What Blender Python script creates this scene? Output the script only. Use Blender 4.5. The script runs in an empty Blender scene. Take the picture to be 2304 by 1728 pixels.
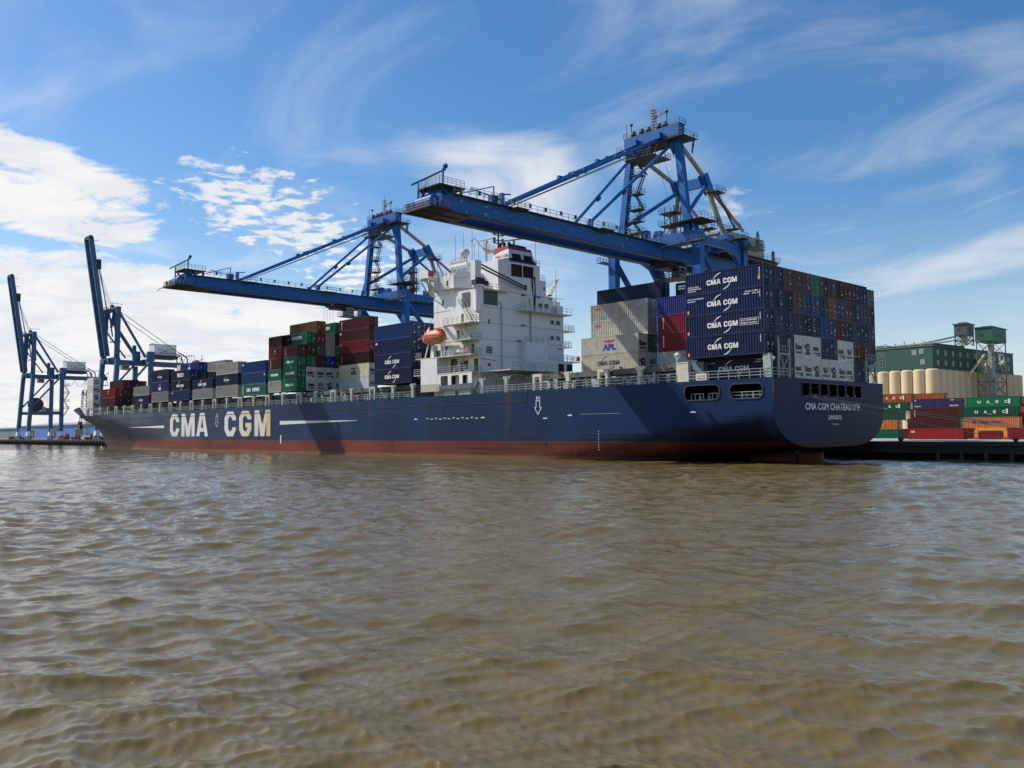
import bpy, bmesh, math, random
import numpy as np
from mathutils import Vector, Matrix
random.seed(7)
S = bpy.context.scene
COL = S.collection
R = math.radians

# ------------------------------------------------------------------ camera
CAM = (58.604, -100.59, 4.019)
YAW, PITCH, ROLL = 0.81046, 0.05757, -0.00457
_f = Vector((-math.sin(YAW)*math.cos(PITCH), math.cos(YAW)*math.cos(PITCH), math.sin(PITCH)))
_r = Vector((math.cos(YAW), math.sin(YAW), 0.0))
_u = _r.cross(_f)
_r2 = _r*math.cos(ROLL) + _u*math.sin(ROLL)
_u2 = -_r*math.sin(ROLL) + _u*math.cos(ROLL)
cd = bpy.data.cameras.new('camera')
cam = bpy.data.objects.new('camera', cd)
COL.objects.link(cam)
cam.matrix_world = Matrix(((_r2.x, _u2.x, -_f.x, CAM[0]), (_r2.y, _u2.y, -_f.y, CAM[1]),
                           (_r2.z, _u2.z, -_f.z, CAM[2]), (0, 0, 0, 1)))
cd.sensor_width = 36.0
cd.lens = 36.0*1969.4/2304.0
cd.clip_start = 0.5
cd.clip_end = 40000.0
S.camera = cam

# ------------------------------------------------------------------ light
SUN_TO = Vector((-0.91, -0.44, 1.0)).normalized()      # from the scene towards the sun
SUN_EL = math.asin(SUN_TO.z)
SUN_AZ = math.atan2(SUN_TO.x, SUN_TO.y)                # from +Y, clockwise
sl = bpy.data.lights.new('sun', 'SUN')
sl.energy = 4.9
sl.angle = R(0.53)
sl.color = (1.0, 0.955, 0.89)
sun = bpy.data.objects.new('sun', sl)
COL.objects.link(sun)
sun.rotation_euler = SUN_TO.to_track_quat('Z', 'Y').to_euler()
sun.location = (-60, -60, 120)

S.view_settings.view_transform = 'Standard'
S.view_settings.look = 'None'
S.view_settings.gamma = 1.0
S.view_settings.exposure = 0.0
try:
    S.cycles.use_denoising = True
    S.cycles.denoising_input_passes = 'RGB_ALBEDO_NORMAL'
    S.cycles.denoising_prefilter = 'ACCURATE'
    S.cycles.use_adaptive_sampling = False
    S.cycles.sample_clamp_direct = 5.0
    S.cycles.max_bounces = 6
    S.cycles.diffuse_bounces = 2
    S.cycles.glossy_bounces = 3
    S.cycles.transparent_max_bounces = 6
    S.cycles.caustics_reflective = False
    S.cycles.caustics_refractive = False
except Exception:
    pass

# ------------------------------------------------------------------ sky with clouds
def build_world():
    w = bpy.data.worlds.new("World")
    S.world = w
    w.use_nodes = True
    nt = w.node_tree
    nt.nodes.clear()
    N, L = nt.nodes, nt.links
    def math_(op, a, b=None, c=None, clamp=False):
        n = N.new('ShaderNodeMath'); n.operation = op; n.use_clamp = clamp
        for i, v in enumerate((a, b, c)):
            if v is None: continue
            if isinstance(v, (int, float)): n.inputs[i].default_value = v
            else: L.new(v, n.inputs[i])
        return n.outputs[0]
    def sstep(v, a, b, lo=0.0, hi=1.0):
        n = N.new('ShaderNodeMapRange'); n.interpolation_type = 'SMOOTHSTEP'
        L.new(v, n.inputs['Value'])
        n.inputs['From Min'].default_value = a; n.inputs['From Max'].default_value = b
        n.inputs['To Min'].default_value = lo; n.inputs['To Max'].default_value = hi
        return n.outputs[0]
    tc = N.new('ShaderNodeTexCoord')
    sep = N.new('ShaderNodeSeparateXYZ'); L.new(tc.outputs['Generated'], sep.inputs[0])
    dx, dy, dz = sep.outputs
    az = math_('ARCTAN2', dx, dy)
    el = math_('ARCSINE', dz)
    zz = math_('ADD', math_('MAXIMUM', dz, 0.0), 0.10)
    px = math_('DIVIDE', dx, zz); py = math_('DIVIDE', dy, zz)
    cmb = N.new('ShaderNodeCombineXYZ'); L.new(px, cmb.inputs[0]); L.new(py, cmb.inputs[1])
    flat = cmb.outputs[0]
    def noise(scale, detail=8, rough=0.6, vec=None, dist=0.0, off=0.0, stretch=None, rot=0.0):
        mp = N.new('ShaderNodeMapping')
        L.new(vec or flat, mp.inputs[0])
        mp.inputs['Location'].default_value = (off, off*0.7, off*0.3)
        mp.inputs['Rotation'].default_value = (0, 0, rot)
        mp.inputs['Scale'].default_value = stretch or (1, 1, 1)
        n = N.new('ShaderNodeTexNoise')
        n.inputs['Scale'].default_value = scale; n.inputs['Detail'].default_value = detail
        n.inputs['Roughness'].default_value = rough; n.inputs['Distortion'].default_value = dist
        L.new(mp.outputs[0], n.inputs['Vector'])
        return n.outputs['Fac']
    def mask(a0, e0, ra, re, tilt=0.0, hard=0.0):
        a = math_('SUBTRACT', az, R(a0)); e = math_('SUBTRACT', el, R(e0))
        c, s = math.cos(R(tilt)), math.sin(R(tilt))
        u = math_('ADD', math_('MULTIPLY', a, c), math_('MULTIPLY', e, s))
        v = math_('SUBTRACT', math_('MULTIPLY', e, c), math_('MULTIPLY', a, s))
        u = math_('DIVIDE', u, R(ra)); v = math_('DIVIDE', v, R(re))
        q = math_('SQRT', math_('ADD', math_('MULTIPLY', u, u), math_('MULTIPLY', v, v)))
        return sstep(q, 1.0, hard)
    def cloud(m, n, k, lo, hi, top):          # density from a mask and a noise
        return math_('MULTIPLY', sstep(math_('ADD', n, math_('MULTIPLY', math_('SUBTRACT', m, 1.0), k)), lo, hi), top)
    n_big = noise(2.2, 10, 0.62, dist=0.3)
    n_mid = noise(4.0, 10, 0.66, off=3.0, dist=0.4)
    n_cell = noise(13.0, 5, 0.55, off=9.0, dist=0.25)
    n_wisp = noise(1.3, 7, 0.55, off=5.0, stretch=(1.0, 1.5, 1), rot=R(20), dist=1.0)
    n_wisp2 = noise(3.0, 8, 0.6, off=15.0, stretch=(1.0, 3.2, 1), rot=R(-50), dist=0.6)
    dens = []
    #              az     el     ra    re
    dens.append(cloud(mask(-76.5, 14.5, 13.5, 4.6, -11, 0.40), n_mid, 0.60, 0.27, 0.45, 1.0))     # bright bank, left
    dens.append(cloud(mask(-62.0, 14.0, 11.8, 5.2, -14, 0.2), n_cell, 0.46, 0.38, 0.56, 0.97))   # flecked patch
    dens.append(cloud(mask(-56.5, 10.6, 9.5, 4.4, -6, 0.1), n_cell, 0.45, 0.38, 0.60, 0.95))      # flecks lower down
    dens.append(cloud(mask(-75.0, 5.0, 30.0, 7.3, -3, 0.70), n_mid, 0.75, 0.22, 0.46, 0.97))      # low bank
    dens.append(cloud(mask(-60.0, 4.0, 15.0, 7.6, -4, 0.45), n_mid, 0.6, 0.28, 0.52, 0.92))
    dens.append(cloud(mask(-46.5, 16.8, 13.5, 5.8, -14, 0.15), n_wisp, 0.46, 0.16, 0.66, 0.90))   # cirrus, middle
    dens.append(cloud(mask(-37.0, 17.6, 9.5, 4.4, -6, 0.0), n_wisp, 0.42, 0.12, 0.72, 0.75))
    dens.append(cloud(mask(-48.0, 10.0, 13.0, 9.0, 0, 0.1), n_wisp, 0.36, 0.20, 0.75, 0.60))
    dens.append(cloud(mask(-37.0, 22.6, 6.5, 2.6, -25, 0.0), n_wisp, 0.45, 0.40, 0.95, 0.18))
    dens.append(cloud(mask(-32.5, 14.3, 5.0, 3.2, 0, 0.0), n_cell, 0.45, 0.34, 0.66, 0.50))
    dens.append(cloud(mask(-17.5, 14.0, 6.0, 6.0, 0, 0.0), n_wisp, 0.40, 0.26, 0.80, 0.50))
    dens.append(cloud(mask(-20.0, 9.6, 14.0, 2.0, 9, 0.0), n_wisp, 0.30, 0.10, 0.65, 0.60))
    dens.append(cloud(mask(-25.5, 12.8, 4.0, 1.5, 12, 0.0), n_wisp2, 0.35, 0.30, 0.80, 0.25))
    dens.append(cloud(mask(-78.0, 27.5, 7.0, 3.0, 15, 0.0), n_wisp, 0.33, 0.20, 0.75, 0.50))
    d = dens[0]
    for e in dens[1:]:
        d = math_('MAXIMUM', d, e)
    # thin milky air near the horizon, and thicker clouds shaded a little at their base
    milk = sstep(el, R(16.0), R(-1.0), 0.0, 0.42)
    d = math_('MAXIMUM', d, milk)
    sky = N.new('ShaderNodeTexSky'); sky.sky_type = 'NISHITA'
    sky.sun_disc = False
    sky.sun_elevation = SUN_EL
    sky.sun_rotation = SUN_AZ
    sky.air_density = 1.0; sky.dust_density = 0.6; sky.ozone_density = 2.6
    hsv = N.new('ShaderNodeHueSaturation')
    hsv.inputs['Saturation'].default_value = 1.30
    hsv.inputs['Value'].default_value = 1.0
    L.new(sky.outputs[0], hsv.inputs['Color'])
    bg = N.new('ShaderNodeBackground'); bg.inputs['Strength'].default_value = 0.132
    L.new(hsv.outputs[0], bg.inputs['Color'])
    shade = N.new('ShaderNodeMix'); shade.data_type = 'RGBA'
    L.new(sstep(n_big, 0.35, 0.62), shade.inputs[0])
    shade.inputs[6].default_value = (0.82, 0.86, 0.92, 1); shade.inputs[7].default_value = (1.0, 0.99, 0.97, 1)
    cl = N.new('ShaderNodeBackground'); cl.inputs['Strength'].default_value = 0.95
    L.new(shade.outputs[2], cl.inputs['Color'])
    mix = N.new('ShaderNodeMixShader')
    L.new(d, mix.inputs[0]); L.new(bg.outputs[0], mix.inputs[1]); L.new(cl.outputs[0], mix.inputs[2])
    out = N.new('ShaderNodeOutputWorld'); L.new(mix.outputs[0], out.inputs[0])
build_world()

# ------------------------------------------------------------------ materials
MATS = {}
def paint(name, col, rough=0.5, metal=0.0, dirt=0.25, dirt_col=(0.05, 0.04, 0.03), scale=0.6, var=0.0,
          streak=0.0, streak_col=(0.10, 0.035, 0.015), bump=0.0, spec=0.5):
    """A worn paint: patchy tone, vertical streaks, slight unevenness."""
    if name in MATS: return MATS[name]
    m = bpy.data.materials.new(name); m.use_nodes = True
    nt = m.node_tree; N, L = nt.nodes, nt.links
    b = N['Principled BSDF']
    b.inputs['Roughness'].default_value = rough; b.inputs['Metallic'].default_value = metal
    b.inputs['Specular IOR Level'].default_value = spec
    tc = N.new('ShaderNodeTexCoord')
    geo = N.new('ShaderNodeNewGeometry')
    n1 = N.new('ShaderNodeTexNoise'); n1.inputs['Scale'].default_value = scale
    n1.inputs['Detail'].default_value = 7; n1.inputs['Roughness'].default_value = 0.65
    L.new(geo.outputs['Position'], n1.inputs['Vector'])
    rgb = N.new('ShaderNodeRGB'); rgb.outputs[0].default_value = (*col, 1)
    cur = rgb.outputs[0]
    if var > 0:
        oi = N.new('ShaderNodeObjectInfo')
        mr = N.new('ShaderNodeMapRange'); L.new(oi.outputs['Random'], mr.inputs[0])
        mr.inputs[3].default_value = 1-var; mr.inputs[4].default_value = 1+var
        hs = N.new('ShaderNodeHueSaturation'); L.new(cur, hs.inputs['Color']); L.new(mr.outputs[0], hs.inputs['Value'])
        mr2 = N.new('ShaderNodeMapRange'); L.new(oi.outputs['Random'], mr2.inputs[0])
        mr2.inputs[3].default_value = 0.9; mr2.inputs[4].default_value = 1.08
        L.new(mr2.outputs[0], hs.inputs['Saturation'])
        cur = hs.outputs[0]
    def mix(fac, colr):
        nonlocal cur
        mx = N.new('ShaderNodeMix'); mx.data_type = 'RGBA'
        L.new(fac, mx.inputs[0]); L.new(cur, mx.inputs[6]); mx.inputs[7].default_value = (*colr, 1)
        cur = mx.outputs[2]
    if dirt > 0:
        mr = N.new('ShaderNodeMapRange'); mr.interpolation_type = 'SMOOTHSTEP'
        L.new(n1.outputs[0], mr.inputs[0]); mr.inputs[1].default_value = 0.42; mr.inputs[2].default_value = 0.75
        mr.inputs[4].default_value = dirt
        mix(mr.outputs[0], dirt_col)
    if streak > 0:
        mp = N.new('ShaderNodeMapping'); mp.inputs['Scale'].default_value = (1.6, 1.6, 0.07)
        L.new(geo.outputs['Position'], mp.inputs[0])
        n2 = N.new('ShaderNodeTexNoise'); n2.inputs['Scale'].default_value = 1.0; n2.inputs['Detail'].default_value = 5
        n2.inputs['Roughness'].default_value = 0.7
        L.new(mp.outputs[0], n2.inputs['Vector'])
        mr = N.new('ShaderNodeMapRange'); mr.interpolation_type = 'SMOOTHSTEP'
        L.new(n2.outputs[0], mr.inputs[0]); mr.inputs[1].default_value = 0.56; mr.inputs[2].default_value = 0.78
        mr.inputs[4].default_value = streak
        mix(mr.outputs[0], streak_col)
    L.new(cur, b.inputs['Base Color'])
    if bump > 0:
        bp = N.new('ShaderNodeBump'); bp.inputs['Strength'].default_value = bump; bp.inputs['Distance'].default_value = 0.05
        L.new(n1.outputs[0], bp.inputs['Height']); L.new(bp.outputs[0], b.inputs['Normal'])
    MATS[name] = m
    return m

CB = dict(rough=0.5, dirt=0.40, scale=0.9, var=0.25, streak=0.5, spec=0.18)
CCOL = {
 'navy': (0.013, 0.024, 0.075), 'dark navy': (0.010, 0.016, 0.040), 'blue': (0.014, 0.045, 0.17),
 'bright blue': (0.012, 0.075, 0.32), 'royal blue': (0.025, 0.040, 0.22), 'steel blue': (0.022, 0.080, 0.17),
 'maroon': (0.095, 0.020, 0.018), 'dark maroon': (0.050, 0.014, 0.013), 'brown': (0.12, 0.040, 0.026),
 'rust': (0.26, 0.085, 0.035), 'green': (0.008, 0.19, 0.085), 'dark green': (0.008, 0.10, 0.055),
 'teal': (0.075, 0.23, 0.20), 'grey': (0.40, 0.39, 0.33), 'beige': (0.62, 0.53, 0.38), 'white': (0.74, 0.73, 0.68),
 'dark grey': (0.075, 0.085, 0.10), 'olive': (0.13, 0.085, 0.05), 'red': (0.33, 0.018, 0.020), 'crimson': (0.22, 0.02, 0.026),
 'orange': (0.72, 0.20, 0.02), 'terracotta': (0.36, 0.10, 0.045), 'purple navy': (0.055, 0.045, 0.13), 'pale grey': (0.50, 0.47, 0.39),
}
def cmat(c):
    return paint('container_' + c.replace(' ', '_'), CCOL[c], **CB)
M_WHITE = paint('white_paint', (0.80, 0.79, 0.76), 0.45, dirt=0.12, streak=0.16)
M_MARK = paint('white_marking', (0.82, 0.82, 0.80), 0.5, dirt=0.18, scale=2.0)
M_RMARK = paint('red_marking', (0.55, 0.03, 0.02), 0.5, dirt=0.1)
M_BMARK = paint('blue_marking', (0.02, 0.05, 0.28), 0.5, dirt=0.1)
M_KMARK = paint('black_marking', (0.02, 0.022, 0.03), 0.5, dirt=0.0)
M_YMARK = paint('yellow_placard', (0.75, 0.42, 0.03), 0.5, dirt=0.1)
M_ROD = paint('galvanised_rod', (0.16, 0.17, 0.19), 0.4, 0.5, dirt=0.3)
M_DARK = paint('dark_steel', (0.02, 0.021, 0.024), 0.6, dirt=0.2)
M_BLACK = paint('black_opening', (0.006, 0.006, 0.007), 0.8, dirt=0.0)
M_CRANE = paint('crane_blue', (0.010, 0.120, 0.385), 0.45, dirt=0.55, dirt_col=(0.010, 0.045, 0.14), scale=0.9, streak=0.35, streak_col=(0.10, 0.11, 0.13), spec=0.3)
M_CRANE2 = paint('crane_blue_pale', (0.042, 0.115, 0.235), 0.6, dirt=0.3, dirt_col=(0.03, 0.06, 0.12), streak=0.2)  # paler, greyer blue for the far cranes
M_GRATE = paint('walkway_grating', (0.055, 0.050, 0.042), 0.7, dirt=0.4, streak=0.0)
M_RAIL = paint('galvanised_rail', (0.34, 0.36, 0.36), 0.5, 0.3, dirt=0.3)
M_RAILB = paint('crane_rail_blue', (0.06, 0.14, 0.30), 0.5, dirt=0.3)
M_CABLE = paint('steel_cable', (0.05, 0.05, 0.055), 0.5, 0.3, dirt=0.2)
M_HOUSE = paint('machinery_house_grey', (0.34, 0.35, 0.33), 0.6, dirt=0.25, streak=0.25)
M_HOUSEW = paint('machinery_house_white', (0.80, 0.80, 0.80), 0.6, dirt=0.2, streak=0.15)
M_WORN = paint('worn_stay', (0.42, 0.37, 0.30), 0.6, dirt=0.85, dirt_col=(0.05, 0.06, 0.08), scale=1.6)
M_REDST = paint('red_primer_stay', (0.40, 0.14, 0.11), 0.6, dirt=0.7, dirt_col=(0.45, 0.45, 0.47), scale=0.7)
M_DECK = paint('ship_deck', (0.13, 0.16, 0.14), 0.7, dirt=0.5, scale=0.5)
M_PALEG = paint('pale_green_steel', (0.40, 0.46, 0.42), 0.55, dirt=0.45, dirt_col=(0.09, 0.07, 0.05), scale=1.4, streak=0.75)
M_CREAM = paint('cream_steel', (0.66, 0.62, 0.50), 0.55, dirt=0.3, dirt_col=(0.16, 0.11, 0.06), scale=1.2, streak=0.6)
M_COAM = paint('coaming_grey_green', (0.20, 0.25, 0.24), 0.6, dirt=0.6, dirt_col=(0.04, 0.04, 0.04), scale=1.0, streak=0.5)
M_RUSTY = paint('rusty_steel', (0.17, 0.085, 0.045), 0.8, dirt=0.6, dirt_col=(0.05, 0.03, 0.02), scale=2.0)
M_CONC = paint('concrete', (0.40, 0.36, 0.30), 0.85, dirt=0.4, scale=0.3, bump=0.2)
M_GLASS = paint('dark_window_glass', (0.012, 0.022, 0.04), 0.08, dirt=0.0)
M_GLASS2 = paint('bridge_window_glass', (0.32, 0.44, 0.47), 0.06, dirt=0.0)

KEEP = {'louvre_slat', 'marking', 'hull_mark', 'cladding_rib', 'number_column', 'emblem', 'placard', 'tier_seam', 'hull_text', 'foliage', 'boom_tie', 'trolley_rail', 'frame', 'funnel', 'hull', 'rub_strip', 'boat_window'}
# ------------------------------------------------------------------ mesh builder
class MB:
    def __init__(s, o=(0, 0, 0)):
        s.v = []; s.f = []; s.m = []; s.p = []; s.np = 0; s.o = Vector(o); s.mi = 0
    def _add(s, vs, fs):
        n = len(s.v); s.v += [tuple(Vector(p)) for p in vs]
        for f in fs:
            s.f.append(tuple(n+i for i in f)); s.m.append(s.mi); s.p.append(s.np)
        s.np += 1
        return s
    def box(s, x0, x1, y0, y1, z0, z1):
        return s._add([(x0, y0, z0), (x1, y0, z0), (x1, y1, z0), (x0, y1, z0), (x0, y0, z1), (x1, y0, z1), (x1, y1, z1), (x0, y1, z1)],
                      [(0, 3, 2, 1), (4, 5, 6, 7), (0, 1, 5, 4), (1, 2, 6, 5), (2, 3, 7, 6), (3, 0, 4, 7)])
    def beam(s, p, q, w, h=None, up=(0, 0, 1), w2=None, h2=None):
        p, q = Vector(p), Vector(q); h = h or w; w2 = w2 or w; h2 = h2 or h
        d = (q-p)
        if d.length < 1e-6: return s
        d.normalize(); u = Vector(up)
        if abs(d.dot(u)) > 0.98: u = Vector((0, 1, 0))
        a = d.cross(u).normalized(); b = a.cross(d).normalized()
        vs = []
        for c, ww, hh in ((p, w, h), (q, w2, h2)):
            for i, j in ((-1, -1), (1, -1), (1, 1), (-1, 1)):
                vs.append(c + a*(i*ww/2) + b*(j*hh/2))
        return s._add(vs, [(0, 1, 2, 3), (7, 6, 5, 4), (0, 4, 5, 1), (1, 5, 6, 2), (2, 6, 7, 3), (3, 7, 4, 0)])
    def tube(s, p, q, r, n=8, r2=None, caps=True):
        p, q = Vector(p), Vector(q); r2 = r if r2 is None else r2
        d = (q-p).normalized(); u = Vector((0, 0, 1)) if abs(d.z) < 0.95 else Vector((1, 0, 0))
        a = d.cross(u).normalized(); b = a.cross(d)
        vs = []
        for c, rr in ((p, r), (q, r2)):
            for i in range(n):
                t = 2*math.pi*i/n; vs.append(c + a*(rr*math.cos(t)) + b*(rr*math.sin(t)))
        fs = [(i, (i+1) % n, n+(i+1) % n, n+i) for i in range(n)]
        if caps: fs += [tuple(range(n-1, -1, -1)), tuple(range(n, 2*n))]
        return s._add(vs, fs)
    def path(s, pts, r, n=5):
        for a, b in zip(pts, pts[1:]): s.tube(a, b, r, n)
        return s
    def sphere(s, c, r, n=10, sz=1.0):
        c = Vector(c); vs = []; fs = []
        for i in range(n//2+1):
            t = math.pi*i/(n//2)
            for j in range(n):
                p = 2*math.pi*j/n
                vs.append(c + Vector((r*math.sin(t)*math.cos(p), r*math.sin(t)*math.sin(p), r*sz*math.cos(t))))
        for i in range(n//2):
            for j in range(n):
                fs.append((i*n+j, (i+1)*n+j, (i+1)*n+(j+1) % n, i*n+(j+1) % n))
        return s._add(vs, fs)
    def prism(s, poly, fn, a, b):
        """2D polygon extruded; fn(u, v, w) -> xyz."""
        n = len(poly)
        vs = [fn(u, v, a) for u, v in poly] + [fn(u, v, b) for u, v in poly]
        fs = [tuple(range(n)), tuple(range(2*n-1, n-1, -1))] + [(i, n+i, n+(i+1) % n, (i+1) % n) for i in range(n)]
        return s._add(vs, fs)
    def rail(s, pts, h=1.05, step=1.6, r=0.03, bars=2):
        for a, b in zip(pts, pts[1:]):
            a, b = Vector(a), Vector(b); L = (b-a).length
            n = max(1, int(round(L/step)))
            for i in range(n+1):
                p = a.lerp(b, i/n); s.beam(p, p+Vector((0, 0, h)), 2*r)
            for k in range(bars):
                z = h*(k+1)/bars
                s.beam(a+Vector((0, 0, z)), b+Vector((0, 0, z)), 2*r)
        return s
    def stairs(s, p, q, w=0.8, n=10):
        p, q = Vector(p), Vector(q); d = q-p; side = Vector((d.y, -d.x, 0))
        side = side.normalized()*w/2 if side.length > 1e-6 else Vector((w/2, 0, 0))
        for sg in (-1, 1):
            s.beam(p+side*sg, q+side*sg, 0.07, 0.22)
            s.beam(p+side*sg+Vector((0, 0, 1)), q+side*sg+Vector((0, 0, 1)), 0.05)
        for i in range(n):
            c = p.lerp(q, (i+0.5)/n); s.beam(c-side, c+side, 0.22, 0.05)
        return s
    def mesh(s, name, mats):
        me = bpy.data.meshes.new(name)
        o = s.o
        me.from_pydata([(x-o.x, y-o.y, z-o.z) for x, y, z in s.v], [], s.f)
        if not isinstance(mats, (list, tuple)): mats = [mats]
        for m in mats: me.materials.append(m)
        if len(mats) > 1: me.polygons.foreach_set('material_index', s.m)
        me.update()
        return me
    def clusters(s, tol=0.45):
        lo = np.full((s.np, 3), 1e9); hi = np.full((s.np, 3), -1e9); V = np.array(s.v)
        for f, p in zip(s.f, s.p):
            q = V[list(f)]; lo[p] = np.minimum(lo[p], q.min(0)); hi[p] = np.maximum(hi[p], q.max(0))
        lo -= tol/2; hi += tol/2; lab = np.full(s.np, -1); n = 0
        for i in range(s.np):
            if lab[i] >= 0: continue
            todo = [i]; lab[i] = n
            while todo:
                k = todo.pop()
                hit = (lab < 0) & np.all(lo <= hi[k], 1) & np.all(hi >= lo[k], 1)
                w = np.nonzero(hit)[0]; lab[w] = n; todo += list(w)
            n += 1
        return lab, n
    def build(s, name, mats, parent=None, loc=None, recalc=False):
        if parent is not None and s.np > 1 and name not in KEEP:
            lab, n = s.clusters()
            if 1 < n <= 60:
                first = None
                for c in range(n):
                    b = MB(s.o); mp = {}
                    for f, m_, p in zip(s.f, s.m, s.p):
                        if lab[p] != c: continue
                        for i in f:
                            if i not in mp: mp[i] = len(b.v); b.v.append(s.v[i])
                        b.f.append(tuple(mp[i] for i in f)); b.m.append(m_)
                    me = b.mesh(name, mats)
                    if recalc: fixn(me)
                    o = link(name, me, parent, loc)
                    first = first or o
                return first
        me = s.mesh(name, mats)
        if recalc: fixn(me)
        return link(name, me, parent, loc)
def fixn(me):
    bm = bmesh.new(); bm.from_mesh(me); bmesh.ops.recalc_face_normals(bm, faces=bm.faces); bm.to_mesh(me); bm.free()
def smooth(o, ang=35):
    me = o.data
    me.polygons.foreach_set('use_smooth', [True]*len(me.polygons))
    try: me.set_sharp_from_angle(angle=R(ang))
    except Exception: pass
    return o
def link(name, me, parent=None, loc=None, rot=None):
    o = bpy.data.objects.new(name, me); COL.objects.link(o)
    if parent is not None: o.parent = parent
    if loc is not None: o.location = loc
    if rot is not None: o.rotation_euler = rot
    return o
def tag(o, label, cat, group=None, kind=None):
    o['label'] = label; o['category'] = cat
    if group: o['group'] = group
    if kind: o['kind'] = kind
    return o
def empty(name, loc=(0, 0, 0), rot=(0, 0, 0)):
    o = bpy.data.objects.new(name, None); COL.objects.link(o); o.location = loc; o.rotation_euler = rot
    o.empty_display_size = 1.0
    return o
def kids(o): return [c for c in COL.objects if c.parent == o]
def copy_tree(o, parent=None):
    c = o.copy(); COL.objects.link(c)
    if parent is not None: c.parent = parent
    for ch in kids(o): copy_tree(ch, c)
    return c
_txt = {}
def text_mesh(txt, w, h, bold=0.012, depth=0.012, mat=None):
    """Lettering as a mesh in XZ facing -Y, lower left corner at the origin, stretched to w x h."""
    key = (txt, round(w, 3), round(h, 3), bold, mat.name)
    if key in _txt: return _txt[key]
    cu = bpy.data.curves.new('lettering', 'FONT'); cu.body = txt; cu.size = 1.0
    cu.offset = bold; cu.extrude = 0.0; cu.resolution_u = 2
    to = bpy.data.objects.new('lettering', cu); COL.objects.link(to)
    bpy.context.view_layer.update()
    me = bpy.data.meshes.new_from_object(to.evaluated_get(bpy.context.evaluated_depsgraph_get()))
    bpy.data.objects.remove(to); bpy.data.curves.remove(cu)
    n = len(me.vertices); co = np.empty(n*3); me.vertices.foreach_get('co', co); co = co.reshape(-1, 3)
    mn, mx = co.min(0), co.max(0)
    out = np.zeros_like(co)
    out[:, 0] = (co[:, 0]-mn[0])/(mx[0]-mn[0])*w
    out[:, 2] = (co[:, 1]-mn[1])/(mx[1]-mn[1])*h
    out[:, 1] = -depth
    me.vertices.foreach_set('co', out.ravel()); me.materials.clear(); me.materials.append(mat); me.update()
    _txt[key] = me
    return me
def poly_panel(outer, holes, fn, mat, thick=0.0):
    """Flat plate with holes; outlines are lists of (u, v); fn(u, v, w) -> xyz."""
    cu = bpy.data.curves.new('plate', 'CURVE'); cu.dimensions = '2D'; cu.fill_mode = 'BOTH'; cu.extrude = thick/2
    for loop in [outer]+holes:
        sp = cu.splines.new('POLY'); sp.points.add(len(loop)-1)
        for p, (u, v) in zip(sp.points, loop): p.co = (u, v, 0, 1)
        sp.use_cyclic_u = True
    to = bpy.data.objects.new('plate', cu); COL.objects.link(to)
    bpy.context.view_layer.update()
    me = bpy.data.meshes.new_from_object(to.evaluated_get(bpy.context.evaluated_depsgraph_get()))
    bpy.data.objects.remove(to); bpy.data.curves.remove(cu)
    for v in me.vertices: v.co = fn(v.co.x, v.co.y, v.co.z)
    me.materials.clear(); me.materials.append(mat); me.update()
    return me
def rrect(u0, u1, v0, v1, r, n=5):
    pts = []
    for cx, cy, a0 in ((u1-r, v0+r, -90), (u1-r, v1-r, 0), (u0+r, v1-r, 90), (u0+r, v0+r, 180)):
        for i in range(n+1):
            a = R(a0+90*i/n); pts.append((cx+r*math.cos(a), cy+r*math.sin(a)))
    return pts

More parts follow.
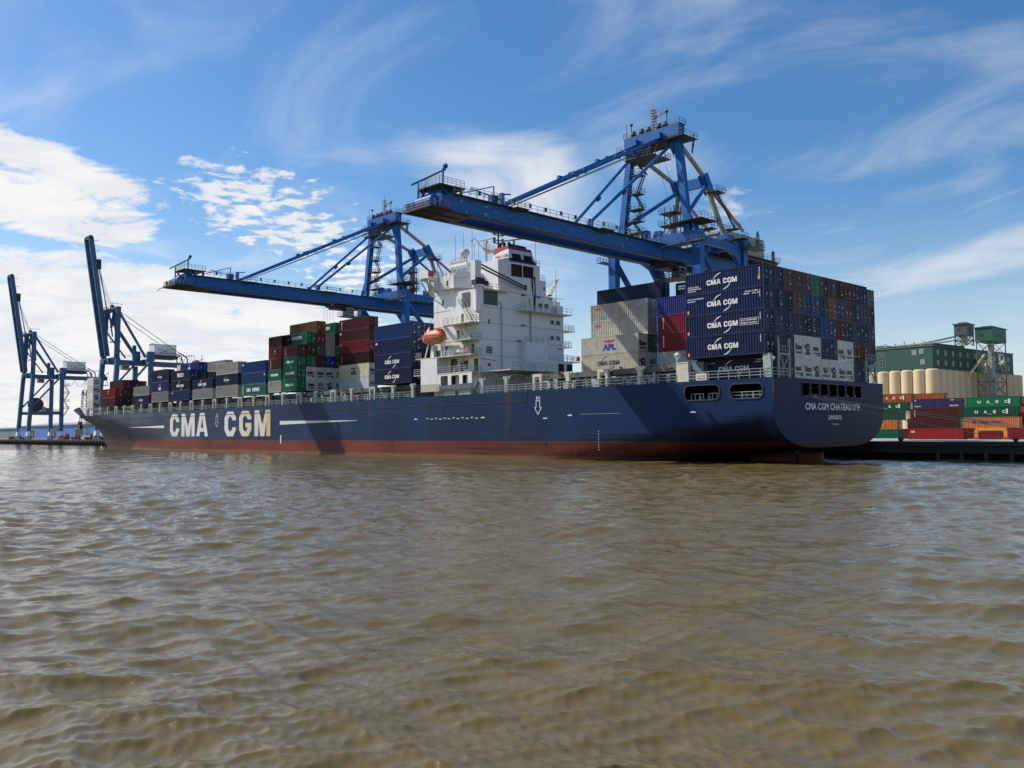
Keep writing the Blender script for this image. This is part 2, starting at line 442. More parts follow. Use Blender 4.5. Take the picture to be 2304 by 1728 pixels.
# ================================================================== water
def build_water():
    m = bpy.data.materials.new('muddy_river_water'); m.use_nodes = True
    nt = m.node_tree; N, L = nt.nodes, nt.links
    b = N['Principled BSDF']
    b.inputs['Roughness'].default_value = 0.03; b.inputs['IOR'].default_value = 1.38
    geo = N.new('ShaderNodeNewGeometry')
    n = N.new('ShaderNodeTexNoise'); n.inputs['Scale'].default_value = 0.05; n.inputs['Detail'].default_value = 6
    L.new(geo.outputs['Position'], n.inputs['Vector'])
    mx = N.new('ShaderNodeMix'); mx.data_type = 'RGBA'; L.new(n.outputs[0], mx.inputs[0])
    mx.inputs[6].default_value = (0.122, 0.087, 0.030, 1); mx.inputs[7].default_value = (0.150, 0.110, 0.040, 1)
    L.new(mx.outputs[2], b.inputs['Base Color'])
    mp = N.new('ShaderNodeMapping'); mp.inputs['Rotation'].default_value = (0, 0, R(46)); mp.inputs['Scale'].default_value = (0.40, 1.0, 1.0)
    L.new(geo.outputs['Position'], mp.inputs[0])
    n2 = N.new('ShaderNodeTexNoise'); n2.inputs['Scale'].default_value = 4.5; n2.inputs['Detail'].default_value = 6
    n2.inputs['Roughness'].default_value = 0.62; n2.inputs['Distortion'].default_value = 0.6
    L.new(mp.outputs[0], n2.inputs['Vector'])
    n3 = N.new('ShaderNodeTexNoise'); n3.inputs['Scale'].default_value = 0.55; n3.inputs['Detail'].default_value = 4
    L.new(mp.outputs[0], n3.inputs['Vector'])
    b1 = N.new('ShaderNodeBump'); b1.inputs['Strength'].default_value = 0.30; b1.inputs['Distance'].default_value = 0.08
    L.new(n2.outputs[0], b1.inputs['Height'])
    b2 = N.new('ShaderNodeBump'); b2.inputs['Strength'].default_value = 0.25; b2.inputs['Distance'].default_value = 0.30
    L.new(n3.outputs[0], b2.inputs['Height']); L.new(b1.outputs[0], b2.inputs['Normal'])
    L.new(b2.outputs[0], b.inputs['Normal'])
    rng = np.random.default_rng(11)
    view = math.atan2(math.cos(YAW), -math.sin(YAW))        # heading of the wind, over the river
    waves = []
    for lam in np.concatenate([np.geomspace(0.15, 0.65, 30), np.geomspace(0.65, 1.7, 20), np.geomspace(1.9, 5.5, 9)]):
        th = view + rng.normal(-0.20, 0.80 if lam < 0.65 else 0.60)
        amp = (0.0135*lam if lam < 0.65 else 0.0115*lam if lam < 1.8 else 0.0072*lam)*rng.uniform(0.6, 1.3)
        waves.append((lam, th, amp, rng.uniform(0, 6.28)))
    rr = [1.5]
    while rr[-1] < 9000.0:
        r = rr[-1]
        rr.append(r*(1.0048 if 7 < r < 300 else 1.02 if r < 900 else 1.12) if r > 7 else r+0.5)
    rr = np.array(rr)
    dense = np.arange(-36.0, 36.001, 0.08)
    ang = np.concatenate([dense, np.arange(38.0, 322.1, 4.0)])
    th = R(90) + YAW - np.radians(ang)                      # heading of each spoke
    RR, TT = np.meshgrid(rr, th, indexing='ij')
    X = CAM[0] + RR*np.cos(TT); Y = CAM[1] + RR*np.sin(TT)
    step = np.maximum(np.gradient(rr)[:, None], 0.0)
    dx = np.zeros_like(X); dy = np.zeros_like(X); Z = np.zeros_like(X)
    gust = 0.75 + 0.45*np.sin(X*0.043+Y*0.031+1.0)*np.sin(X*0.021-Y*0.054) + 0.2*np.sin(X*0.11+0.5)*np.sin(Y*0.13)
    for lam, t, a, ph in waves:
        k = 2*math.pi/lam; c, s_ = math.cos(t), math.sin(t)
        fade = np.clip((lam/step-1.9)/1.8, 0, 1)
        arg = k*(X*c+Y*s_)+ph
        aa = a*fade*(gust if lam < 1.8 else 1.0)
        Z += aa*np.cos(arg); q = 0.95*aa*np.sin(arg); dx -= q*c; dy -= q*s_
    n_r, n_t = X.shape
    co = np.stack([X+dx, Y+dy, Z], -1).reshape(-1, 3).astype(np.float32)
    ii, jj = np.meshgrid(np.arange(n_r-1), np.arange(n_t), indexing='ij')
    j2 = (jj+1) % n_t
    q = np.stack([ii*n_t+jj, ii*n_t+j2, (ii+1)*n_t+j2, (ii+1)*n_t+jj], -1).reshape(-1, 4).astype(np.int32)
    me = bpy.data.meshes.new('river'); me.vertices.add(len(co)); me.vertices.foreach_set('co', co.ravel())
    me.loops.add(q.size); me.loops.foreach_set('vertex_index', q.ravel())
    me.polygons.add(len(q)); me.polygons.foreach_set('loop_start', np.arange(0, q.size, 4, dtype=np.int32))
    me.update(calc_edges=True)
    if me.polygons[len(me.polygons)//3].normal.z < 0: me.flip_normals()
    me.polygons.foreach_set('use_smooth', np.ones(len(q), dtype=bool))
    me.materials.append(m)
    o = link('river', me)
    o['kind'] = 'structure'
build_water()

# ================================================================== quay and land
QY, QZ = 34.6, 2.4
def build_land():
    g = MB(); g.box(-1400, 1400, QY+8.0, 3000, -3.0, QZ-0.05)
    o = g.build('ground', M_CONC); o['kind'] = 'structure'
    w = MB(); w.box(-1200, 420, QY-0.1, QY+9, 0.95, QZ); w.box(-1200, 420, QY+6.0, QY+7.9, -3, 0.95)
    m_t = paint('dark_quay_timber', (0.042, 0.039, 0.035), 0.85, dirt=0.5, dirt_col=(0.08, 0.07, 0.06), scale=0.7, streak=0.5, streak_col=(0.10, 0.09, 0.07))
    m_top = paint('quay_apron_concrete', (0.42, 0.37, 0.29), 0.85, dirt=0.45, scale=0.4)
    wh = w.build('wharf', m_t); wh['kind'] = 'structure'
    t = MB(); t.box(-1200, 420, QY-0.25, QY+110, QZ+0.004, QZ+0.02); t.build('apron', m_top, wh)
    t = MB(); t.box(-1200, 420, QY-0.45, QY+0.05, QZ-0.35, QZ+0.28)
    for i in range(120):
        x = -60+i*3.4; z = random.uniform(1.1, 1.7); t.box(x, x+random.uniform(1.0, 3.0), QY-0.22, QY-0.1, z, z+random.uniform(0.25, 0.5))
    t.build('stringer', m_t, wh)
    mp = paint('pile_timber', (0.05, 0.045, 0.04), 0.85, dirt=0.5)
    mc = paint('pile_cap_pale', (0.36, 0.34, 0.31), 0.8, dirt=0.4)
    pm = MB(); pm.tube((0, 0, -2.5), (0, 0, 1.5), 0.28, 8); pile = pm.mesh('pile', mp)
    cm = MB(); cm.tube((0, 0, 1.5), (0, 0, 2.25), 0.40, 8); cap = cm.mesh('pile_cap', mc)
    xs = [-286-i*4.1 for i in range(70)] + [8+i*3.3 for i in range(30)]
    for i, x in enumerate(xs):
        p = link('pile', pile, wh, (x, QY-0.45, 0))
        if i < 70: link('pile_cap', cap, p)
    b = MB()
    for x in (18.0, 34.0, -10.0, 2.0):
        b.tube((x, QY+1.2, QZ), (x, QY+1.2, QZ+0.5), 0.28, 10); b.tube((x, QY+1.2, QZ+0.5), (x, QY+1.2, QZ+0.75), 0.42, 10)
    b.build('bollard', M_DARK, wh)
build_land()

# ================================================================== the ship
LIST = 0.008
def sz(y, z): return z + LIST*y
ship = empty('container_ship', (0, 0, 0), (LIST, 0, 0))
tag(ship, 'long dark blue container ship with red boot stripe and white lettering, moored at the quay', 'container ship')

def hull_material():
    m = bpy.data.materials.new('hull_paint'); m.use_nodes = True
    nt = m.node_tree; N, L = nt.nodes, nt.links
    b = N['Principled BSDF']; b.inputs['Roughness'].default_value = 0.5; b.inputs['Specular IOR Level'].default_value = 0.12
    geo = N.new('ShaderNodeTexCoord')
    sp = N.new('ShaderNodeSeparateXYZ'); L.new(geo.outputs['Object'], sp.inputs[0])
    X, Z = sp.outputs[0], sp.outputs[2]
    def mp(scale, loc=(0, 0, 0)):
        n = N.new('ShaderNodeMapping'); n.inputs['Scale'].default_value = scale; n.inputs['Location'].default_value = loc
        L.new(geo.outputs['Object'], n.inputs[0]); return n.outputs[0]
    def noise(vec, sc, det=6, ro=0.6):
        n = N.new('ShaderNodeTexNoise'); n.inputs['Scale'].default_value = sc; n.inputs['Detail'].default_value = det
        n.inputs['Roughness'].default_value = ro; L.new(vec, n.inputs['Vector']); return n.outputs['Fac']
    def mr(v, a, bb, lo=0.0, hi=1.0, smooth_=True):
        n = N.new('ShaderNodeMapRange'); n.interpolation_type = 'SMOOTHSTEP' if smooth_ else 'LINEAR'
        L.new(v, n.inputs[0]); n.inputs[1].default_value = a; n.inputs[2].default_value = bb
        n.inputs[3].default_value = lo; n.inputs[4].default_value = hi; return n.outputs[0]
    def mul(a, c):
        n = N.new('ShaderNodeMath'); n.operation = 'MULTIPLY'; L.new(a, n.inputs[0])
        if isinstance(c, float): n.inputs[1].default_value = c
        else: L.new(c, n.inputs[1])
        return n.outputs[0]
    def mix(f, a, c):
        n = N.new('ShaderNodeMix'); n.data_type = 'RGBA'; L.new(f, n.inputs[0])
        for i, v in ((6, a), (7, c)):
            if isinstance(v, tuple): n.inputs[i].default_value = (*v, 1)
            else: L.new(v, n.inputs[i])
        return n.outputs[2]
    big = noise(mp((0.045, 0.045, 0.10)), 1.0, 5)
    fine = noise(mp((0.5, 0.5, 0.9)), 1.0, 8, 0.7)
    streak = noise(mp((1.1, 1.1, 0.05)), 1.0, 6, 0.72)
    streak2 = noise(mp((0.22, 0.22, 0.012), (7, 0, 3)), 1.0, 4, 0.6)
    horiz = noise(mp((0.03, 0.03, 2.2), (3, 0, 9)), 1.0, 7, 0.7)
    # greyer blue towards the bow, deeper blue towards the stern
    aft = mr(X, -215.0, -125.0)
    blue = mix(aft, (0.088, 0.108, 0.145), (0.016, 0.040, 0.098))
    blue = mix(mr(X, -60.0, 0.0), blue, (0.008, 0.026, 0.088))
    blue = mix(mr(big, 0.42, 0.62, 0.0, 0.65), blue, (0.012, 0.024, 0.050))
    blue = mix(mr(streak, 0.52, 0.78, 0.0, 0.32), blue, (0.045, 0.050, 0.062))
    blue = mix(mr(streak2, 0.58, 0.70, 0.0, 0.75), blue, (0.070, 0.055, 0.034))
    blue = mix(mr(fine, 0.52, 0.76, 0.0, 0.55), blue, (0.030, 0.050, 0.072))
    horiz2 = noise(mp((0.05, 0.05, 3.4), (11, 0, 4)), 1.0, 8, 0.75)
    blue = mix(mul(mul(mr(horiz2, 0.58, 0.72), mr(Z, 2.8, 4.0)), mr(Z, 8.6, 6.5)), blue, (0.060, 0.092, 0.140))
    # repaired plates
    br = N.new('ShaderNodeTexBrick'); br.inputs['Scale'].default_value = 1.0
    br.inputs['Brick Width'].default_value = 11.7; br.inputs['Row Height'].default_value = 2.35
    br.inputs['Mortar Size'].default_value = 0.045; br.inputs['Mortar Smooth'].default_value = 0.4
    br.inputs['Color1'].default_value = (0, 0, 0, 1); br.inputs['Color2'].default_value = (1, 1, 1, 1); br.inputs['Mortar'].default_value = (0.5, 0.5, 0.5, 1)
    cm = N.new('ShaderNodeCombineXYZ'); L.new(X, cm.inputs[0]); L.new(Z, cm.inputs[1]); L.new(cm.outputs[0], br.inputs['Vector'])
    sepc = N.new('ShaderNodeSeparateColor'); L.new(br.outputs['Color'], sepc.inputs[0])
    blue = mix(mr(sepc.outputs[0], 0.55, 0.95, 0.0, 0.20), blue, (0.020, 0.045, 0.10))
    blue = mix(mul(br.outputs['Fac'], 0.6), blue, (0.015, 0.025, 0.045))
    # fender scuffs low on the side, and scuffs mixed with painted shade spreading up under the quarter
    n_t = N.new('ShaderNodeMath'); n_t.operation = 'MULTIPLY_ADD'; L.new(X, n_t.inputs[0]); n_t.inputs[1].default_value = -0.105; L.new(Z, n_t.inputs[2])
    n_u = N.new('ShaderNodeMath'); n_u.operation = 'ADD'; L.new(n_t.outputs[0], n_u.inputs[0]); L.new(mr(horiz, 0.3, 0.7, -1.2, 1.2), n_u.inputs[1])
    scuff_shade = mul(mr(n_u.outputs[0], 6.9, 5.6), mr(X, -0.2, -0.9))
    scuff_shade = mul(scuff_shade, mr(X, -55.0, -30.0))
    blue = mix(mul(scuff_shade, 0.75), blue, (0.006, 0.009, 0.016))
    scuff = mul(mr(horiz, 0.52, 0.68), mr(Z, 5.2, 3.2))
    blue = mix(mul(scuff, 0.8), blue, (0.016, 0.018, 0.022))
    # boot topping
    red = mix(mr(big, 0.40, 0.62), (0.215, 0.052, 0.036), (0.135, 0.036, 0.028))
    red = mix(mr(X, -75.0, -15.0, 0.0, 0.8), red, (0.070, 0.018, 0.016))  # boot darkened towards the stern, its shade put into the colour
    red = mix(mr(fine, 0.52, 0.80, 0.0, 0.6), red, (0.10, 0.05, 0.04))
    red = mix(mr(streak, 0.50, 0.75, 0.0, 0.5), red, (0.26, 0.10, 0.06))
    red = mix(mul(mr(horiz, 0.50, 0.66), 0.75), red, (0.045, 0.030, 0.030))
    red = mix(mr(Z, 0.75, 0.25, 0.0, 0.75), red, (0.20, 0.135, 0.075))       # mud line left by the river
    edge = N.new('ShaderNodeMath'); edge.operation = 'ADD'; L.new(Z, edge.inputs[0])
    L.new(mr(horiz, 0.3, 0.7, -0.05, 0.05), edge.inputs[1])
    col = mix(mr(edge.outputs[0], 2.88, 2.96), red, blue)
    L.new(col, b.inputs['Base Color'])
    bp = N.new('ShaderNodeBump'); bp.inputs['Strength'].default_value = 0.18; bp.inputs['Distance'].default_value = 0.12
    L.new(big, bp.inputs['Height'])
    bp2 = N.new('ShaderNodeBump'); bp2.inputs['Strength'].default_value = 0.25; bp2.inputs['Distance'].default_value = 0.03; bp2.invert = True
    L.new(br.outputs['Fac'], bp2.inputs['Height']); L.new(bp.outputs[0], bp2.inputs['Normal'])
    L.new(bp2.outputs[0], b.inputs['Normal'])
    return m
M_HULL = hull_material()
BEAM = 32.2; YC = BEAM/2
ZD = 11.2                                                  # deck edge
def zdeck(x): return 10.92 + 0.28*min(1, max(0, (x+200)/200.0))

def stern_section(x):
    t = min(1, max(0, (x+62)/63.0)); t2 = t*t*(3-2*t)
    zb = -9+11.0*(t**0.60); rz = 2.6+2.7*math.sqrt(t); ry = 2+9.0*t2; n = 2.3
    zc = zb+rz
    pts = [(0, zdeck(x)), (0, 7.4), (0, min(7.35, zc))]
    for k in range(1, 13):
        uu = k/12*0.5*math.pi
        u = math.sin(uu); pts.append((ry*(1-(max(0, 1-u**n))**(1/n)), zc-rz*u))
    pts.append((YC, zb))
    return pts
def build_hull():
    m = MB()
    xs = [-190, -150, -110, -80, -62] + [-62+i*(62+1)/18 for i in range(1, 19)]
    cut = -22.0
    xs = sorted(set([round(x, 3) for x in xs] + [cut])); xs[-1] = 1.0
    secs = [stern_section(x) for x in xs]
    n = len(secs[0])
    for side in (0, 1):
        for i in range(len(xs)-1):
            for k in range(n-1):
                if side == 0 and k == 0 and xs[i] >= cut-0.01: continue
                q = [(xs[i], *secs[i][k]), (xs[i+1], *secs[i+1][k]), (xs[i+1], *secs[i+1][k+1]), (xs[i], *secs[i][k+1])]
                if side: q = [(x, BEAM-y, z) for x, y, z in q]; q.reverse()
                m._add(q, [(0, 3, 2, 1)])
    # bow: rows of height, stations from the parallel body to the stem
    stem = [(-2.5, -287.0), (0.1, -285.6), (1.2, -286.2), (2.5, -287.6), (3.2, -288.3), (4.5, -290.2), (6.0, -292.6), (8.1, -299.0), (9.5, -304.0), (10.9, -309.3), (15.6, -316.2)]
    def sx(z): return float(np.interp(z, [a for a, _ in stem], [b for _, b in stem]))
    def ent(z): return float(np.interp(z, [-2.5, 0, 3, 6, 9, 11, 15.6], [96.5, 95.4, 94, 84, 70, 60, 58]))
    def pw(z): return float(np.interp(z, [-2, 3, 8, 11, 15.6], [1.45, 1.5, 1.7, 2.0, 2.1]))
    def hb(x, z):
        s = max(0.0, (x-sx(z))/ent(z))
        return YC*(1-(1-min(1, s))**pw(z)) if s < 1 else YC
    def ztop(x): return float(np.interp(x, [-316.2, -259.5, -257.5, -190], [15.6, 10.98, zdeck(-257), zdeck(-190)]))
    rows = ['top', 9.6, 8.2, 6.8, 5.6, 4.6, 3.6, 2.92, 2.0, 1.0, 0.2, -1.0, -2.5]
    T = [0, .12, .24, .34, .44, .52, .6, .66, .72, .78, .83, .87, .91, .94, .965, .985, 1.0]
    grid = []
    for r in rows:
        line = []
        for t in T:
            xe = -316.2 if r == 'top' else sx(r)
            x = -190+t*(xe+190)
            z = ztop(x) if r == 'top' else r
            line.append((x, YC-hb(x, z), z))
        grid.append(line)
    for side in (0, 1):
        for i in range(len(rows)-1):
            for k in range(len(T)-1):
                q = [grid[i][k], grid[i][k+1], grid[i+1][k+1], grid[i+1][k]]
                if side: q = [(x, BEAM-y, z) for x, y, z in q]; q.reverse()
                m._add(q, [(0, 1, 2, 3)])
    # bulbous nose just breaking the surface
    m.sphere((-286.5, YC, -1.0), 2.1, 12, 0.85)
    o = m.build('hull', M_HULL, ship)
    bm = bmesh.new(); bm.from_mesh(o.data); bmesh.ops.remove_doubles(bm, verts=bm.verts, dist=0.004)
    bmesh.ops.recalc_face_normals(bm, faces=bm.faces); bm.to_mesh(o.data); bm.free()
    smooth(o, 28)
    # side plate with the two mooring openings, and the transom with seven
    holes = [rrect(-12.5, -6.85, 8.55, 10.6, 0.75), rrect(-5.3, -0.42, 8.55, 10.52, 0.75)]
    me = poly_panel([(-22, 7.4), (1.0, 7.4), (1.0, ZD), (-22, zdeck(-22))], holes, lambda u, v, w: (u, w+0.06, v), M_HULL, 0.12)
    link('mooring_side_plate', me, ship)
    sec = stern_section(1.0)
    out = [(y, z) for y, z in sec] + [(BEAM-y, z) for y, z in reversed(sec[:-1])]
    th = [rrect(7.2+k*2.56, 7.2+k*2.56+2.2, 8.85, 10.68, 0.4) for k in range(7)]
    me = poly_panel(out, th, lambda u, v, w: (1.0+w, u, v), M_HULL, 0.10)
    link('transom', me, ship)
    # frames of the openings
    fr = MB()
    def ring(loop, fn, d=0.10):
        for (a, b), (c, e) in zip(loop, loop[1:]+loop[:1]): fr.beam(fn(a, b), fn(c, e), d)
    for h in holes: ring(h, lambda u, v: (u, -0.03, v), 0.14)
    for h in th: ring(h, lambda u, v: (1.08, u, v), 0.09)
    fr.build('opening_rim', paint('rim_paint', (0.03, 0.045, 0.08), 0.5, dirt=0.4, dirt_col=(0.12, 0.06, 0.03)), ship)
    # mooring deck inside
    md = MB(); md.box(-23, 0.85, 0.16, BEAM-0.2, 7.9, 8.0); md.box(-23.2, -23.0, 0.16, BEAM-0.2, 8.0, 11.05)
    md.box(-13.8, -13.6, 9.0, BEAM-9, 8.0, 11.05)
    md.build('mooring_deck', paint('mooring_deck_grey', (0.08, 0.09, 0.09), 0.7, dirt=0.5), ship)
    mw = MB()
    for x in (-11.4, -9.9, -8.2): mw.tube((x, 2.2, 8.0), (x, 2.2, 9.2), 0.28, 8)
    mw.rail([(-11.9, 0.75, 8.1), (-9.9, 0.75, 8.1)], 1.35, 0.6, 0.045, 1); mw.rail([(-9.1, 0.75, 8.1), (-7.1, 0.75, 8.1)], 1.35, 0.6, 0.045, 1)
    mw.rail([(-5.3, 0.35, 8.2), (-0.4, 0.35, 8.2)], 1.25, 1.6, 0.04, 3)
    for y in (8, 11, 13.4, 16, 19, 22, 24.3):
        mw.tube((0.2, y, 8.0), (0.2, y, 9.3), 0.25, 8)
        mw.box(-1.2, -0.6, y+0.5, y+1.3, 8.0, 9.0+0.6*random.random())
    for x in (-4.2, -3.2, -2.2): mw.tube((x, 2.4, 8.0), (x, 2.4, 9.4), 0.25, 8)
    mw.build('mooring_gear', M_PALEG, ship)
    # rub strip along the sheer, plate seams
    st = MB(); st.box(-250, -43.5, -0.05, 0.02, 9.30, 9.45); st.box(-43.62, -43.5, -0.045, 0.02, 9.45, 11.1)
    st.box(-54.06, -53.98, -0.03, 0.02, 9.45, 11.1); st.box(-65.06, -64.98, -0.03, 0.02, 6.9, 9.3)
    st.build('rub_strip', paint('rub_strip_dark', (0.010, 0.016, 0.035), 0.6, dirt=0.2), ship)
    # deck
    d = MB()
    xs2 = [1.0, -60, -150, -200, -240, -250, -260, -270, -280, -290, -300, -308]
    pl = [(x, YC-(hb(x, 10.8) if x < -190 else YC)+0.05) for x in xs2]
    for (xa, ya), (xb, yb) in zip(pl, pl[1:]):
        za, zb_ = zdeck(xa)-0.06, zdeck(xb)-0.06
        d._add([(xa, ya, za), (xa, BEAM-ya, za), (xb, BEAM-yb, zb_), (xb, yb, zb_)], [(0, 1, 2, 3)])
    d.build('weather_deck', M_DECK, ship)
    # rudder and skeg under the counter
    r = MB(); r.box(-4.2, -0.8, YC-0.45, YC+0.45, -3, 1.15); r.box(-12, -4.6, YC-0.8, YC+0.8, -3, 1.6)
    r.build('rudder', paint('rudder_red', (0.18, 0.05, 0.035), 0.6, dirt=0.5), ship)
    # anchor in its pocket at the bow
    a = MB(); a.tube((-299.2, YC-4.9, 9.4), (-298.2, YC-5.4, 7.4), 0.4, 8)
    a.beam((-300.6, YC-5.3, 7.6), (-296.2, YC-5.6, 7.4), 1.0, 1.3); a.beam((-300.4, YC-5.3, 7.6), (-299.8, YC-5.2, 9.6), 0.6, 0.7); a.beam((-296.4, YC-5.6, 7.4), (-297.0, YC-5.4, 9.2), 0.6, 0.7)
    a.build('anchor', M_DARK, ship)
    return hb
HB = build_hull()

# lettering on the hull side
def hull_lettering():
    y0 = -0.03
    def place(poly, x0, W, z0=3.88, H=6.22, mb=None):
        mb.prism(poly, lambda u, v, w: (x0+u, w, z0+v), 0.01, y0)
    def C(W, H, t, k, s):
        k2 = k*0.45
        return [(k, 0), (W-k, 0), (W, k), (W, .36*H), (W-t, .36*H), (W-t, s+k2), (W-t-k2, s), (t+k2, s), (t, s+k2), (t, H-s-k2), (t+k2, H-s), (W-t-k2, H-s), (W-t, H-s-k2), (W-t, .64*H), (W, .64*H), (W, H-k), (W-k, H), (k, H), (0, H-k), (0, k)]
    def G(W, H, t, k, s):
        k2 = k*0.45
        return [(k, 0), (W-k, 0), (W, k), (W, .52*H), (W*.52, .52*H), (W*.52, .52*H-s*.85), (W-t, .52*H-s*.85), (W-t, s+k2), (W-t-k2, s), (t+k2, s), (t, s+k2), (t, H-s-k2), (t+k2, H-s), (W-t-k2, H-s), (W-t, H-s-k2), (W-t, .66*H), (W, .66*H), (W, H-k), (W-k, H), (k, H), (0, H-k), (0, k)]
    def Mm(W, H, t):
        a = .13*W
        return [(0, 0), (t, 0), (t, .60*H), (W/2-a, 0), (W/2+a, 0), (W-t, .60*H), (W-t, 0), (W, 0), (W, H), (W-t*1.15, H), (W/2, .42*H), (t*1.15, H), (0, H)]
    def A(W, H, t):
        l = [(0, 0), (t, 0), (t+.045*W, .20*H), (.5*W, .20*H), (.5*W, .36*H), (.385*W, .36*H), (.5*W, .80*H), (.5*W, H), (.31*W, H)]
        return l, [(W-u, v) for u, v in reversed(l)]
    H = 6.22
    m1, m2 = MB(), MB()
    global G_C, G_G, G_M, G_A
    G_C, G_G, G_M, G_A = C, G, Mm, A
    place(C(6.2, H, 2.0, 1.55, 1.25), -187.3, 6.2, mb=m1)
    place(Mm(8.5, H, 2.0), -179.5, 8.5, mb=m1)
    for p in A(7.1, H, 1.9): place(p, -169.9, 7.1, mb=m1)
    mc = MB()
    place(C(6.3, H, 2.0, 1.55, 1.25), -153.2, 6.3, mb=m1)
    place(G(6.4, H, 2.0, 1.55, 1.25), -145.2, 6.4, mb=mc)
    place(Mm(7.8, H, 1.95), -137.2, 7.8, mb=mc)
    mc.build('hull_lettering', paint('hull_letter_cream', (0.70, 0.62, 0.44), 0.55, dirt=0.75, dirt_col=(0.72, 0.72, 0.70), scale=0.22), ship, recalc=True)
    mc = MB(); place([(5.86, 0.02), (7.78, 0.02), (7.78, H-0.02), (5.9, H-0.02)], -137.2, 7.8, mb=mc)
    mc.v = [(x, y-0.004, z) for x, y, z in mc.v]; mc.build('yellowed_patch', paint('yellowed_paint', (0.66, 0.45, 0.20), 0.55, dirt=0.5, dirt_col=(0.72, 0.60, 0.36), scale=0.5), ship, recalc=True)
    o = m1.build('hull_lettering', paint('hull_letter_white', (0.74, 0.74, 0.70), 0.55, dirt=0.35, dirt_col=(0.62, 0.42, 0.20), scale=0.10, streak=0.25, streak_col=(0.35, 0.22, 0.10)), ship, recalc=True)
    m2.prism([(-219.0, 6.66), (-191.5, 6.28), (-191.5, 7.05)], lambda u, v, w: (u, w, v), 0.01, y0)
    m2.prism([(-124.9, 6.5), (-93.1, 6.98), (-93.1, 7.03), (-124.9, 7.38)], lambda u, v, w: (u, w, v), 0.01, y0)
    m2.prism([(-124.75, 2.2), (-124.25, 2.2), (-124.25, 4.1), (-124.75, 4.1)], lambda u, v, w: (u, w, v), 0.01, y0)
    m2.build('hull_stripe', paint('hull_stripe_white', (0.74, 0.73, 0.68), 0.55, dirt=0.3, dirt_col=(0.5, 0.4, 0.25), scale=0.2), ship, recalc=True)
    # small marks
    s = MB()
    def arrow(x, top, bot, w, hw):
        pts = [(x-w, top), (x+w, top), (x+w, bot+1.15), (x+hw, bot+1.15), (x, bot), (x-hw, bot+1.15), (x-w, bot+1.15)]
        for (a, b), (c, d) in zip(pts, pts[1:]+pts[:1]): s.beam((a, y0, b), (c, y0, d), 0.12, 0.05, up=(0, 1, 0))
    arrow(-40.97, 9.45, 7.2, 0.42, 0.78); arrow(-157.5, 9.0, 6.2, 0.55, 1.0)
    for k in range(6):
        x = -70.2+k*2.5
        if k < 6: s.box(x, x+0.8, y0, 0.0, 7.02, 7.10); s.box(x+0.36, x+0.44, y0, 0.0, 6.82, 7.02)
        s.box(x+1.25, x+1.95, y0, 0.0, 6.82, 6.94)
    for x in (-73.9, -34.5, -54.9, -11.6): s.box(x, x+0.95, y0, 0, 6.86, 7.02); s.box(x+0.3, x+0.6, y0, 0, 6.98, 7.12)
    for k in range(8): s.box(-28.28, -28.16, y0, 0, 1.6+k*0.40, 1.72+k*0.40)
    s.box(-39.9, -39.0, y0, 0, 6.5, 6.66); s.box(-32, -24, y0, 0, 7.06, 7.085)
    s.build('hull_mark', M_MARK, ship)
    h = MB()
    for z in (6.1, 2.45): h.tube((-39.45, 0.02, z), (-39.45, -0.06, z), 0.26, 12)
    h.build('discharge_opening', M_BLACK, ship)
    def t(txt, x, y, z, w, hh, bold=0.02, stern=False, mat=M_MARK, name='hull_text'):
        me = text_mesh(txt, w, hh, bold, 0.03, mat)
        link(name, me, ship, (x, y, z), (0, 0, R(90)) if stern else None)
    t('TUG', -41.45, 0, 9.62, 0.95, 0.5); t('TUG', -158.0, 0, 9.1, 1.1, 0.55)
    t("CMA CGM CHATEAU D'IF", 1.055, 8.05, 7.05, 16.2, 1.0, 0.032, True, name='stern_name')
    t('LIMASSOL', 1.055, 14.4, 5.75, 4.1, 0.62, 0.04, True, name='home_port')
    t('9330536', 1.055, 15.6, 4.98, 1.9, 0.26, 0.02, True, name='registration_number')
hull_lettering()

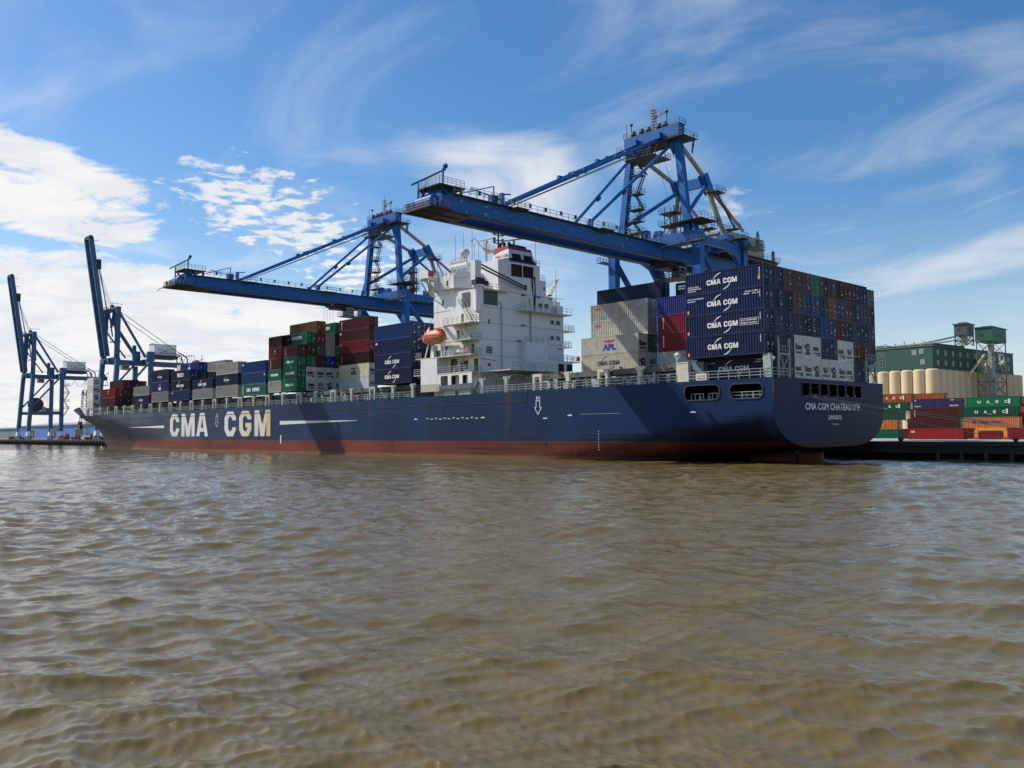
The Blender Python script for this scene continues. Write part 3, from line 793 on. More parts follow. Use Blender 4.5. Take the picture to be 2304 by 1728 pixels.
# ------------------------------------------------------------------ deck fittings
BAY = [-258.2, -243.9, -229.6, -215.4, -201.3, -187.0, -172.8, -158.6, -144.3, -130.3, -115.9, -101.6, -87.1]
def edge(x): return 0.0 if x > -190 else YC-HB(x, 10.8)
def build_deck_gear():
    # stanchions that carry the outer stacks
    a = MB(); a.box(-0.36, 0.36, 0.0, 0.5, 0, 2.45); a.box(-0.36, 0.36, -0.02, 0.5, 2.45, 2.68); a.beam((-0.2, 0.25, 2.0), (-0.75, 0.25, 2.62), 0.3, 0.4); a.beam((0.2, 0.25, 2.0), (0.75, 0.25, 2.62), 0.3, 0.4)
    mid = a.mesh('stanchion', M_PALEG)
    a = MB()
    a.box(-1.02, -0.58, 0, 0.5, 0, 2.2); a.box(0.58, 1.02, 0, 0.5, 0, 2.2); a.box(-1.02, 1.02, 0.0, 0.5, 2.2, 2.68)
    a.beam((-0.58, 0.25, 1.9), (-0.25, 0.25, 2.2), 0.28, 0.46); a.beam((0.58, 0.25, 1.9), (0.25, 0.25, 2.2), 0.28, 0.46)
    arch = a.mesh('arch_stanchion', M_PALEG)
    a = MB(); a.box(-1.0, 1.0, 0, 0.6, 0, 2.6); a.box(-1.05, 1.05, -0.05, 0.6, 2.6, 2.75)
    block = a.mesh('block_stanchion', M_CREAM)
    rng = random.Random(3)
    posts = []
    for s in BAY:
        posts.append((s-0.92, arch)); posts.append((s+6.1, mid))
    posts += [(-74.7, mid), (-48.7, mid), (-41.3, arch), (-34.6, mid), (-27.4, arch), (-20.4, mid), (-12.9, block), (0.35, mid), (-54.8, mid)]
    for x, me in posts:
        o = link(me.name.split('.')[0], me, ship, (x, edge(x)+0.12, zdeck(x)-0.03))
        if x > -55 and me is not block:
            o.material_slots[0].link = 'OBJECT'; o.material_slots[0].material = M_CREAM if x > -45 and x < -20 else M_PALEG
    # coamings, hatch covers and the gear that fills the passage under the stacks
    co, hc, ge, pi = MB(), MB(), MB(), MB()
    bays = [(s, s+12.2) for s in BAY] + [(-40.5, -28.3), (-26.3, -14.1)]
    for a0, a1 in bays:
        e = max(2.6, edge(a0)+2.4, edge(a1)+2.4); zd = zdeck(a0)-0.05
        co.box(a0-0.3, a1+0.3, e, BEAM-e, zd, zd+1.75)
        hc.box(a0-0.2, a1+0.2, e-1.2, BEAM-e+1.2, zd+1.8, zd+2.62)
        for k in range(10): co.box(a0+k*1.3, a0+k*1.3+0.1, e-0.25, e, zd, zd+1.75)
        # passage wall details: boxes, pipes, vents
        for k in range(16):
            x = rng.uniform(a0, a1); w = rng.uniform(0.15, 0.9); h = rng.uniform(0.3, 1.6); y = e-rng.uniform(0.4, 1.6)
            (ge if rng.random() < 0.6 else hc).box(x, x+w, y, y+rng.uniform(0.2, 0.6), zd+(rng.uniform(0, .9) if h < 0.8 else 0), zd+h+rng.uniform(0, .6))
        for k in range(3): pi.tube((a0-1.8, e-0.15-0.2*k, zd+0.5+0.5*k), (a1+0.2, e-0.15-0.2*k, zd+0.5+0.5*k), 0.09, 6)
        for k in range(3):
            x = a0+2+k*4; ge.tube((x, e-0.9, zd), (x, e-0.9, zd+1.0), 0.16, 8); ge.sphere((x, e-0.9, zd+1.1), 0.3, 8)
    co.box(-12.2, -10.4, 1.6, BEAM-1.6, 11.1, 13.9)
    co.build('hatch_coaming', M_COAM, ship); hc.build('hatch_cover', paint('hatch_cover_grey', (0.12, 0.13, 0.125), 0.7, dirt=0.6, dirt_col=(0.10, 0.05, 0.03)), ship)
    ge.build('deck_equipment', paint('deck_gear_white', (0.48, 0.50, 0.48), 0.6, dirt=0.6, dirt_col=(0.10, 0.08, 0.06), scale=1.5), ship)
    pi.build('deck_pipe', M_PALEG, ship)
    rl = MB()
    xs = [-257, -245, -235, -225, -215, -200, -185, -170, -155, -140, -125, -110, -95, -75]
    rl.rail([(x, edge(x)+0.1, zdeck(x)-0.03) for x in xs], 1.15, 2.0, 0.035, 3)
    rl.rail([(-55, 0.1, zdeck(-50)-0.03), (-13.9, 0.1, 11.15)], 1.2, 1.6, 0.04, 3)
    rl.rail([(-11.8, 0.1, 11.17), (0.8, 0.1, 11.17)], 1.2, 1.5, 0.045, 3)
    rl.rail([(0.9, 0.2, 11.17), (0.9, 4.2, 11.17)], 1.2, 1.2, 0.04, 3)
    rl.build('deck_railing', M_RAIL, ship)
    # rusty lashing gear heaped along the coaming tops aft of the house
    ru = MB()
    for k in range(70):
        x = rng.choice([rng.uniform(-52, -44), rng.uniform(-40, -28), rng.uniform(-27, -13), rng.uniform(-131, -117), rng.uniform(-104, -89)])
        z = 13.55+rng.uniform(-0.4, 0.35); y = rng.uniform(0.6, 2.2)
        ru.beam((x, y, z), (x+rng.uniform(-0.9, 0.9), y+rng.uniform(-0.4, 0.4), z+rng.uniform(-0.25, 0.35)), rng.uniform(0.08, 0.3))
    ru.build('lashing_gear', M_RUSTY, ship)
    # stack of lashing bins by the green stacks
    lb = MB(); lb.box(-142, -134.5, 0.5, 2.2, 10.95, 11.4)
    for k in range(9): lb.box(-142+k*0.9, -141.4+k*0.9, 0.5, 2.0, 11.4, 12.5+0.4*rng.random())
    for k in range(3): lb.beam((-143, 0.45, 11.3+0.6*k), (-134, 0.45, 11.3+0.6*k), 0.12)
    lb.build('lashing_bin', M_RUSTY, ship)
    # steel frames and ladder at the port quarter, lamp, sign board
    fr = MB()
    for x, y in ((0.6, 2.3), (0.6, 5.0)): fr.box(x-0.12, x+0.12, y-0.12, y+0.12, 11.2, 16.4)
    fr.beam((0.6, 2.3, 14.3), (0.6, 5.0, 14.3), 0.2); fr.beam((0.6, 2.5, 11.4), (0.6, 4.9, 14.2), 0.12); fr.beam((0.6, 4.9, 11.4), (0.6, 2.5, 14.2), 0.12)
    fr.rail([(0.6, 2.3, 14.3), (0.6, 5.0, 14.3)], 1.1, 0.9, 0.03, 2)
    for k in range(14): fr.beam((0.7, 2.9, 11.5+k*0.3), (0.7, 3.5, 11.5+k*0.3), 0.05)
    for y in (27.6, 30.8): fr.box(0.45, 0.7, y-0.12, y+0.12, 11.4, 14.6)
    fr.rail([(0.6, 27.6, 14.4), (0.6, 31.2, 14.4)], 1.1, 0.9, 0.03, 2); fr.beam((0.6, 27.7, 11.6), (0.6, 30.7, 14.3), 0.12); fr.beam((0.6, 30.7, 11.6), (0.6, 27.7, 14.3), 0.12)
    fr.build('lashing_frame', M_PALEG, ship)
    cp = MB(); cp.box(-0.45, 0.5, 0.25, 1.0, 11.15, 14.3); cp.build('corner_pillar', M_PALEG, ship)
    sg = MB(); sg.box(-10.6, -8.9, 0.0, 0.06, 11.25, 12.15); sb = sg.build('warning_board', M_WHITE, ship)
    link('board_text', text_mesh('DANGER', 1.4, 0.26, 0.02, 0.012, M_RMARK), sb, (-10.45, 0.0, 11.72)); link('board_text', text_mesh('PROPELLER', 1.4, 0.26, 0.02, 0.012, M_KMARK), sb, (-10.45, 0.0, 11.36))
    lp = MB(); lp.tube((-13.9, 0.4, 14.0), (-13.9, 0.4, 15.0), 0.1, 6); lp.tube((-14.0, 0.2, 14.7), (-13.8, 0.6, 15.0), 0.45, 10); lp.build('deck_lamp', M_WHITE, ship)
    bb = MB(); bb.box(-299, -296, YC-0.15, YC+0.15, 11, 20.5); bb.tube((-297.5, YC, 20), (-297.5, YC, 24), 0.12, 6)
    bb.beam((-297.5, YC-1.2, 21), (-297.5, YC+1.2, 21), 0.12)
    bb.build('fore_mast', M_WHITE, ship)
build_deck_gear()

# ------------------------------------------------------------------ superstructure
def build_house():
    d = MB()
    PW = 2.45
    d.box(-70.9, -58.0, PW, 24.5, 11.1, 27.0)
    d.box(-70.9, -58.0, PW, 21.4, 27.0, 30.2)
    d.box(-70.9, -65.0, PW, 24.5, 30.2, 33.5)
    d.box(-66.5, -58.0, 7.2, 19.7, 30.2, 33.3)
    d.box(-66.4, -58.0, 7.2, 18.05, 33.3, 36.0)
    # slightly proud trunk, low house with the dark doors
    d.box(-58.0, -56.8, 12.9, 19.1, 11.1, 21.05)
    d.box(-58.0, -53.0, 15.3, 21.5, 11.1, 17.5)
    d.box(-71.85, -67.0, 0.0, PW, 13.3, 18.25)                 # closed side plating, port
    d.box(-66.9, -57.4, 1.9, PW, 11.1, 15.1)
    house = d.build('deckhouse', M_WHITE, ship)
    # wall at the ship's side with three rounded openings
    op = [rrect(-66.0, -63.9, 12.9, 14.68, 0.25), rrect(-63.0, -60.75, 12.9, 14.68, 0.25), rrect(-59.85, -58.4, 12.9, 14.6, 0.25)]
    link('side_wall', poly_panel([(-67.0, 12.3), (-57.3, 12.3), (-57.3, 15.1), (-67.0, 15.1)], op, lambda u, v, w: (u, w+0.1, v), M_WHITE, 0.14), house)
    w = MB()
    for x0, x1 in ((-65.6, -65.1), (-64.9, -64.0), (-62.8, -62.1), (-61.8, -61.0)): w.box(x0, x1, 1.82, 1.9, 12.3, 14.6)
    w.build('doorway', M_BLACK, house)
    w = MB()
    for x0, x1, z0, z1 in ((-63.2, -62.4, 15.25, 17.3), (-62.2, -61.0, 15.9, 17.4), (-59.4, -58.3, 15.3, 17.6), (-65.9, -64.0, 15.3, 17.9), (-64.2, -63.4, 21.1, 23.0), (-62.8, -62.3, 22.0, 22.7), (-60.0, -59.4, 18.4, 20.3), (-62.4, -61.9, 19.2, 20.0), (-68.6, -66.9, 18.4, 20.4), (-62.9, -62.2, 24.1, 26.0)): w.box(x0, x1, PW-0.03, PW, z0, z1)
    w.build('doorway', paint('doorway_dark_grey', (0.045, 0.05, 0.052), 0.6, dirt=0.5), house)
    # seams between the tiers
    s = MB()
    for z in (15.2, 18.2, 21.1, 24.1, 27.0, 30.2): s.box(-58.0, -57.96, PW, 24.5, z-0.04, z+0.04); s.box(-70.9, -66, PW-0.03, PW, z-0.04, z+0.04)
    s.build('tier_seam', paint('seam_grey', (0.36, 0.36, 0.36), 0.6, dirt=0.2), house)
    # decks that jut out to the ship's side
    p = MB()
    for x0, x1, z in ((-66.9, -57.6, 15.2), (-73.4, -57.4, 18.28), (-63.0, -57.5, 21.0), (-65.2, -57.3, 24.02), (-74.0, -71.8, 15.2)):
        p.box(x0, x1, -0.02, PW+0.05 if x0 > -73.5 else 2.0, z-0.16, z)
    p.box(-57.6, -49.5, 2.0, 14.0, 15.02, 15.2)
    p.box(-58.0, -55.7, 11.7, 24.6, 26.75, 26.9)
    for y0, y1, z in ((24.5, 30.6, 24.55), (24.5, 29.7, 21.3), (24.5, 32.2, 18.4)): p.box(-63, -60.6, y0, y1, z-0.15, z)
    p.box(-69.5, -65.2, 5.0, 7.2, 30.9, 31.05); p.box(-58.2, -56.6, 2.2, 9.0, 29.9, 30.05)
    p.build('balcony_deck', M_CREAM, house)
    # railings
    r = MB()
    r.rail([(-66.9, 0.05, 15.2), (-57.6, 0.05, 15.2), (-57.55, 2.4, 15.2)], 1.1, 1.5, 0.04, 3)
    r.rail([(-66.0, 0.05, 18.28), (-57.45, 0.05, 18.28), (-57.4, 2.4, 18.28)], 1.1, 1.5, 0.04, 3)
    r.rail([(-73.3, 0.05, 18.28), (-71.8, 0.05, 18.28)], 1.1, 0.8, 0.04, 3); r.rail([(-73.9, 0.05, 15.2), (-71.9, 0.05, 15.2)], 1.1, 0.8, 0.04, 3)
    r.rail([(-61.8, 0.05, 21.0), (-57.55, 0.05, 21.0), (-57.5, 2.4, 21.0)], 1.1, 1.4, 0.035, 3)
    r.rail([(-65.1, 0.05, 24.02), (-57.35, 0.05, 24.02), (-57.3, 2.4, 24.02)], 1.1, 1.4, 0.03, 3)
    r.rail([(-49.6, 2.2, 15.2), (-49.6, 14, 15.2)], 1.1, 1.5, 0.03, 2)
    r.rail([(-58, 11.8, 26.9), (-55.75, 11.8, 26.9), (-55.75, 24.5, 26.9)], 1.1, 1.4, 0.03, 2)
    r.rail([(-56.85, 12.9, 21.05), (-56.85, 19.1, 21.05)], 1.1, 1.4, 0.03, 2); r.rail([(-53.05, 15.3, 17.5), (-53.05, 21.5, 17.5)], 1.1, 1.2, 0.03, 2)
    for y0, y1, z in ((24.5, 30.5, 24.55), (24.5, 29.6, 21.3), (24.5, 32.1, 18.4)): r.rail([(-60.7, y0, z), (-60.7, y1, z), (-63, y1, z)], 1.1, 0.9, 0.03, 3)
    r.rail([(-69.4, 5.1, 31.05), (-65.3, 5.1, 31.05)], 1.0, 1.0, 0.03, 2); r.rail([(-56.7, 2.3, 30.05), (-56.7, 9, 30.05)], 1.0, 1.2, 0.03, 2)
    r.rail([(-70.9, 2.5, 33.5), (-66, 2.5, 33.5), (-66, 7.2, 33.5)], 1.1, 1.3, 0.03, 2)
    r.rail([(-71.2, 6.8, 36.6), (-66.2, 6.8, 36.6)], 1.1, 0.8, 0.03, 3); r.rail([(-58.05, 16.5, 36.0), (-58.05, 18.0, 36.0)], 1.0, 0.7, 0.03, 2)
    r.rail([(-58.1, 18.1, 33.3), (-58.1, 19.6, 33.3)], 1.0, 0.7, 0.03, 2)
    r.build('house_railing', M_RAIL, house)
    # stairs between the port decks
    st = MB()
    st.stairs((-63.6, 1.4, 15.2), (-61.0, 1.4, 18.2), 0.8, 10); st.stairs((-58.8, 1.4, 18.3), (-61.2, 1.4, 21.0), 0.8, 10)
    st.stairs((-58.8, 1.4, 21.0), (-61.2, 1.4, 24.0), 0.8, 10); st.stairs((-58.6, 1.4, 24.0), (-62.4, 1.6, 28.6), 0.9, 14)
    st.build('house_stairs', M_PALEG, house)
    # curved stair tower below the bridge and its ledges
    c = MB(); c.tube((-66.4, 6.6, 24.0), (-66.4, 6.6, 34.0), 4.15, 28); tw = smooth(c.build('stair_tower', M_WHITE, house), 30)
    c = MB(); c.tube((-66.4, 6.6, 30.85), (-66.4, 6.6, 31.05), 4.9, 28); c.tube((-66.4, 6.6, 32.9), (-66.4, 6.6, 33.0), 4.2, 28); c.build('tower_ledge', M_CREAM, tw)
    # flat dark panels: the shade of a recessed balcony put into colour
    g = MB(); g.box(-62.6, -60.4, 2.36, 2.46, 27.2, 29.8); g.box(-57.985, -57.94, 3.6, 7.0, 27.4, 29.9); g.build('gallery_shade_panel', paint('gallery_shadow', (0.10, 0.11, 0.11), 0.7, dirt=0.4), house)
    # windows
    for ys in ((20.8, 21.75), (22.45, 23.4)):
        for z in (25.05, 22.05): window(house, ys, z, 0.74)
    for ys in ((17.6, 18.55), (19.28, 20.25)): window(house, ys, 28.1, 0.72)
    q = MB()
    for x, z in ((-67.0, 31.7), (-68.4, 28.2), (-66.9, 18.5)): q.box(x, x+0.45, PW-0.03, PW, z, z+0.95)
    q.build('porthole', M_GLASS, house)
    q = MB(); q.box(-58, -57.97, 4.6, 5.0, 23.9, 24.75); q.box(-58, -57.97, 19.0, 19.3, 31.5, 32.1); q.build('porthole', M_GLASS, house)
    # louvres
    def louvre(x, y0, y1, z0, z1, n, name='louvre'):
        b = MB(); b.box(x, x+0.03, y0, y1, z0, z1); lo = b.build(name, M_BLACK, house)
        b = MB()
        for k in range(n): b.box(x+0.03, x+0.10, y0, y1, z0+(k+.35)*(z1-z0)/n, z0+(k+.62)*(z1-z0)/n)
        b.build('louvre_slat', paint('louvre_dark', (0.018, 0.018, 0.02), 0.6, dirt=0.2) if n > 6 else M_WHITE, lo)
    louvre(-58, 4.1, 5.6, 18.55, 19.85, 5)
    louvre(-58, 10.5, 13.28, 33.28, 35.6, 8); louvre(-58, 13.57, 16.28, 33.38, 35.55, 8)
    b = MB()
    b.box(-53, -52.96, 17.6, 19.1, 15.2, 16.95); b.box(-53, -52.96, 19.9, 21.4, 15.2, 16.95); b.build('dark_door', M_BLACK, house)
    b = MB(); b.box(-58, -57.9, 4.45, 5.15, 16.3, 16.8); b.build('hose_box', M_RMARK, house)
    b = MB(); b.tube((-57.85, 7.8, 15.2), (-57.85, 7.8, 28.0), 0.07, 6); b.tube((-57.85, 7.8, 28.0), (-57.85, 7.1, 28.0), 0.07, 6)
    b.tube((-57.85, 15.3, 21), (-57.85, 15.3, 26.7), 0.09, 6); b.tube((-57.9, 2.6, 17.55), (-57.9, 6.4, 17.35), 0.06, 6)
    b.build('wall_pipe', paint('pipe_grey', (0.30, 0.30, 0.31), 0.6, dirt=0.4), house)
    b = MB()
    for y, z in ((12.9, 24.2), (11.8, 21.2), (20.2, 30.5), (17.0, 29.9), (20.5, 29.9), (22.8, 20.3), (13.0, 29.9)): b.box(-58, -57.6, y, y+0.9, z, z+0.14)
    b.build('wall_lamp', M_DARK, house)
    # soot under the funnel, rust runs
    so = paint('soot', (0.012, 0.012, 0.013), 0.9, dirt=0.0)
    sm = bpy.data.materials.new('soot_stain'); sm.use_nodes = True
    nt = sm.node_tree; bs = nt.nodes['Principled BSDF']; bs.inputs['Base Color'].default_value = (0.012, 0.012, 0.013, 1); bs.inputs['Roughness'].default_value = 0.9
    tcn = nt.nodes.new('ShaderNodeTexCoord'); mpn = nt.nodes.new('ShaderNodeMapping'); mpn.inputs['Scale'].default_value = (1, 2.2, 0.18)
    nn = nt.nodes.new('ShaderNodeTexNoise'); nn.inputs['Scale'].default_value = 1.0; nn.inputs['Detail'].default_value = 6
    rr_ = nt.nodes.new('ShaderNodeMapRange'); rr_.inputs[1].default_value = 0.42; rr_.inputs[2].default_value = 0.56
    nt.links.new(tcn.outputs['Object'], mpn.inputs[0]); nt.links.new(mpn.outputs[0], nn.inputs['Vector']); nt.links.new(nn.outputs[0], rr_.inputs[0]); nt.links.new(rr_.outputs[0], bs.inputs['Alpha'])
    b = MB(); b._add([(-57.955, 15.6, 33.4), (-57.955, 16.9, 33.9), (-57.955, 16.8, 27.2), (-57.955, 16.35, 27.2)], [(0, 1, 2, 3)]); b.build('soot_stain', sm, house)
    # bridge
    wmb = MB(); wmb.box(-71.1, -66.3, 7.0, 25.2, 33.5, 34.35); wmb.box(-71.1, -66.3, 7.0, 25.2, 35.7, 36.1); wmb.box(-71.5, -65.9, 6.4, 25.8, 36.1, 36.5)
    for x in (-71.1, -69.7, -68.2, -66.6): wmb.box(x, x+0.22, 7.0, 7.2, 34.35, 35.7)
    for y in np.arange(7.0, 25.0, 1.65): wmb.box(-66.5, -66.3, y, y+0.2, 34.35, 35.7); wmb.box(-71.1, -70.9, y, y+0.2, 34.35, 35.7)
    br = wmb.build('bridge', M_WHITE, ship)
    gl = MB(); gl.box(-70.95, -66.45, 7.1, 7.14, 34.35, 35.7); gl.box(-66.46, -66.42, 7.1, 25.1, 34.35, 35.7); gl.build('bridge_window', M_GLASS2, br)
    # bridge wing with its brackets
    wg = MB(); wg.box(-72.4, -69.5, 0.0, 7.0, 33.35, 33.55); wg.box(-72.4, -72.3, 0.0, 7.0, 33.55, 34.7); wg.box(-72.4, -69.5, 0.0, 0.1, 33.55, 34.75)
    wing = wg.build('bridge_wing', M_WHITE, br)
    hl = [[(0.1, 32.7), (1.75, 31.0), (1.85, 32.5), (1.4, 32.95), (0.3, 33.0)], [(2.4, 33.15), (4.0, 33.15), (4.0, 32.1), (3.6, 31.7)]]
    me = poly_panel([(0, 33.35), (0, 33.2), (2.45, 30.3), (4.6, 30.3), (4.6, 33.35)], hl, lambda u, v, w: (-69.6+w, u, v), M_WHITE, 0.16); link('wing_bracket', me, wing)
    me = poly_panel([(0, 33.35), (0, 33.2), (2.45, 30.3), (4.6, 30.3), (4.6, 33.35)], hl, lambda u, v, w: (-72.0+w, u, v), M_WHITE, 0.16); link('wing_bracket', me, wing)
    b = MB(); b.box(-69.45, -69.35, 0.1, 1.2, 33.6, 34.7); b.build('life_ring_box', M_RMARK, wing)
    b = MB(); b.rail([(-69.5, 1.3, 33.55), (-69.5, 6.9, 33.55)], 0.9, 1.2, 0.03, 2); b.tube((-69.6, 2.3, 33.5), (-69.6, 2.3, 36.4), 0.07, 6); b.box(-69.8, -69.4, 2.2, 2.55, 33.6, 34.7); b.build('wing_railing', M_RAIL, wing)
    # name board over the bridge
    nb = MB(); nb.box(-71.0, -66.4, 6.7, 6.75, 36.6, 37.25); nbo = nb.build('name_board', M_WHITE, br)
    link('name_text', text_mesh('CMA CGM CHATEAU D\'IF', 4.3, 0.42, 0.02, 0.012, M_KMARK), nbo, (-70.85, 6.7, 36.7))
    # funnel
    f = MB()
    def fr(z): k = (z-36.0)/3.0; return (-63.0+0.5*k, -58.1-0.62*k, 10.2+0.25*k, 17.2-0.75*k)
    zs = [36.0, 36.75, 38.45, 39.05]
    mats = [2, 0, 1]
    for a, b_, mi in zip(zs, zs[1:], mats):
        x0, x1, y0, y1 = fr(a); X0, X1, Y0, Y1 = fr(b_); f.mi = mi
        f._add([(x0, y0, a), (x1, y0, a), (x1, y1, a), (x0, y1, a), (X0, Y0, b_), (X1, Y0, b_), (X1, Y1, b_), (X0, Y1, b_)], [(0, 1, 5, 4), (1, 2, 6, 5), (2, 3, 7, 6), (3, 0, 4, 7)] + ([(4, 5, 6, 7)] if b_ == zs[-1] else []))
    fo = f.build('funnel', [M_WHITE, paint('funnel_red', (0.36, 0.02, 0.03), 0.45, dirt=0.25), paint('funnel_blue', (0.02, 0.04, 0.10), 0.5, dirt=0.2)], ship)
    # red sweep on the port face
    def fy(z): return 10.2+0.25*(z-36.0)/3.0-0.02
    sw = MB(); pts = [(-62.55, 38.5), (-62.6, 37.75), (-61.6, 38.05), (-60.4, 38.32), (-59.2, 38.46), (-58.6, 38.5)]
    sw.prism(pts, lambda u, v, w: (u, fy(v)+w, v), 0.01, -0.01); sw.build('funnel_sweep', MATS['funnel_red'], fo, recalc=True)
    tm = text_mesh('CMA', 1.75, 0.62, 0.025, 0.02, M_RMARK); link('funnel_text', tm, fo, (-62.2, 10.18, 36.95), (R(-4), 0, 0))
    tm = text_mesh('CGM', 1.75, 0.62, 0.025, 0.02, M_KMARK); link('funnel_text', tm, fo, (-60.3, 10.18, 36.95), (R(-4), 0, 0))
    lv = MB()
    for y0, y1 in ((11.05, 13.45), (14.05, 16.4)):
        for a, b_ in ((36.4, 37.7),):
            xa, xb = fr(a)[1]+0.02, fr(b_)[1]+0.02; lv._add([(xa, y0, a), (xa, y1, a), (xb, y1-0.1, b_), (xb, y0+0.05, b_)], [(0, 1, 2, 3)])
    lvo = lv.build('funnel_louvre', M_BLACK, fo)
    sl_ = MB()
    for y0, y1 in ((11.08, 13.4), (14.08, 16.3)):
        for k in range(6):
            z = 36.5+k*0.2; x = fr(z)[1]+0.03; sl_.box(x, x+0.06, y0, y1, z, z+0.05)
    sl_.build('louvre_slat', MATS['louvre_dark'], lvo)
    ex = MB()
    for x, y in ((-62.0, 11.5), (-61.2, 11.8), (-60.3, 12.2)): ex.tube((x, y, 39.0), (x, y, 40.2), 0.30, 10)
    ex.box(-61.0, -59.2, 12.8, 15.2, 39.0, 39.5); ex.tube((-60.2, 12.4, 39.2), (-60.0, 15.6, 39.1), 0.75, 12)
    ex.tube((-59.5, 15.6, 39.0), (-59.5, 15.6, 39.6), 0.25, 8)
    ex.build('exhaust_pipe', paint('exhaust_black', (0.012, 0.010, 0.010), 0.7, dirt=0.3, dirt_col=(0.06, 0.02, 0.015)), fo)
    # masts, radars, aerials, satellite domes
    m1 = MB(); m1.tube((-71.0, 16.0, 36.5), (-71.0, 16.0, 42.3), 0.32, 8, 0.2); m1.beam((-71, 15.0, 41.2), (-71, 18.6, 40.6), 0.45, 0.35); m1.beam((-71, 16, 40.2), (-69.2, 17.6, 40.9), 0.35); m1.beam((-71, 16, 40.4), (-71, 12.8, 43.0), 0.14)
    m1.rail([(-71, 15.2, 41.3), (-71, 18.4, 40.8)], 1.0, 0.9, 0.04, 2)
    m1.box(-71.3, -70.7, 15.7, 16.3, 42.3, 42.8)
    mo = m1.build('radar_mast', paint('mast_pinkish_white', (0.66, 0.50, 0.45), 0.6, dirt=0.3), ship)
    b = MB(); b.beam((-73.1, 16.0, 43.0), (-68.9, 16.0, 42.95), 0.28, 0.16); b.build('radar_scanner', paint('radar_grey', (0.30, 0.31, 0.32), 0.6), mo)
    m2 = MB(); m2.tube((-65.2, 14.0, 36.0), (-65.2, 14.0, 43.6), 0.28, 8, 0.12)
    for z in (41.0, 41.6, 42.6, 43.1): m2.beam((-65.2, 12.9, z), (-65.2, 15.1, z), 0.16); m2.box(-65.4, -65.0, 12.7, 13.1, z, z+0.45); m2.box(-65.4, -65.0, 14.9, 15.3, z, z+0.45)
    mo2 = m2.build('signal_mast', M_DARK, ship)
    b = MB(); b.beam((-64.2, 14.2, 41.3), (-60.0, 16.8, 41.6), 0.30, 0.22); b.tube((-62.3, 15.4, 39.0), (-62.3, 15.4, 41.3), 0.2, 8); b.build('radar_scanner', MATS['radar_grey'], mo2)
    sd = MB(); sd.tube((-69.3, 9, 36.5), (-69.3, 9, 38.3), 0.45, 10, 0.25); sd.sphere((-69.3, 9, 39.1), 0.92, 16); smooth(sd.build('satellite_dome', paint('dome_grey', (0.55, 0.56, 0.56), 0.5), ship), 60)
    sd = MB(); sd.sphere((-64.8, 8.5, 36.6), 0.6, 12, 0.7); sd.sphere((-59, 17.5, 36.5), 0.5, 10); smooth(sd.build('satellite_dome', MATS['dome_grey'], ship), 60)
    an = MB()
    for x, y, z0, z1 in ((-70.6, 7.6, 36.5, 42.5), (-69.6, 8.8, 36.5, 43.0), (-68.6, 10.2, 36.5, 47.0), (-67.6, 11, 36.5, 41.2), (-66.9, 9.3, 36.5, 40.6), (-58.8, 17.8, 36.1, 43.0), (-58, 22.5, 27, 36), (-67.5, 9.2, 36.5, 41.2), (-68.9, 7.6, 36.5, 39)):
        an.tube((x, y, z0), (x, y, z1), 0.05, 5)
    an.sphere((-67.5, 9.2, 41.3), 0.22, 8)
    an.build('whip_aerial', paint('aerial_grey', (0.25, 0.26, 0.28), 0.6), ship)
    # provision crane on the port side, jib stowed athwart
    pc = MB(); pc.tube((-57.0, 1.5, 25.9), (-57.0, 1.5, 30.3), 0.78, 18); pc.tube((-57.0, 1.5, 25.5), (-57.0, 1.5, 25.9), 0.4, 18, 0.78); pc.tube((-57, 1.5, 30.1), (-57, 1.5, 30.5), 1.1, 18)
    pc.box(-58.0, -57.2, 1.0, 2.6, 26.2, 26.9)
    pco = pc.build('provision_crane', M_WHITE, ship); smooth(pco, 40)
    b = MB(); b.box(-57.7, -56.5, 0.3, 1.7, 31.2, 34.8); b.build('crane_housing', M_WHITE, pco)
    b = MB(); b.tube((-56.6, 0.4, 31.2), (-56.6, 2.2, 31.2), 0.62, 12); b.box(-57.4, -56.2, 0.2, 3.2, 30.5, 31.3); b.build('crane_winch', M_DARK, pco)
    b = MB(); b.tube((-56.9, 0.8, 34.6), (-56.9, 13.2, 31.3), 0.17, 8); b.tube((-56.9, 1.9, 33.7), (-56.9, 13.0, 30.9), 0.17, 8)
    b.box(-57.1, -56.7, 12.9, 13.3, 30.7, 31.7); b.tube((-57.2, 0.8, 34.6), (-56.6, 0.8, 34.6), 0.32, 12)
    b.build('crane_jib', paint('jib_dark_grey', (0.07, 0.075, 0.08), 0.5, dirt=0.3), pco)
    b = MB(); b.tube((-56.9, 14.2, 30.4), (-56.9, 14.2, 29.3), 0.04, 5); b.tube((-56.9, 13.2, 31.0), (-56.9, 14.2, 30.4), 0.05, 5); b.box(-57.1, -56.7, 14.0, 14.4, 28.5, 29.3); b.tube((-56.9, 14.2, 28.5), (-56.9, 14.2, 28.0), 0.1, 6); b.build('crane_hook', M_YMARK, pco)
    # second small crane, starboard
    sc = MB(); sc.tube((-61, 24.0, 27), (-61, 24.0, 29.6), 0.4, 10)
    for e in (-0.35, 0.35): sc.beam((-61+e, 22.9, 30.0), (-61+e*0.5, 26.2, 34.9), 0.22)
    for k in range(6):
        t0 = k/6; sc.beam((-61.35, 22.9+3.3*t0, 30+4.9*t0), (-60.65, 22.9+3.3*(t0+.1), 30+4.9*(t0+.12)), 0.14)
    sc.tube((-61, 26.2, 34.9), (-61, 21.6, 32.0), 0.06, 5); sc.box(-61.4, -60.6, 22.4, 24.4, 29.2, 30.2)
    sc.build('stores_crane', paint('stores_crane_cream', (0.62, 0.52, 0.44), 0.6, dirt=0.5, dirt_col=(0.12, 0.05, 0.04), scale=2), ship)
    # stowed gangway and panels at the foot of the house
    gw = MB(); gw.box(-71.8, -66.3, -0.06, 0.1, 11.95, 13.25)
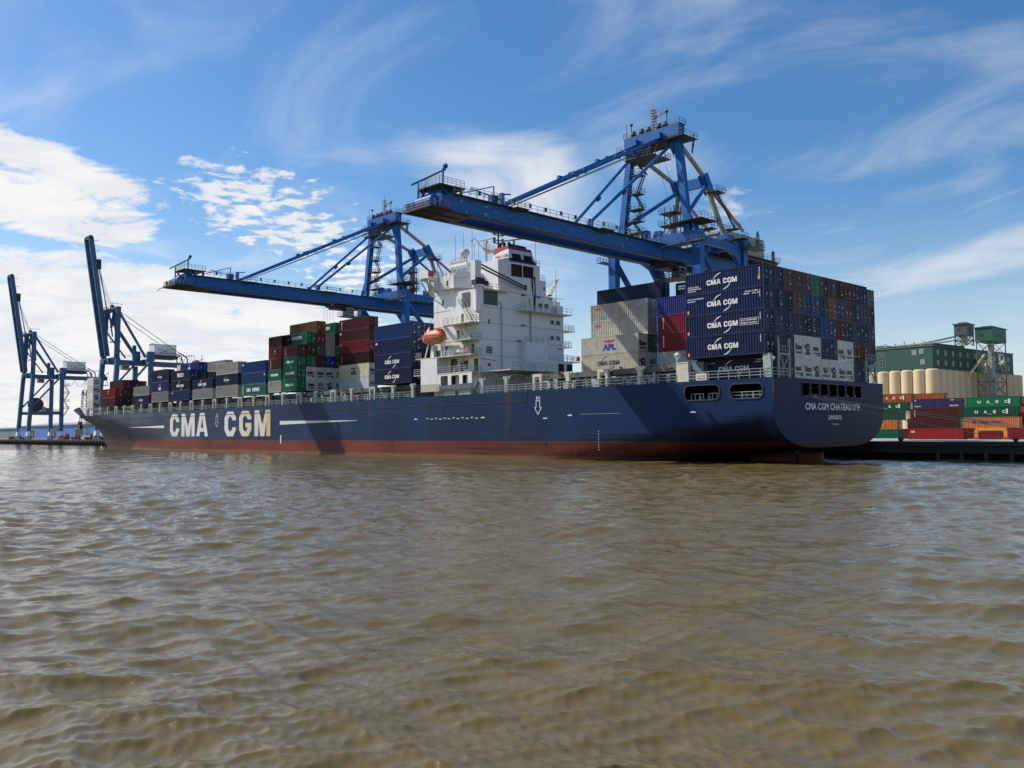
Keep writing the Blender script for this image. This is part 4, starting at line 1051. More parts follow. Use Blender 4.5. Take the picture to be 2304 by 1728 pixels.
    gw.build('vent_panel', paint('vent_panel_beige', (0.50, 0.47, 0.38), 0.6, dirt=0.35, streak=0.4, scale=1.0), ship)
    gw = MB()
    for z in (12.25, 12.5, 12.75, 13.0): gw.beam((-66.2, 0.0, z-0.15), (-55.9, 0.0, z+0.1), 0.12)
    for k in range(8): gw.beam((-66.2+k*1.4, 0.0, 12.1), (-65.4+k*1.4, 0, 13.0), 0.08)
    gw.tube((-56.2, 0, 12.2), (-55.6, 0, 13.2), 0.2, 8)
    gw.build('accommodation_ladder', paint('ladder_grey', (0.13, 0.14, 0.145), 0.6, 0.2, dirt=0.4), ship)
    b = MB(); b.box(-65.5, -62.2, 0.3, 1.4, 11.15, 11.95); b.box(-61.3, -58.0, 0.3, 1.4, 11.15, 12.0); b.build('deck_locker', M_PALEG, ship)
    b = MB(); b.tube((-62.2, 1.0, 18.9), (-60.2, 1.0, 18.9), 0.42, 12); b.build('liferaft_canister', M_CREAM, ship)
    # davits of the lifeboat
    dv = MB()
    dv.beam((-65.2, 0.3, 23.9), (-63.4, 1.6, 21.0), 0.5, 0.6); dv.beam((-66.2, 0.5, 18.3), (-66.2, 0.5, 21.6), 0.28); dv.beam((-65.4, 0.5, 18.3), (-65.4, 0.5, 21.6), 0.28)
    dv.beam((-71.0, 0.4, 18.4), (-70.0, 0.4, 20.9), 0.16); dv.beam((-70.6, 1.4, 18.4), (-69.6, 0.9, 20.9), 0.16); dv.beam((-71.6, 1.8, 23.9), (-70.7, 0.6, 23.1), 0.3); dv.box(-69.4, -68.7, 0.6, 1.6, 18.3, 20.6); dv.box(-66.3, -65.2, 0.2, 1.4, 21.5, 21.7)
    dv.box(-64.4, -62.6, 0.1, 1.2, 18.3, 19.3)
    dv.build('davit', M_WHITE, ship)
    b = MB(); b.box(-69.0, -66.9, 1.2, 2.2, 18.3, 19.6); b.build('boat_winch', paint('winch_green', (0.03, 0.12, 0.085), 0.6, dirt=0.3), ship)
    b = MB()
    b.tube((-58.8, 0.0, 18.95), (-58.8, 0.06, 18.95), 0.42, 14); b.build('life_ring', paint('life_ring_orange', (0.72, 0.16, 0.04), 0.6), ship)
    b = MB(); b.tube((-60.5, 31.4, 19.0), (-60.4, 31.4, 19.0), 0.5, 14); b.build('life_ring', MATS['life_ring_orange'], ship)
    b = MB(); b.box(-59.2, -58, 22.6, 24.4, 27.0, 28.9); b.tube((-58.6, 23.5, 28.9), (-58.6, 23.5, 29.6), 0.5, 10); b.build('stack_locker', M_WHITE, ship)
    b = MB()
    for y in (21.9, 22.3): b.tube((-58, y, 27), (-58, y, 30), 0.1, 6)
    b.build('vent_pipe', M_CREAM, ship)
def window(house, ys, z, h):
    b = MB(); b.box(-58.0, -57.955, ys[0]-0.06, ys[1]+0.06, z-0.06, z+h+0.06); w = b.build('window', paint('window_frame', (0.45, 0.46, 0.47), 0.5), house)
    b = MB(); b.box(-57.955, -57.94, ys[0], ys[1], z, z+h); b.build('pane', M_GLASS, w)
build_house()

# ------------------------------------------------------------------ lifeboat (hangs in its davits)
def build_lifeboat():
    x0, x1, yc, zk = -71.7, -65.0, 0.35, 20.75
    root = empty('lifeboat', ((x0+x1)/2, yc, sz(yc, zk)), (LIST, 0, 0))
    tag(root, 'orange enclosed lifeboat hanging in davits on the port side of the white superstructure', 'lifeboat')
    mo = paint('lifeboat_orange', (0.62, 0.085, 0.025), 0.45, dirt=0.3, dirt_col=(0.5, 0.12, 0.06), scale=1.5)
    mh = paint('lifeboat_hull_orange', (0.62, 0.24, 0.075), 0.5, dirt=0.4, dirt_col=(0.30, 0.12, 0.05), scale=1.5)
    def lo(prof, name, mat):
        m = MB(); n = len(prof(0.5))
        T = [i/14 for i in range(15)]
        rings = [prof(t) for t in T]
        for i in range(14):
            for k in range(n-1):
                a, b, c, d = rings[i][k], rings[i+1][k], rings[i+1][k+1], rings[i][k+1]
                m._add([a, b, c, d], [(0, 1, 2, 3)])
        m._add(rings[0], [tuple(range(n))]); m._add(rings[-1], [tuple(range(n-1, -1, -1))])
        return smooth(m.build(name, mat, root, recalc=True), 50)
    L = x1-x0
    def wdt(t): return 1.25*(max(0.02, 1-abs(2*t-1)**2.6))**0.6
    def hullp(t):
        w = wdt(t); x = (t-0.5)*L; ku = 0.55*abs(2*t-1)**2.5
        return [(x, w*math.cos(a), 1.25-(1.25-ku)*math.sin(a)) for a in [math.pi*i/12 for i in range(13)]]
    def topp(t):
        w = wdt(t)*0.93; x = (t-0.5)*L*0.97; h = 1.25*(max(0, 1-abs(2*t-1)**3))**0.7+0.05
        return [(x, w*math.cos(a)*(1 if abs(math.cos(a)) > .9 else 0.95), 1.25+h*min(1, 1.25*math.sin(a))) for a in [math.pi*i/12 for i in range(13)]]
    lo(hullp, 'boat_hull', mh); lo(topp, 'canopy', mo)
    b = MB(); b.box(1.0, 2.0, -0.6, 0.6, 2.35, 2.75); b.box(2.0, 2.6, -0.5, 0.5, 1.9, 2.35); b.build('wheelhouse', mo, root)
    b = MB()
    for k in range(5): b.box(-2.4+k*0.95, -1.9+k*0.95, -1.19, -1.10, 1.55, 1.75)
    b.build('boat_window', paint('boat_window_faded', (0.45, 0.16, 0.12), 0.4), root)
    b = MB(); b.box(-3.1, 3.1, -1.29, -1.18, 1.18, 1.30); b.build('rubbing_strake', mh, root)
build_lifeboat()

# ================================================================== containers
HC, STD = 2.896, 2.591
CW = 2.438
_cm = {}
def body_mesh(L, H, flat=False):
    key = ('b', L, H, flat)
    if key in _cm: return _cm[key]
    m = MB(); e = 0.16; d = 0.072
    # corner posts, rails
    for x in (0, L-e):
        for y in (0, CW-e): m.box(x, x+e, y, y+e, 0, H)
    for y in (0, CW-0.12):
        m.box(e, L-e, y, y+0.12, 0.0, 0.17); m.box(e, L-e, y, y+0.12, H-0.11, H)
    for x in (0, L-0.12):
        m.box(x, x+0.12, e, CW-e, 0.0, 0.17); m.box(x, x+0.12, e, CW-e, H-0.13, H)
    # corrugated long sides
    z0, z1 = 0.17, H-0.11
    if not flat:
        per = 0.385; n = int((L-2*e)/per); per = (L-2*e)/n
        for y, sg in ((0.02, 1), (CW-0.02, -1)):
            xs, ys = [], []
            for i in range(n):
                x = e+i*per
                xs += [x, x+per*.26, x+per*.5, x+per*.76]; ys += [y, y, y+sg*d, y+sg*d]
            xs.append(L-e); ys.append(y)
            k = len(xs); vs = [(a, b, z0) for a, b in zip(xs, ys)] + [(a, b, z1) for a, b in zip(xs, ys)]
            m._add(vs, [(i, i+1, k+i+1, k+i) if sg > 0 else (i+1, i, k+i, k+i+1) for i in range(k-1)])
    else:
        for y, sg in ((0.02, 1), (CW-0.02, -1)):
            xs, ys = [], []
            n = 22; per = (L-2*e)/n
            for i in range(n):
                x = e+i*per; xs += [x, x+per*.90, x+per*.93, x+per*.97]; ys += [y, y, y+sg*0.02, y+sg*0.02]
            xs.append(L-e); ys.append(y)
            k = len(xs); vs = [(a, b, z0) for a, b in zip(xs, ys)] + [(a, b, z1) for a, b in zip(xs, ys)]
            m._add(vs, [(i, i+1, k+i+1, k+i) if sg > 0 else (i+1, i, k+i, k+i+1) for i in range(k-1)])
    # roof, floor, front end
    m.box(e, L-e, 0.05, CW-0.05, H-0.07, H-0.035); m.box(0.1, L-0.1, 0.1, CW-0.1, 0.10, 0.16)
    ys, xs = [], []
    n = 8; per = (CW-2*e)/n
    for i in range(n):
        y = e+i*per; ys += [y, y+per*.3, y+per*.5, y+per*.8]; xs += [0.03, 0.03, 0.03+d, 0.03+d]
    ys.append(CW-e); xs.append(0.03); k = len(ys)
    vs = [(b, a, z0) for a, b in zip(ys, xs)] + [(b, a, z1) for a, b in zip(ys, xs)]
    m._add(vs, [(i+1, i, k+i, k+i+1) for i in range(k-1)])
    _cm[key] = m.mesh('container', cmat('navy')); return _cm[key]
def door_mesh(H):
    if ('d', H) in _cm: return _cm[('d', H)]
    m = MB(); w = 1.045; z0, z1 = 0.19, H-0.15
    m.box(-0.09, -0.045, 0.01, w-0.01, z0, z1)
    for y in (0.01, w-0.10): m.box(-0.045, -0.02, y, y+0.09, z0, z1)
    n = 5
    for k in range(n+1):
        z = z0+k*(z1-z0-0.08)/n; m.box(-0.045, -0.025, 0.1, w-0.1, z, z+0.08)
    d = m.mesh('door', cmat('navy'))
    m = MB()
    for y in (0.24, 0.78):
        m.tube((-0.0, y, z0-0.03), (-0.0, y, z1+0.03), 0.024, 6)
        for z in (z0+0.1, z0+0.75, z0+1.5, z1-0.1): m.box(-0.03, 0.025, y-0.05, y+0.05, z-0.04, z+0.04)
        m.box(-0.01, 0.03, y-0.02, y+0.28, z0+0.92, z0+0.97)
    r = m.mesh('locking_rods', M_ROD)
    pl = []
    rng = random.Random(5)
    for v in range(5):
        m = MB()
        for k in range(rng.randint(5, 8)):
            y = rng.uniform(0.1, 0.75); z = rng.uniform(z0+0.25, z1-0.15); m.mi = 0
            ww = rng.choice([0.05, 0.08, 0.14, 0.22]); hh = rng.choice([0.06, 0.08, 0.12])
            m.box(-0.02, -0.008, y, y+ww, z, z+hh)
        m.mi = 1 if v % 2 else 0
        z = rng.uniform(z0+0.5, z1-0.6); m.box(-0.02, -0.006, 0.45, 0.66, z, z+0.24)
        pl.append(m.mesh('marking', [M_MARK, M_YMARK]))
    _cm[('d', H)] = (d, r, pl); return _cm[('d', H)]
def reefer_mesh(H, v):
    if ('r', H, v) in _cm: return _cm[('r', H, v)]
    rng = random.Random(40+v); m = MB(); y0, y1 = 0.17, CW-0.17
    m.mi = 0; m.box(-0.10, -0.05, y0, y1, 0.18, H-0.14)
    m.box(-0.05, -0.02, y0+0.05, y1-0.05, H-0.92, H-0.2)
    for y in (0.45, 1.35): m.box(-0.02, 0.0, y, y+0.62, H-0.62, H-0.3)
    m.mi = 1
    kind = v % 4
    if kind == 0:
        m.box(-0.05, -0.01, y0+0.2, y1-0.2, 0.95, 1.5); m.box(-0.05, -0.01, y0+0.35, y1-0.15, 0.42, 0.70)
        m.box(-0.05, -0.01, y0+0.2, y0+0.7, 1.55, 1.75)
    elif kind == 1:
        m.tube((-0.05, 1.22, 1.35), (0.0, 1.22, 1.35), 0.55, 14); m.box(-0.05, -0.01, y0+0.45, y1-0.45, 0.35, 0.8)
        m.box(-0.05, -0.01, y0+0.1, y0+0.4, 1.2, 1.75)
    elif kind == 2:
        m.box(-0.05, -0.01, y0+0.08, y1-0.5, 1.0, 1.55); m.box(-0.05, -0.01, y0+0.1, y1-0.1, 0.60, 0.75); m.box(-0.05, -0.01, y1-0.75, y1-0.2, 0.3, 0.55)
    else:
        for a in (-1, 1): m.beam((-0.02, 1.22+a*0.75, 1.75), (-0.02, 1.22+a*0.2, 0.95), 0.05, 0.16)
        m.tube((-0.05, 1.22, 1.45), (0.0, 1.22, 1.45), 0.34, 12); m.box(-0.05, -0.01, y0+0.1, y1-0.1, 0.45, 0.68)
    m.mi = 2
    for k in range(7):
        y = rng.uniform(y0+0.1, y1-0.35); z = rng.uniform(0.3, 1.7); m.box(-0.01, 0.012, y, y+rng.uniform(0.1, 0.3), z, z+rng.uniform(0.06, 0.2))
    m.mi = 0
    if kind == 1: m.tube((0.0, 1.22, 1.35), (0.02, 1.22, 1.35), 0.18, 10)
    if kind == 3: m.tube((0.0, 1.22, 1.45), (0.02, 1.22, 1.45), 0.16, 10)
    _cm[('r', H, v)] = m.mesh('refrigeration_unit', [paint('reefer_white', (0.62, 0.60, 0.54), 0.5, dirt=0.45, dirt_col=(0.16, 0.13, 0.09), scale=1.4, streak=0.6), M_DARK, paint('reefer_grey', (0.30, 0.31, 0.31), 0.5)])
    return _cm[('r', H, v)]
def block_letters(txt, w, h, mat):
    """Heavy block capitals C M A G laid out to width w and height h."""
    key = ('bl', txt, round(w, 2), round(h, 2), mat.name)
    if key in _cm: return _cm[key]
    adv = {'C': 0.86, 'M': 1.12, 'A': 0.98, 'G': 0.90, ' ': 0.34}
    tot = sum(adv[c] for c in txt)+0.10*(len(txt)-1); k = w/tot; x = 0.0; m = MB()
    for c in txt:
        W = adv[c]*k; t = 0.27*k; s_ = 0.21*h
        ps = {'C': lambda: [G_C(W, h, t, 0.20*h, s_)], 'G': lambda: [G_G(W, h, t, 0.20*h, s_)], 'M': lambda: [G_M(W, h, t)], 'A': lambda: list(G_A(W, h, t*0.95)), ' ': lambda: []}[c]()
        for p in ps: m._add([(x+u, -0.006, v) for u, v in p], [tuple(range(len(p)))])
        x += W+0.10*k
    _cm[key] = m.mesh('side_lettering', mat); return _cm[key]
def swoosh_mesh(w, h, mat):
    key = ('s', round(w, 2), round(h, 2), mat.name)
    if key in _cm: return _cm[key]
    m = MB()
    for a0, a1 in ((172, 96), (-8, -84)):
        n = 14; out, inn = [], []
        for i in range(n+1):
            t = i/n; a = R(a0+(a1-a0)*t); th = 0.015+0.075*math.sin(math.pi*min(1, 0.12+t*0.86))*(0.35+0.65*t)
            out.append((w/2*math.cos(a), h/2*math.sin(a))); inn.append((w/2*(1-th*0.9)*math.cos(a), h/2*(1-th*2.2)*math.sin(a)))
        for i in range(n):
            q = [out[i], out[i+1], inn[i+1], inn[i]]
            m._add([(u, 0, v) for u, v in q], [(0, 1, 2, 3)])
    _cm[key] = m.mesh('swoosh', mat); return _cm[key]
def mark(root, me, x, z, y=0.005, name=None):
    return link(name or me.name.split('.')[0], me, root, (x, y, z))
def logo(root, kind, L, H):
    W, K, RD, B = M_MARK, M_KMARK, M_RMARK, M_BMARK
    def T(txt, x, z, w, h, mat=W, bold=0.02, name='side_lettering'): return mark(root, text_mesh(txt, w, h, bold*1.4, 0.012, mat), x, z, 0.008, name)
    c = L/2
    if kind.startswith('cma'):
        mat = K if kind == 'cma black' else W
        sc = 0.62 if 'small' in kind else 1.0
        if L < 10: sc *= 0.7
        w, h = 4.7*sc, 0.74*sc; x = c-w/2-0.2; z = H/2-h/2-0.05; h = h*0.95
        if kind == 'cma tight':
            mark(root, block_letters('CMACGM', 3.4, 0.62, mat), x+0.8, z-0.02, 0.0, 'side_lettering'); mark(root, swoosh_mesh(2.6, 2.2, mat), x+2.4, z+0.3)
        else:
            mark(root, block_letters('CMA CGM', w, h, mat), x, z, 0.0, 'side_lettering')
            mark(root, swoosh_mesh(w*0.60, 2.35*sc, mat), x+w*0.5, z+h/2)
        if 'ends' in kind:
            for k in range(3): T(('CMA CGM', 'SHIPPING', 'GROUP')[k], 0.45, 0.95-k*0.28, (2.0, 2.4, 1.5)[k]*0.9, 0.17)
        if 'eco' in kind:
            T('ECO CONTAINER', 8.75, 1.5, 2.3, 0.2); T('BAMBOO FLOORING', 8.75, 1.15, 2.3, 0.2)
            m = MB(); x0, x1, z0, z1 = 8.55, 11.3, 0.98, 1.85
            for a in ((x0, x1, z0, z0+.05), (x0, x1, z1-.05, z1), (x0, x0+.05, z0+.05, z1-.05), (x1-.05, x1, z0+.05, z1-.05)): m.box(a[0], a[1], -0.005, 0.0, a[2], a[3])
            m.build('eco_frame', W, root, (0, 0, 0))
        if 'head' in kind:
            T('ECO CONTAINER', 0.4, 2.2, 2.6, 0.17); T('BAMBOO', 0.4, 1.9, 1.3, 0.17); T('HIGH CUBE', 9.4, 2.35, 1.9, 0.17); T('45 G1', 9.1, 2.05, 2.3, 0.17)
        if 'navy' in kind or 'ends' in kind or 'head' in kind or 'eco' in kind or 'tight' in kind:
            m = MB(); m.box(0.35, 0.62, -0.004, 0.0, 0.30, 0.75) if 'tight' not in kind else m.box(11.35, 11.62, -0.004, 0, 0.9, 1.45); m.build('marking', M_YMARK, root, (0, 0, 0))
            m = MB()
            for k in range(5): m.box(11.5, 11.62, -0.004, 0, H-1.35+k*0.2, H-1.23+k*0.2)
            m.build('marking', W, root, (0, 0, 0))
    elif kind == 'oocl':
        T('OOCL', 1.0, H-0.95, 1.35, 0.5, RD, 0.03)
    elif kind == 'oocl right':
        T('OOCL', 4.6, H-0.95, 1.9, 0.5, RD, 0.03)
    elif kind == 'apl':
        T('APL', c-1.35, 0.55, 2.75, 1.05, B, 0.05); eagle(root, c, 2.05, 2.7, RD)
    elif kind == 'apl white':
        T('APL', c-1.1, 0.5, 2.0, 0.95, W, 0.05); eagle(root, c, 1.95, 2.0, RD)
    elif kind == 'apl dark':
        T('APL', c-1.35, 0.45, 2.6, 0.95, K, 0.05); eagle(root, c, 1.9, 2.6, M_RMARK)
    elif kind == 'evergreen':
        if L > 10: T('EVERGREEN', 4.6, H/2-0.2, 5.2, 0.75, W, 0.03)
        else: T('EVERGREEN', 1.1, H/2-0.15, 3.6, 0.55, W, 0.03)
    elif kind == 'china shipping':
        T('CHINA', 2.6, 0.85, 2.2, 0.95, W, 0.035); T('SHIPPING', 5.6, 0.85, 3.6, 0.95, W, 0.035)
        m = MB(); m.box(0.7, 0.9, -0.004, 0, 0.3, H-0.3); m.build('marking', W, root, (0, 0, 0))
    elif kind == 'fesco':
        T('FESCO', c-2.2, 0.9, 4.2, 1.1, W, 0.03)
    elif kind == 'tex':
        m = MB(); m.tube((c, 0, H-0.85), (c, -0.006, H-0.85), 0.28, 10); m.build('emblem', W, root, (0, 0, 0)); T('TEX', c-0.6, H-1.55, 1.2, 0.18)
    elif kind == 'column':
        m = MB(); n = 7
        for k in range(n): m.box(1.0, 1.22, -0.004, 0, H-0.5-k*0.27, H-0.34-k*0.27)
        m.build('marking', W, root, (0, 0, 0))
    elif kind == 'spot':
        m = MB(); m.box(0.35, 1.0, -0.004, 0, H-0.75, H-0.5); m.box(0.5, 0.85, -0.004, 0, H-0.5, H-0.38); m.build('emblem', W, root, (0, 0, 0))
    elif kind == 'spot right':
        m = MB(); m.box(L-0.85, L-0.35, -0.004, 0, H-0.8, H-0.5); m.box(L-0.75, L-0.65, -0.004, 0, H-0.5, H-0.35); m.build('emblem', W, root, (0, 0, 0))
    elif kind == 'words':
        T('CMA CGM SHIPPING', 0.5, H-0.72, 3.3, 0.2); T('GROUP', 0.5, H-1.1, 1.3, 0.18)
        m = MB(); m.box(0.4, 0.7, -0.004, 0, 0.3, 0.75); m.build('marking', M_YMARK, root, (0, 0, 0))
    elif kind == 'uasc':
        for i, ch in enumerate('UASC'): T(ch, 2.7+i*2.05, H/2-0.3, 0.78, 0.72, W, 0.03)
        T('LINE', 5.6, H/2-0.55, 0.9, 0.10); m = MB(); m.box(9.75, 10.15, -0.004, 0, H/2-0.45, H/2+0.75); m.build('marking', W, root, (0, 0, 0))
    elif kind == 'cai':
        T('CAI', 0.6, H-1.05, 0.85, 0.5, W, 0.03)
    elif kind == 'hapag':
        T('Hapag-Lloyd', 3.4, H/2-0.25, 5.0, 0.85, B, 0.03); m = MB(); m.box(2.1, 2.9, -0.004, 0, H/2-0.2, H/2+0.6); m.build('emblem', B, root, (0, 0, 0))
    elif kind == 'words low':
        T('CRONOS', 0.5, 0.5, 1.7, 0.3); T('CRONOS', 9.3, 0.5, 2.2, 0.4); m = MB(); m.box(0.6, 0.95, -0.004, 0, H-0.5, H-0.3); m.box(9.6, 10.4, -0.004, 0, H-0.5, H-0.35); m.build('emblem', W, root, (0, 0, 0))
def eagle(root, cx, z, w, mat):
    pts = [(0, -0.16), (0.10, -0.06), (0.22, -0.09), (0.36, -0.02), (0.5, 0.09), (0.30, 0.07), (0.06, 0.05), (0.03, 0.12), (-0.03, 0.12), (-0.06, 0.05), (-0.30, 0.07), (-0.5, 0.09), (-0.36, -0.02), (-0.22, -0.09), (-0.10, -0.06)]
    key = ('e', w, mat.name)
    if key not in _cm:
        m = MB(); m._add([(u*w, 0, v*w) for u, v in pts], [tuple(range(len(pts)-1, -1, -1))]); _cm[key] = m.mesh('eagle_emblem', mat)
    mark(root, _cm[key], cx, z, -0.006)
_crng = random.Random(77)
def container(x, y, z, col, label, L=12.192, H=HC, logo_=None, reefer=None, group=None, doors=True, on_ship=True, cat=None):
    flat = reefer is not None
    root = link('refrigerated_container' if reefer is not None else 'shipping_container', body_mesh(L, H, flat))
    root.location = (x, y, sz(y, z) if on_ship else z)
    root.rotation_euler = (LIST if on_ship else 0, 0, 0)
    mat = cmat(col)
    def om(o):
        o.material_slots[0].link = 'OBJECT'; o.material_slots[0].material = mat
    om(root)
    tag(root, label, 'container', group)
    if reefer is not None:
        link('refrigeration_unit', reefer_mesh(H, reefer), root, (L, 0, 0))
    elif doors:
        d, r, pl = door_mesh(H)
        for k, y0 in enumerate((0.165, 1.228)):
            o = link('door', d, root, (L, y0, 0)); om(o)
            rr = link('locking_rods', r, o, (0, 0, 0))
            rr.material_slots[0].link = 'OBJECT'; rr.material_slots[0].material = M_ROD if _crng.random() < .6 else mat
            if k == 1 or _crng.random() < 0.5: link('marking', _crng.choice(pl), o, (0, 0, 0))
    if logo_: logo(root, logo_, L, H)
    return root

ROW = 2.49
ORD = ['first', 'second', 'third', 'fourth', 'fifth', 'sixth', 'seventh', 'eighth', 'ninth', 'tenth', 'eleventh', 'twelfth', 'thirteenth']
TIER = {0: 'bottom row', 1: 'second row from the bottom', 2: 'third row from the bottom', 3: 'fourth row from the bottom', 4: 'fifth row from the bottom', 5: 'top row'}
def stern_block():
    tiers = [
     ['navy', 'navy', 'brown', 'maroon', 'maroon', 'green', 'dark maroon', 'brown', 'dark maroon', 'maroon', 'navy', 'navy', 'dark grey'],
     ['navy', 'navy', 'navy', 'olive', 'blue', 'blue', 'navy', 'rust', 'blue', 'brown', 'navy', 'navy', 'dark navy'],
     ['navy', 'navy', 'navy', 'dark navy', 'dark navy', 'navy', 'bright blue', 'navy', 'maroon', 'navy', 'navy', 'navy', 'dark navy'],
     ['navy', 'navy', 'navy', 'white', 'white', 'white', 'navy', 'navy', 'white', 'white', 'maroon', 'maroon', 'navy'],
     [None, 'navy', 'navy', 'white', 'white', 'white', 'white', 'white', 'white', 'white', 'navy', 'navy', None]]
    words = ['top', 'second from top', 'third from top', 'fourth from top', 'bottom']
    logos = ['cma tight ends', 'cma navy head', 'cma navy eco', 'cma navy', None]
    reef = {(3, 3): 0, (3, 4): 1, (3, 5): 2, (3, 8): 2, (3, 9): 3, (4, 3): 2, (4, 4): 0, (4, 5): 1, (4, 6): 3, (4, 7): 1, (4, 8): 0, (4, 9): 2}
    for t, row in enumerate(tiers):
        z = 25.955-2.926*(t+1)+0.03
        for k, c in enumerate(row):
            if c is None: continue
            H = STD if (t, k) == (0, 12) else HC
            lg = logos[t] if k == 0 else ('cma navy head' if (t, k) == (4, 1) else None)
            cn = {'white': 'white refrigerated'}.get(c, c)
            if k == 0:
                lab = {0: 'navy container with narrow white CMACGM lettering at the top port corner of the stern stack', 1: 'navy CMA CGM container with small words at both upper ends, second down at the stern',
                       2: 'navy CMA CGM container with a framed white box of words, third down at the stern', 3: 'navy container with plain white CMA CGM, lowest of four at the port stern corner'}[t]
            elif (t, k) == (0, 5): lab = 'only green container end in the stern stack, in its top row'
            elif (t, k) == (4, 1): lab = 'shaded navy CMA CGM container set back under the stern port stack, behind the deck rail'
            elif (t, k) == (2, 6): lab = 'bright blue container end in the third row from the top of the stern stack'
            elif (t, k) == (1, 7): lab = 'rust red container end in the second row from the top of the stern stack'
            elif (t, k) == (0, 12): lab = 'dark grey lower container at the starboard top corner of the stern stack'
            else: lab = '%s, stern stack, %s, %s column from the port side' % (cn+(' container' if 'refrig' in cn else ' container end'), ('top row', 'second row down', 'third row down', 'fourth row down', 'bottom row')[t], ORD[k])
            container(-12.19, 0.0+ROW*k, z, c, lab, H=H, logo_=lg, reefer=reef.get((t, k)), group='containers stacked at the stern')
stern_block()

def stack(x, row, z0, items, where, L=12.192, group='containers on the ship deck', gap=0.03):
    """items bottom to top: (colour, H, logo, reefer, label or None)."""
    z = z0
    for i, it in enumerate(items):
        c, H, lg, rf, lab = it
        cn = 'white refrigerated' if rf is not None and c == 'white' else c
        lev = ('bottom' if i == 0 else 'top' if i == len(items)-1 else ORD[i]+' from bottom')+', '
        if c: container(x, ROW*row, z, c, lab or '%s container, %s%s' % (cn, lev, where), L=L, H=H, logo_=lg, reefer=rf, group=group)
        z += H+gap
GA, GF = 'containers aft of the superstructure', 'containers forward of the superstructure'
# --- aft of the house
stack(-26.3, 5, 13.95, [('pale grey', HC, 'oocl right', None, 'pale grey OOCL container under the two dark red ones beside the stern stack'),
                      ('crimson', HC, 'column', None, 'lower dark red container left of the navy stern stack'),
                      ('crimson', HC, 'column', None, 'upper dark red container left of the navy stern stack'),
                      ('royal blue', HC, None, None, 'royal blue container above two dark red ones beside the stern stack')], '', group=GA)
stack(-26.3, 7, 13.95, [(None, HC, None, None, None)]*4 + [('dark navy', HC, 'words', None, 'dark purple navy container with small white words, highest beside the stern stack')], '', group=GA)
stack(-40.5, 4, 14.25, [('beige', HC, 'cma black', 1, 'cream refrigerated container with black CMA CGM lettering aft of the superstructure'),
                      ('pale grey', HC, 'apl', 0, 'pale grey refrigerated container with blue APL lettering and red eagle')], '', group=GA)
stack(-40.5, 5, 14.25, [('white', HC, None, 3, 'grey white refrigerated container end, bottom, right of the cream CMA CGM one'),
                      ('dark green', HC, None, None, 'dark green container end in shade right of the APL refrigerated box'),
                      ('pale grey', HC, 'oocl', None, 'lower of two pale grey ribbed OOCL containers above the APL box'),
                      ('pale grey', HC, 'oocl', None, 'upper of two pale grey ribbed OOCL containers above the APL box')], '', group=GA)
stack(-41.2, 6, 14.25, [(None, HC, None, None, None)]*4 + [('navy', HC, None, None, 'long plain navy container on top of the pale grey OOCL pair')], '', L=13.716, group=GA)
stack(-26.3, 6, 13.95, [('navy', HC, None, None, 'navy container end in the gap behind the red pair beside the stern stack, %s' % w) for w in ('lowest', 'second', 'third')] + [('dark grey', HC, None, None, 'dark grey container end in the gap behind the royal blue container')], '', group=GA)
# --- just forward of the house
S_ = 'of the navy stack forward of the superstructure'
stack(-87.1, 0, 14.0, [('navy', HC, 'cma', None, 'navy CMA CGM container, lowest %s' % S_), ('navy', HC, 'cma', None, 'navy CMA CGM container, second from bottom %s' % S_),
                     ('navy', HC, 'spot', None, 'navy container with a small white emblem, third up of the navy stack'), ('blue', HC, None, None, 'plain blue navy container, topmost %s' % S_)], '', group=GF)
for k, top in ((1, 'navy'), (2, 'dark navy'), (3, 'navy'), (4, 'dark navy')):
    stack(-87.1, k, 14.0, [('navy', HC, None, None, None), ('dark navy', HC, None, None, None), ('navy', HC, None, None, None), (top, HC, None, None, None)],
          'in the %s column of ends behind the orange lifeboat' % ORD[k], group=GF)
stack(-87.1, 5, 14.0, [('navy', HC, None, None, None), ('dark navy', HC, None, None, None), ('navy', HC, None, None, None), ('teal', HC, None, None, 'grey green container end beside the front of the superstructure')], 'in the sixth column of ends behind the orange lifeboat', group=GF)
M_ = 'of the shadow-crossed maroon stack'
stack(-115.9, 4, 14.2, [('white', HC, None, 3, 'white refrigerated container at the foot %s' % M_), ('beige', HC, 'apl dark', 0, 'beige APL refrigerated container under the maroon ones, crossed by shadows'),
                      ('dark maroon', STD, 'column', None, 'maroon container, lowest maroon one %s' % M_), ('crimson', STD, 'spot', None, 'redder maroon container, second maroon one up %s' % M_),
                      ('maroon', STD, 'spot', None, 'maroon container, third maroon one up %s' % M_), ('maroon', STD, 'column', None, 'maroon container, topmost %s' % M_)], '', group=GF)
# --- the green and white stack
W_ = 'of the tall mixed stack left of the maroon stack'
e20 = 6.058
def st20(x, items): stack(x, 0, 14.1, items, '', L=e20, group=GF)
st20(-130.75, [('grey', STD, 'oocl', None, 'short grey OOCL container at the foot of the short stack beside the green one'), ('green', STD, 'evergreen', None, 'short green EVERGREEN container above the short grey OOCL one'),
               ('maroon', STD, 'column', None, 'short dull maroon container above the short green one left of the green stack'), ('crimson', STD, 'tex', None, 'short red container with a round white emblem left of the green stack'),
               ('dark maroon', STD, None, None, 'short dark maroon container, topmost of the short stack left of the green stack')])
st20(-123.75, [('green', STD, 'evergreen', None, 'lowest of three short green EVERGREEN containers stacked at the ship side'), ('green', STD, 'evergreen', None, 'middle of three short green EVERGREEN containers stacked at the ship side'),
               ('green', STD, 'evergreen', None, 'uppermost of three short green EVERGREEN containers stacked at the ship side'), ('maroon', STD, 'column', None, 'short dull maroon container on top of three green EVERGREEN ones')])
HX = 2.66
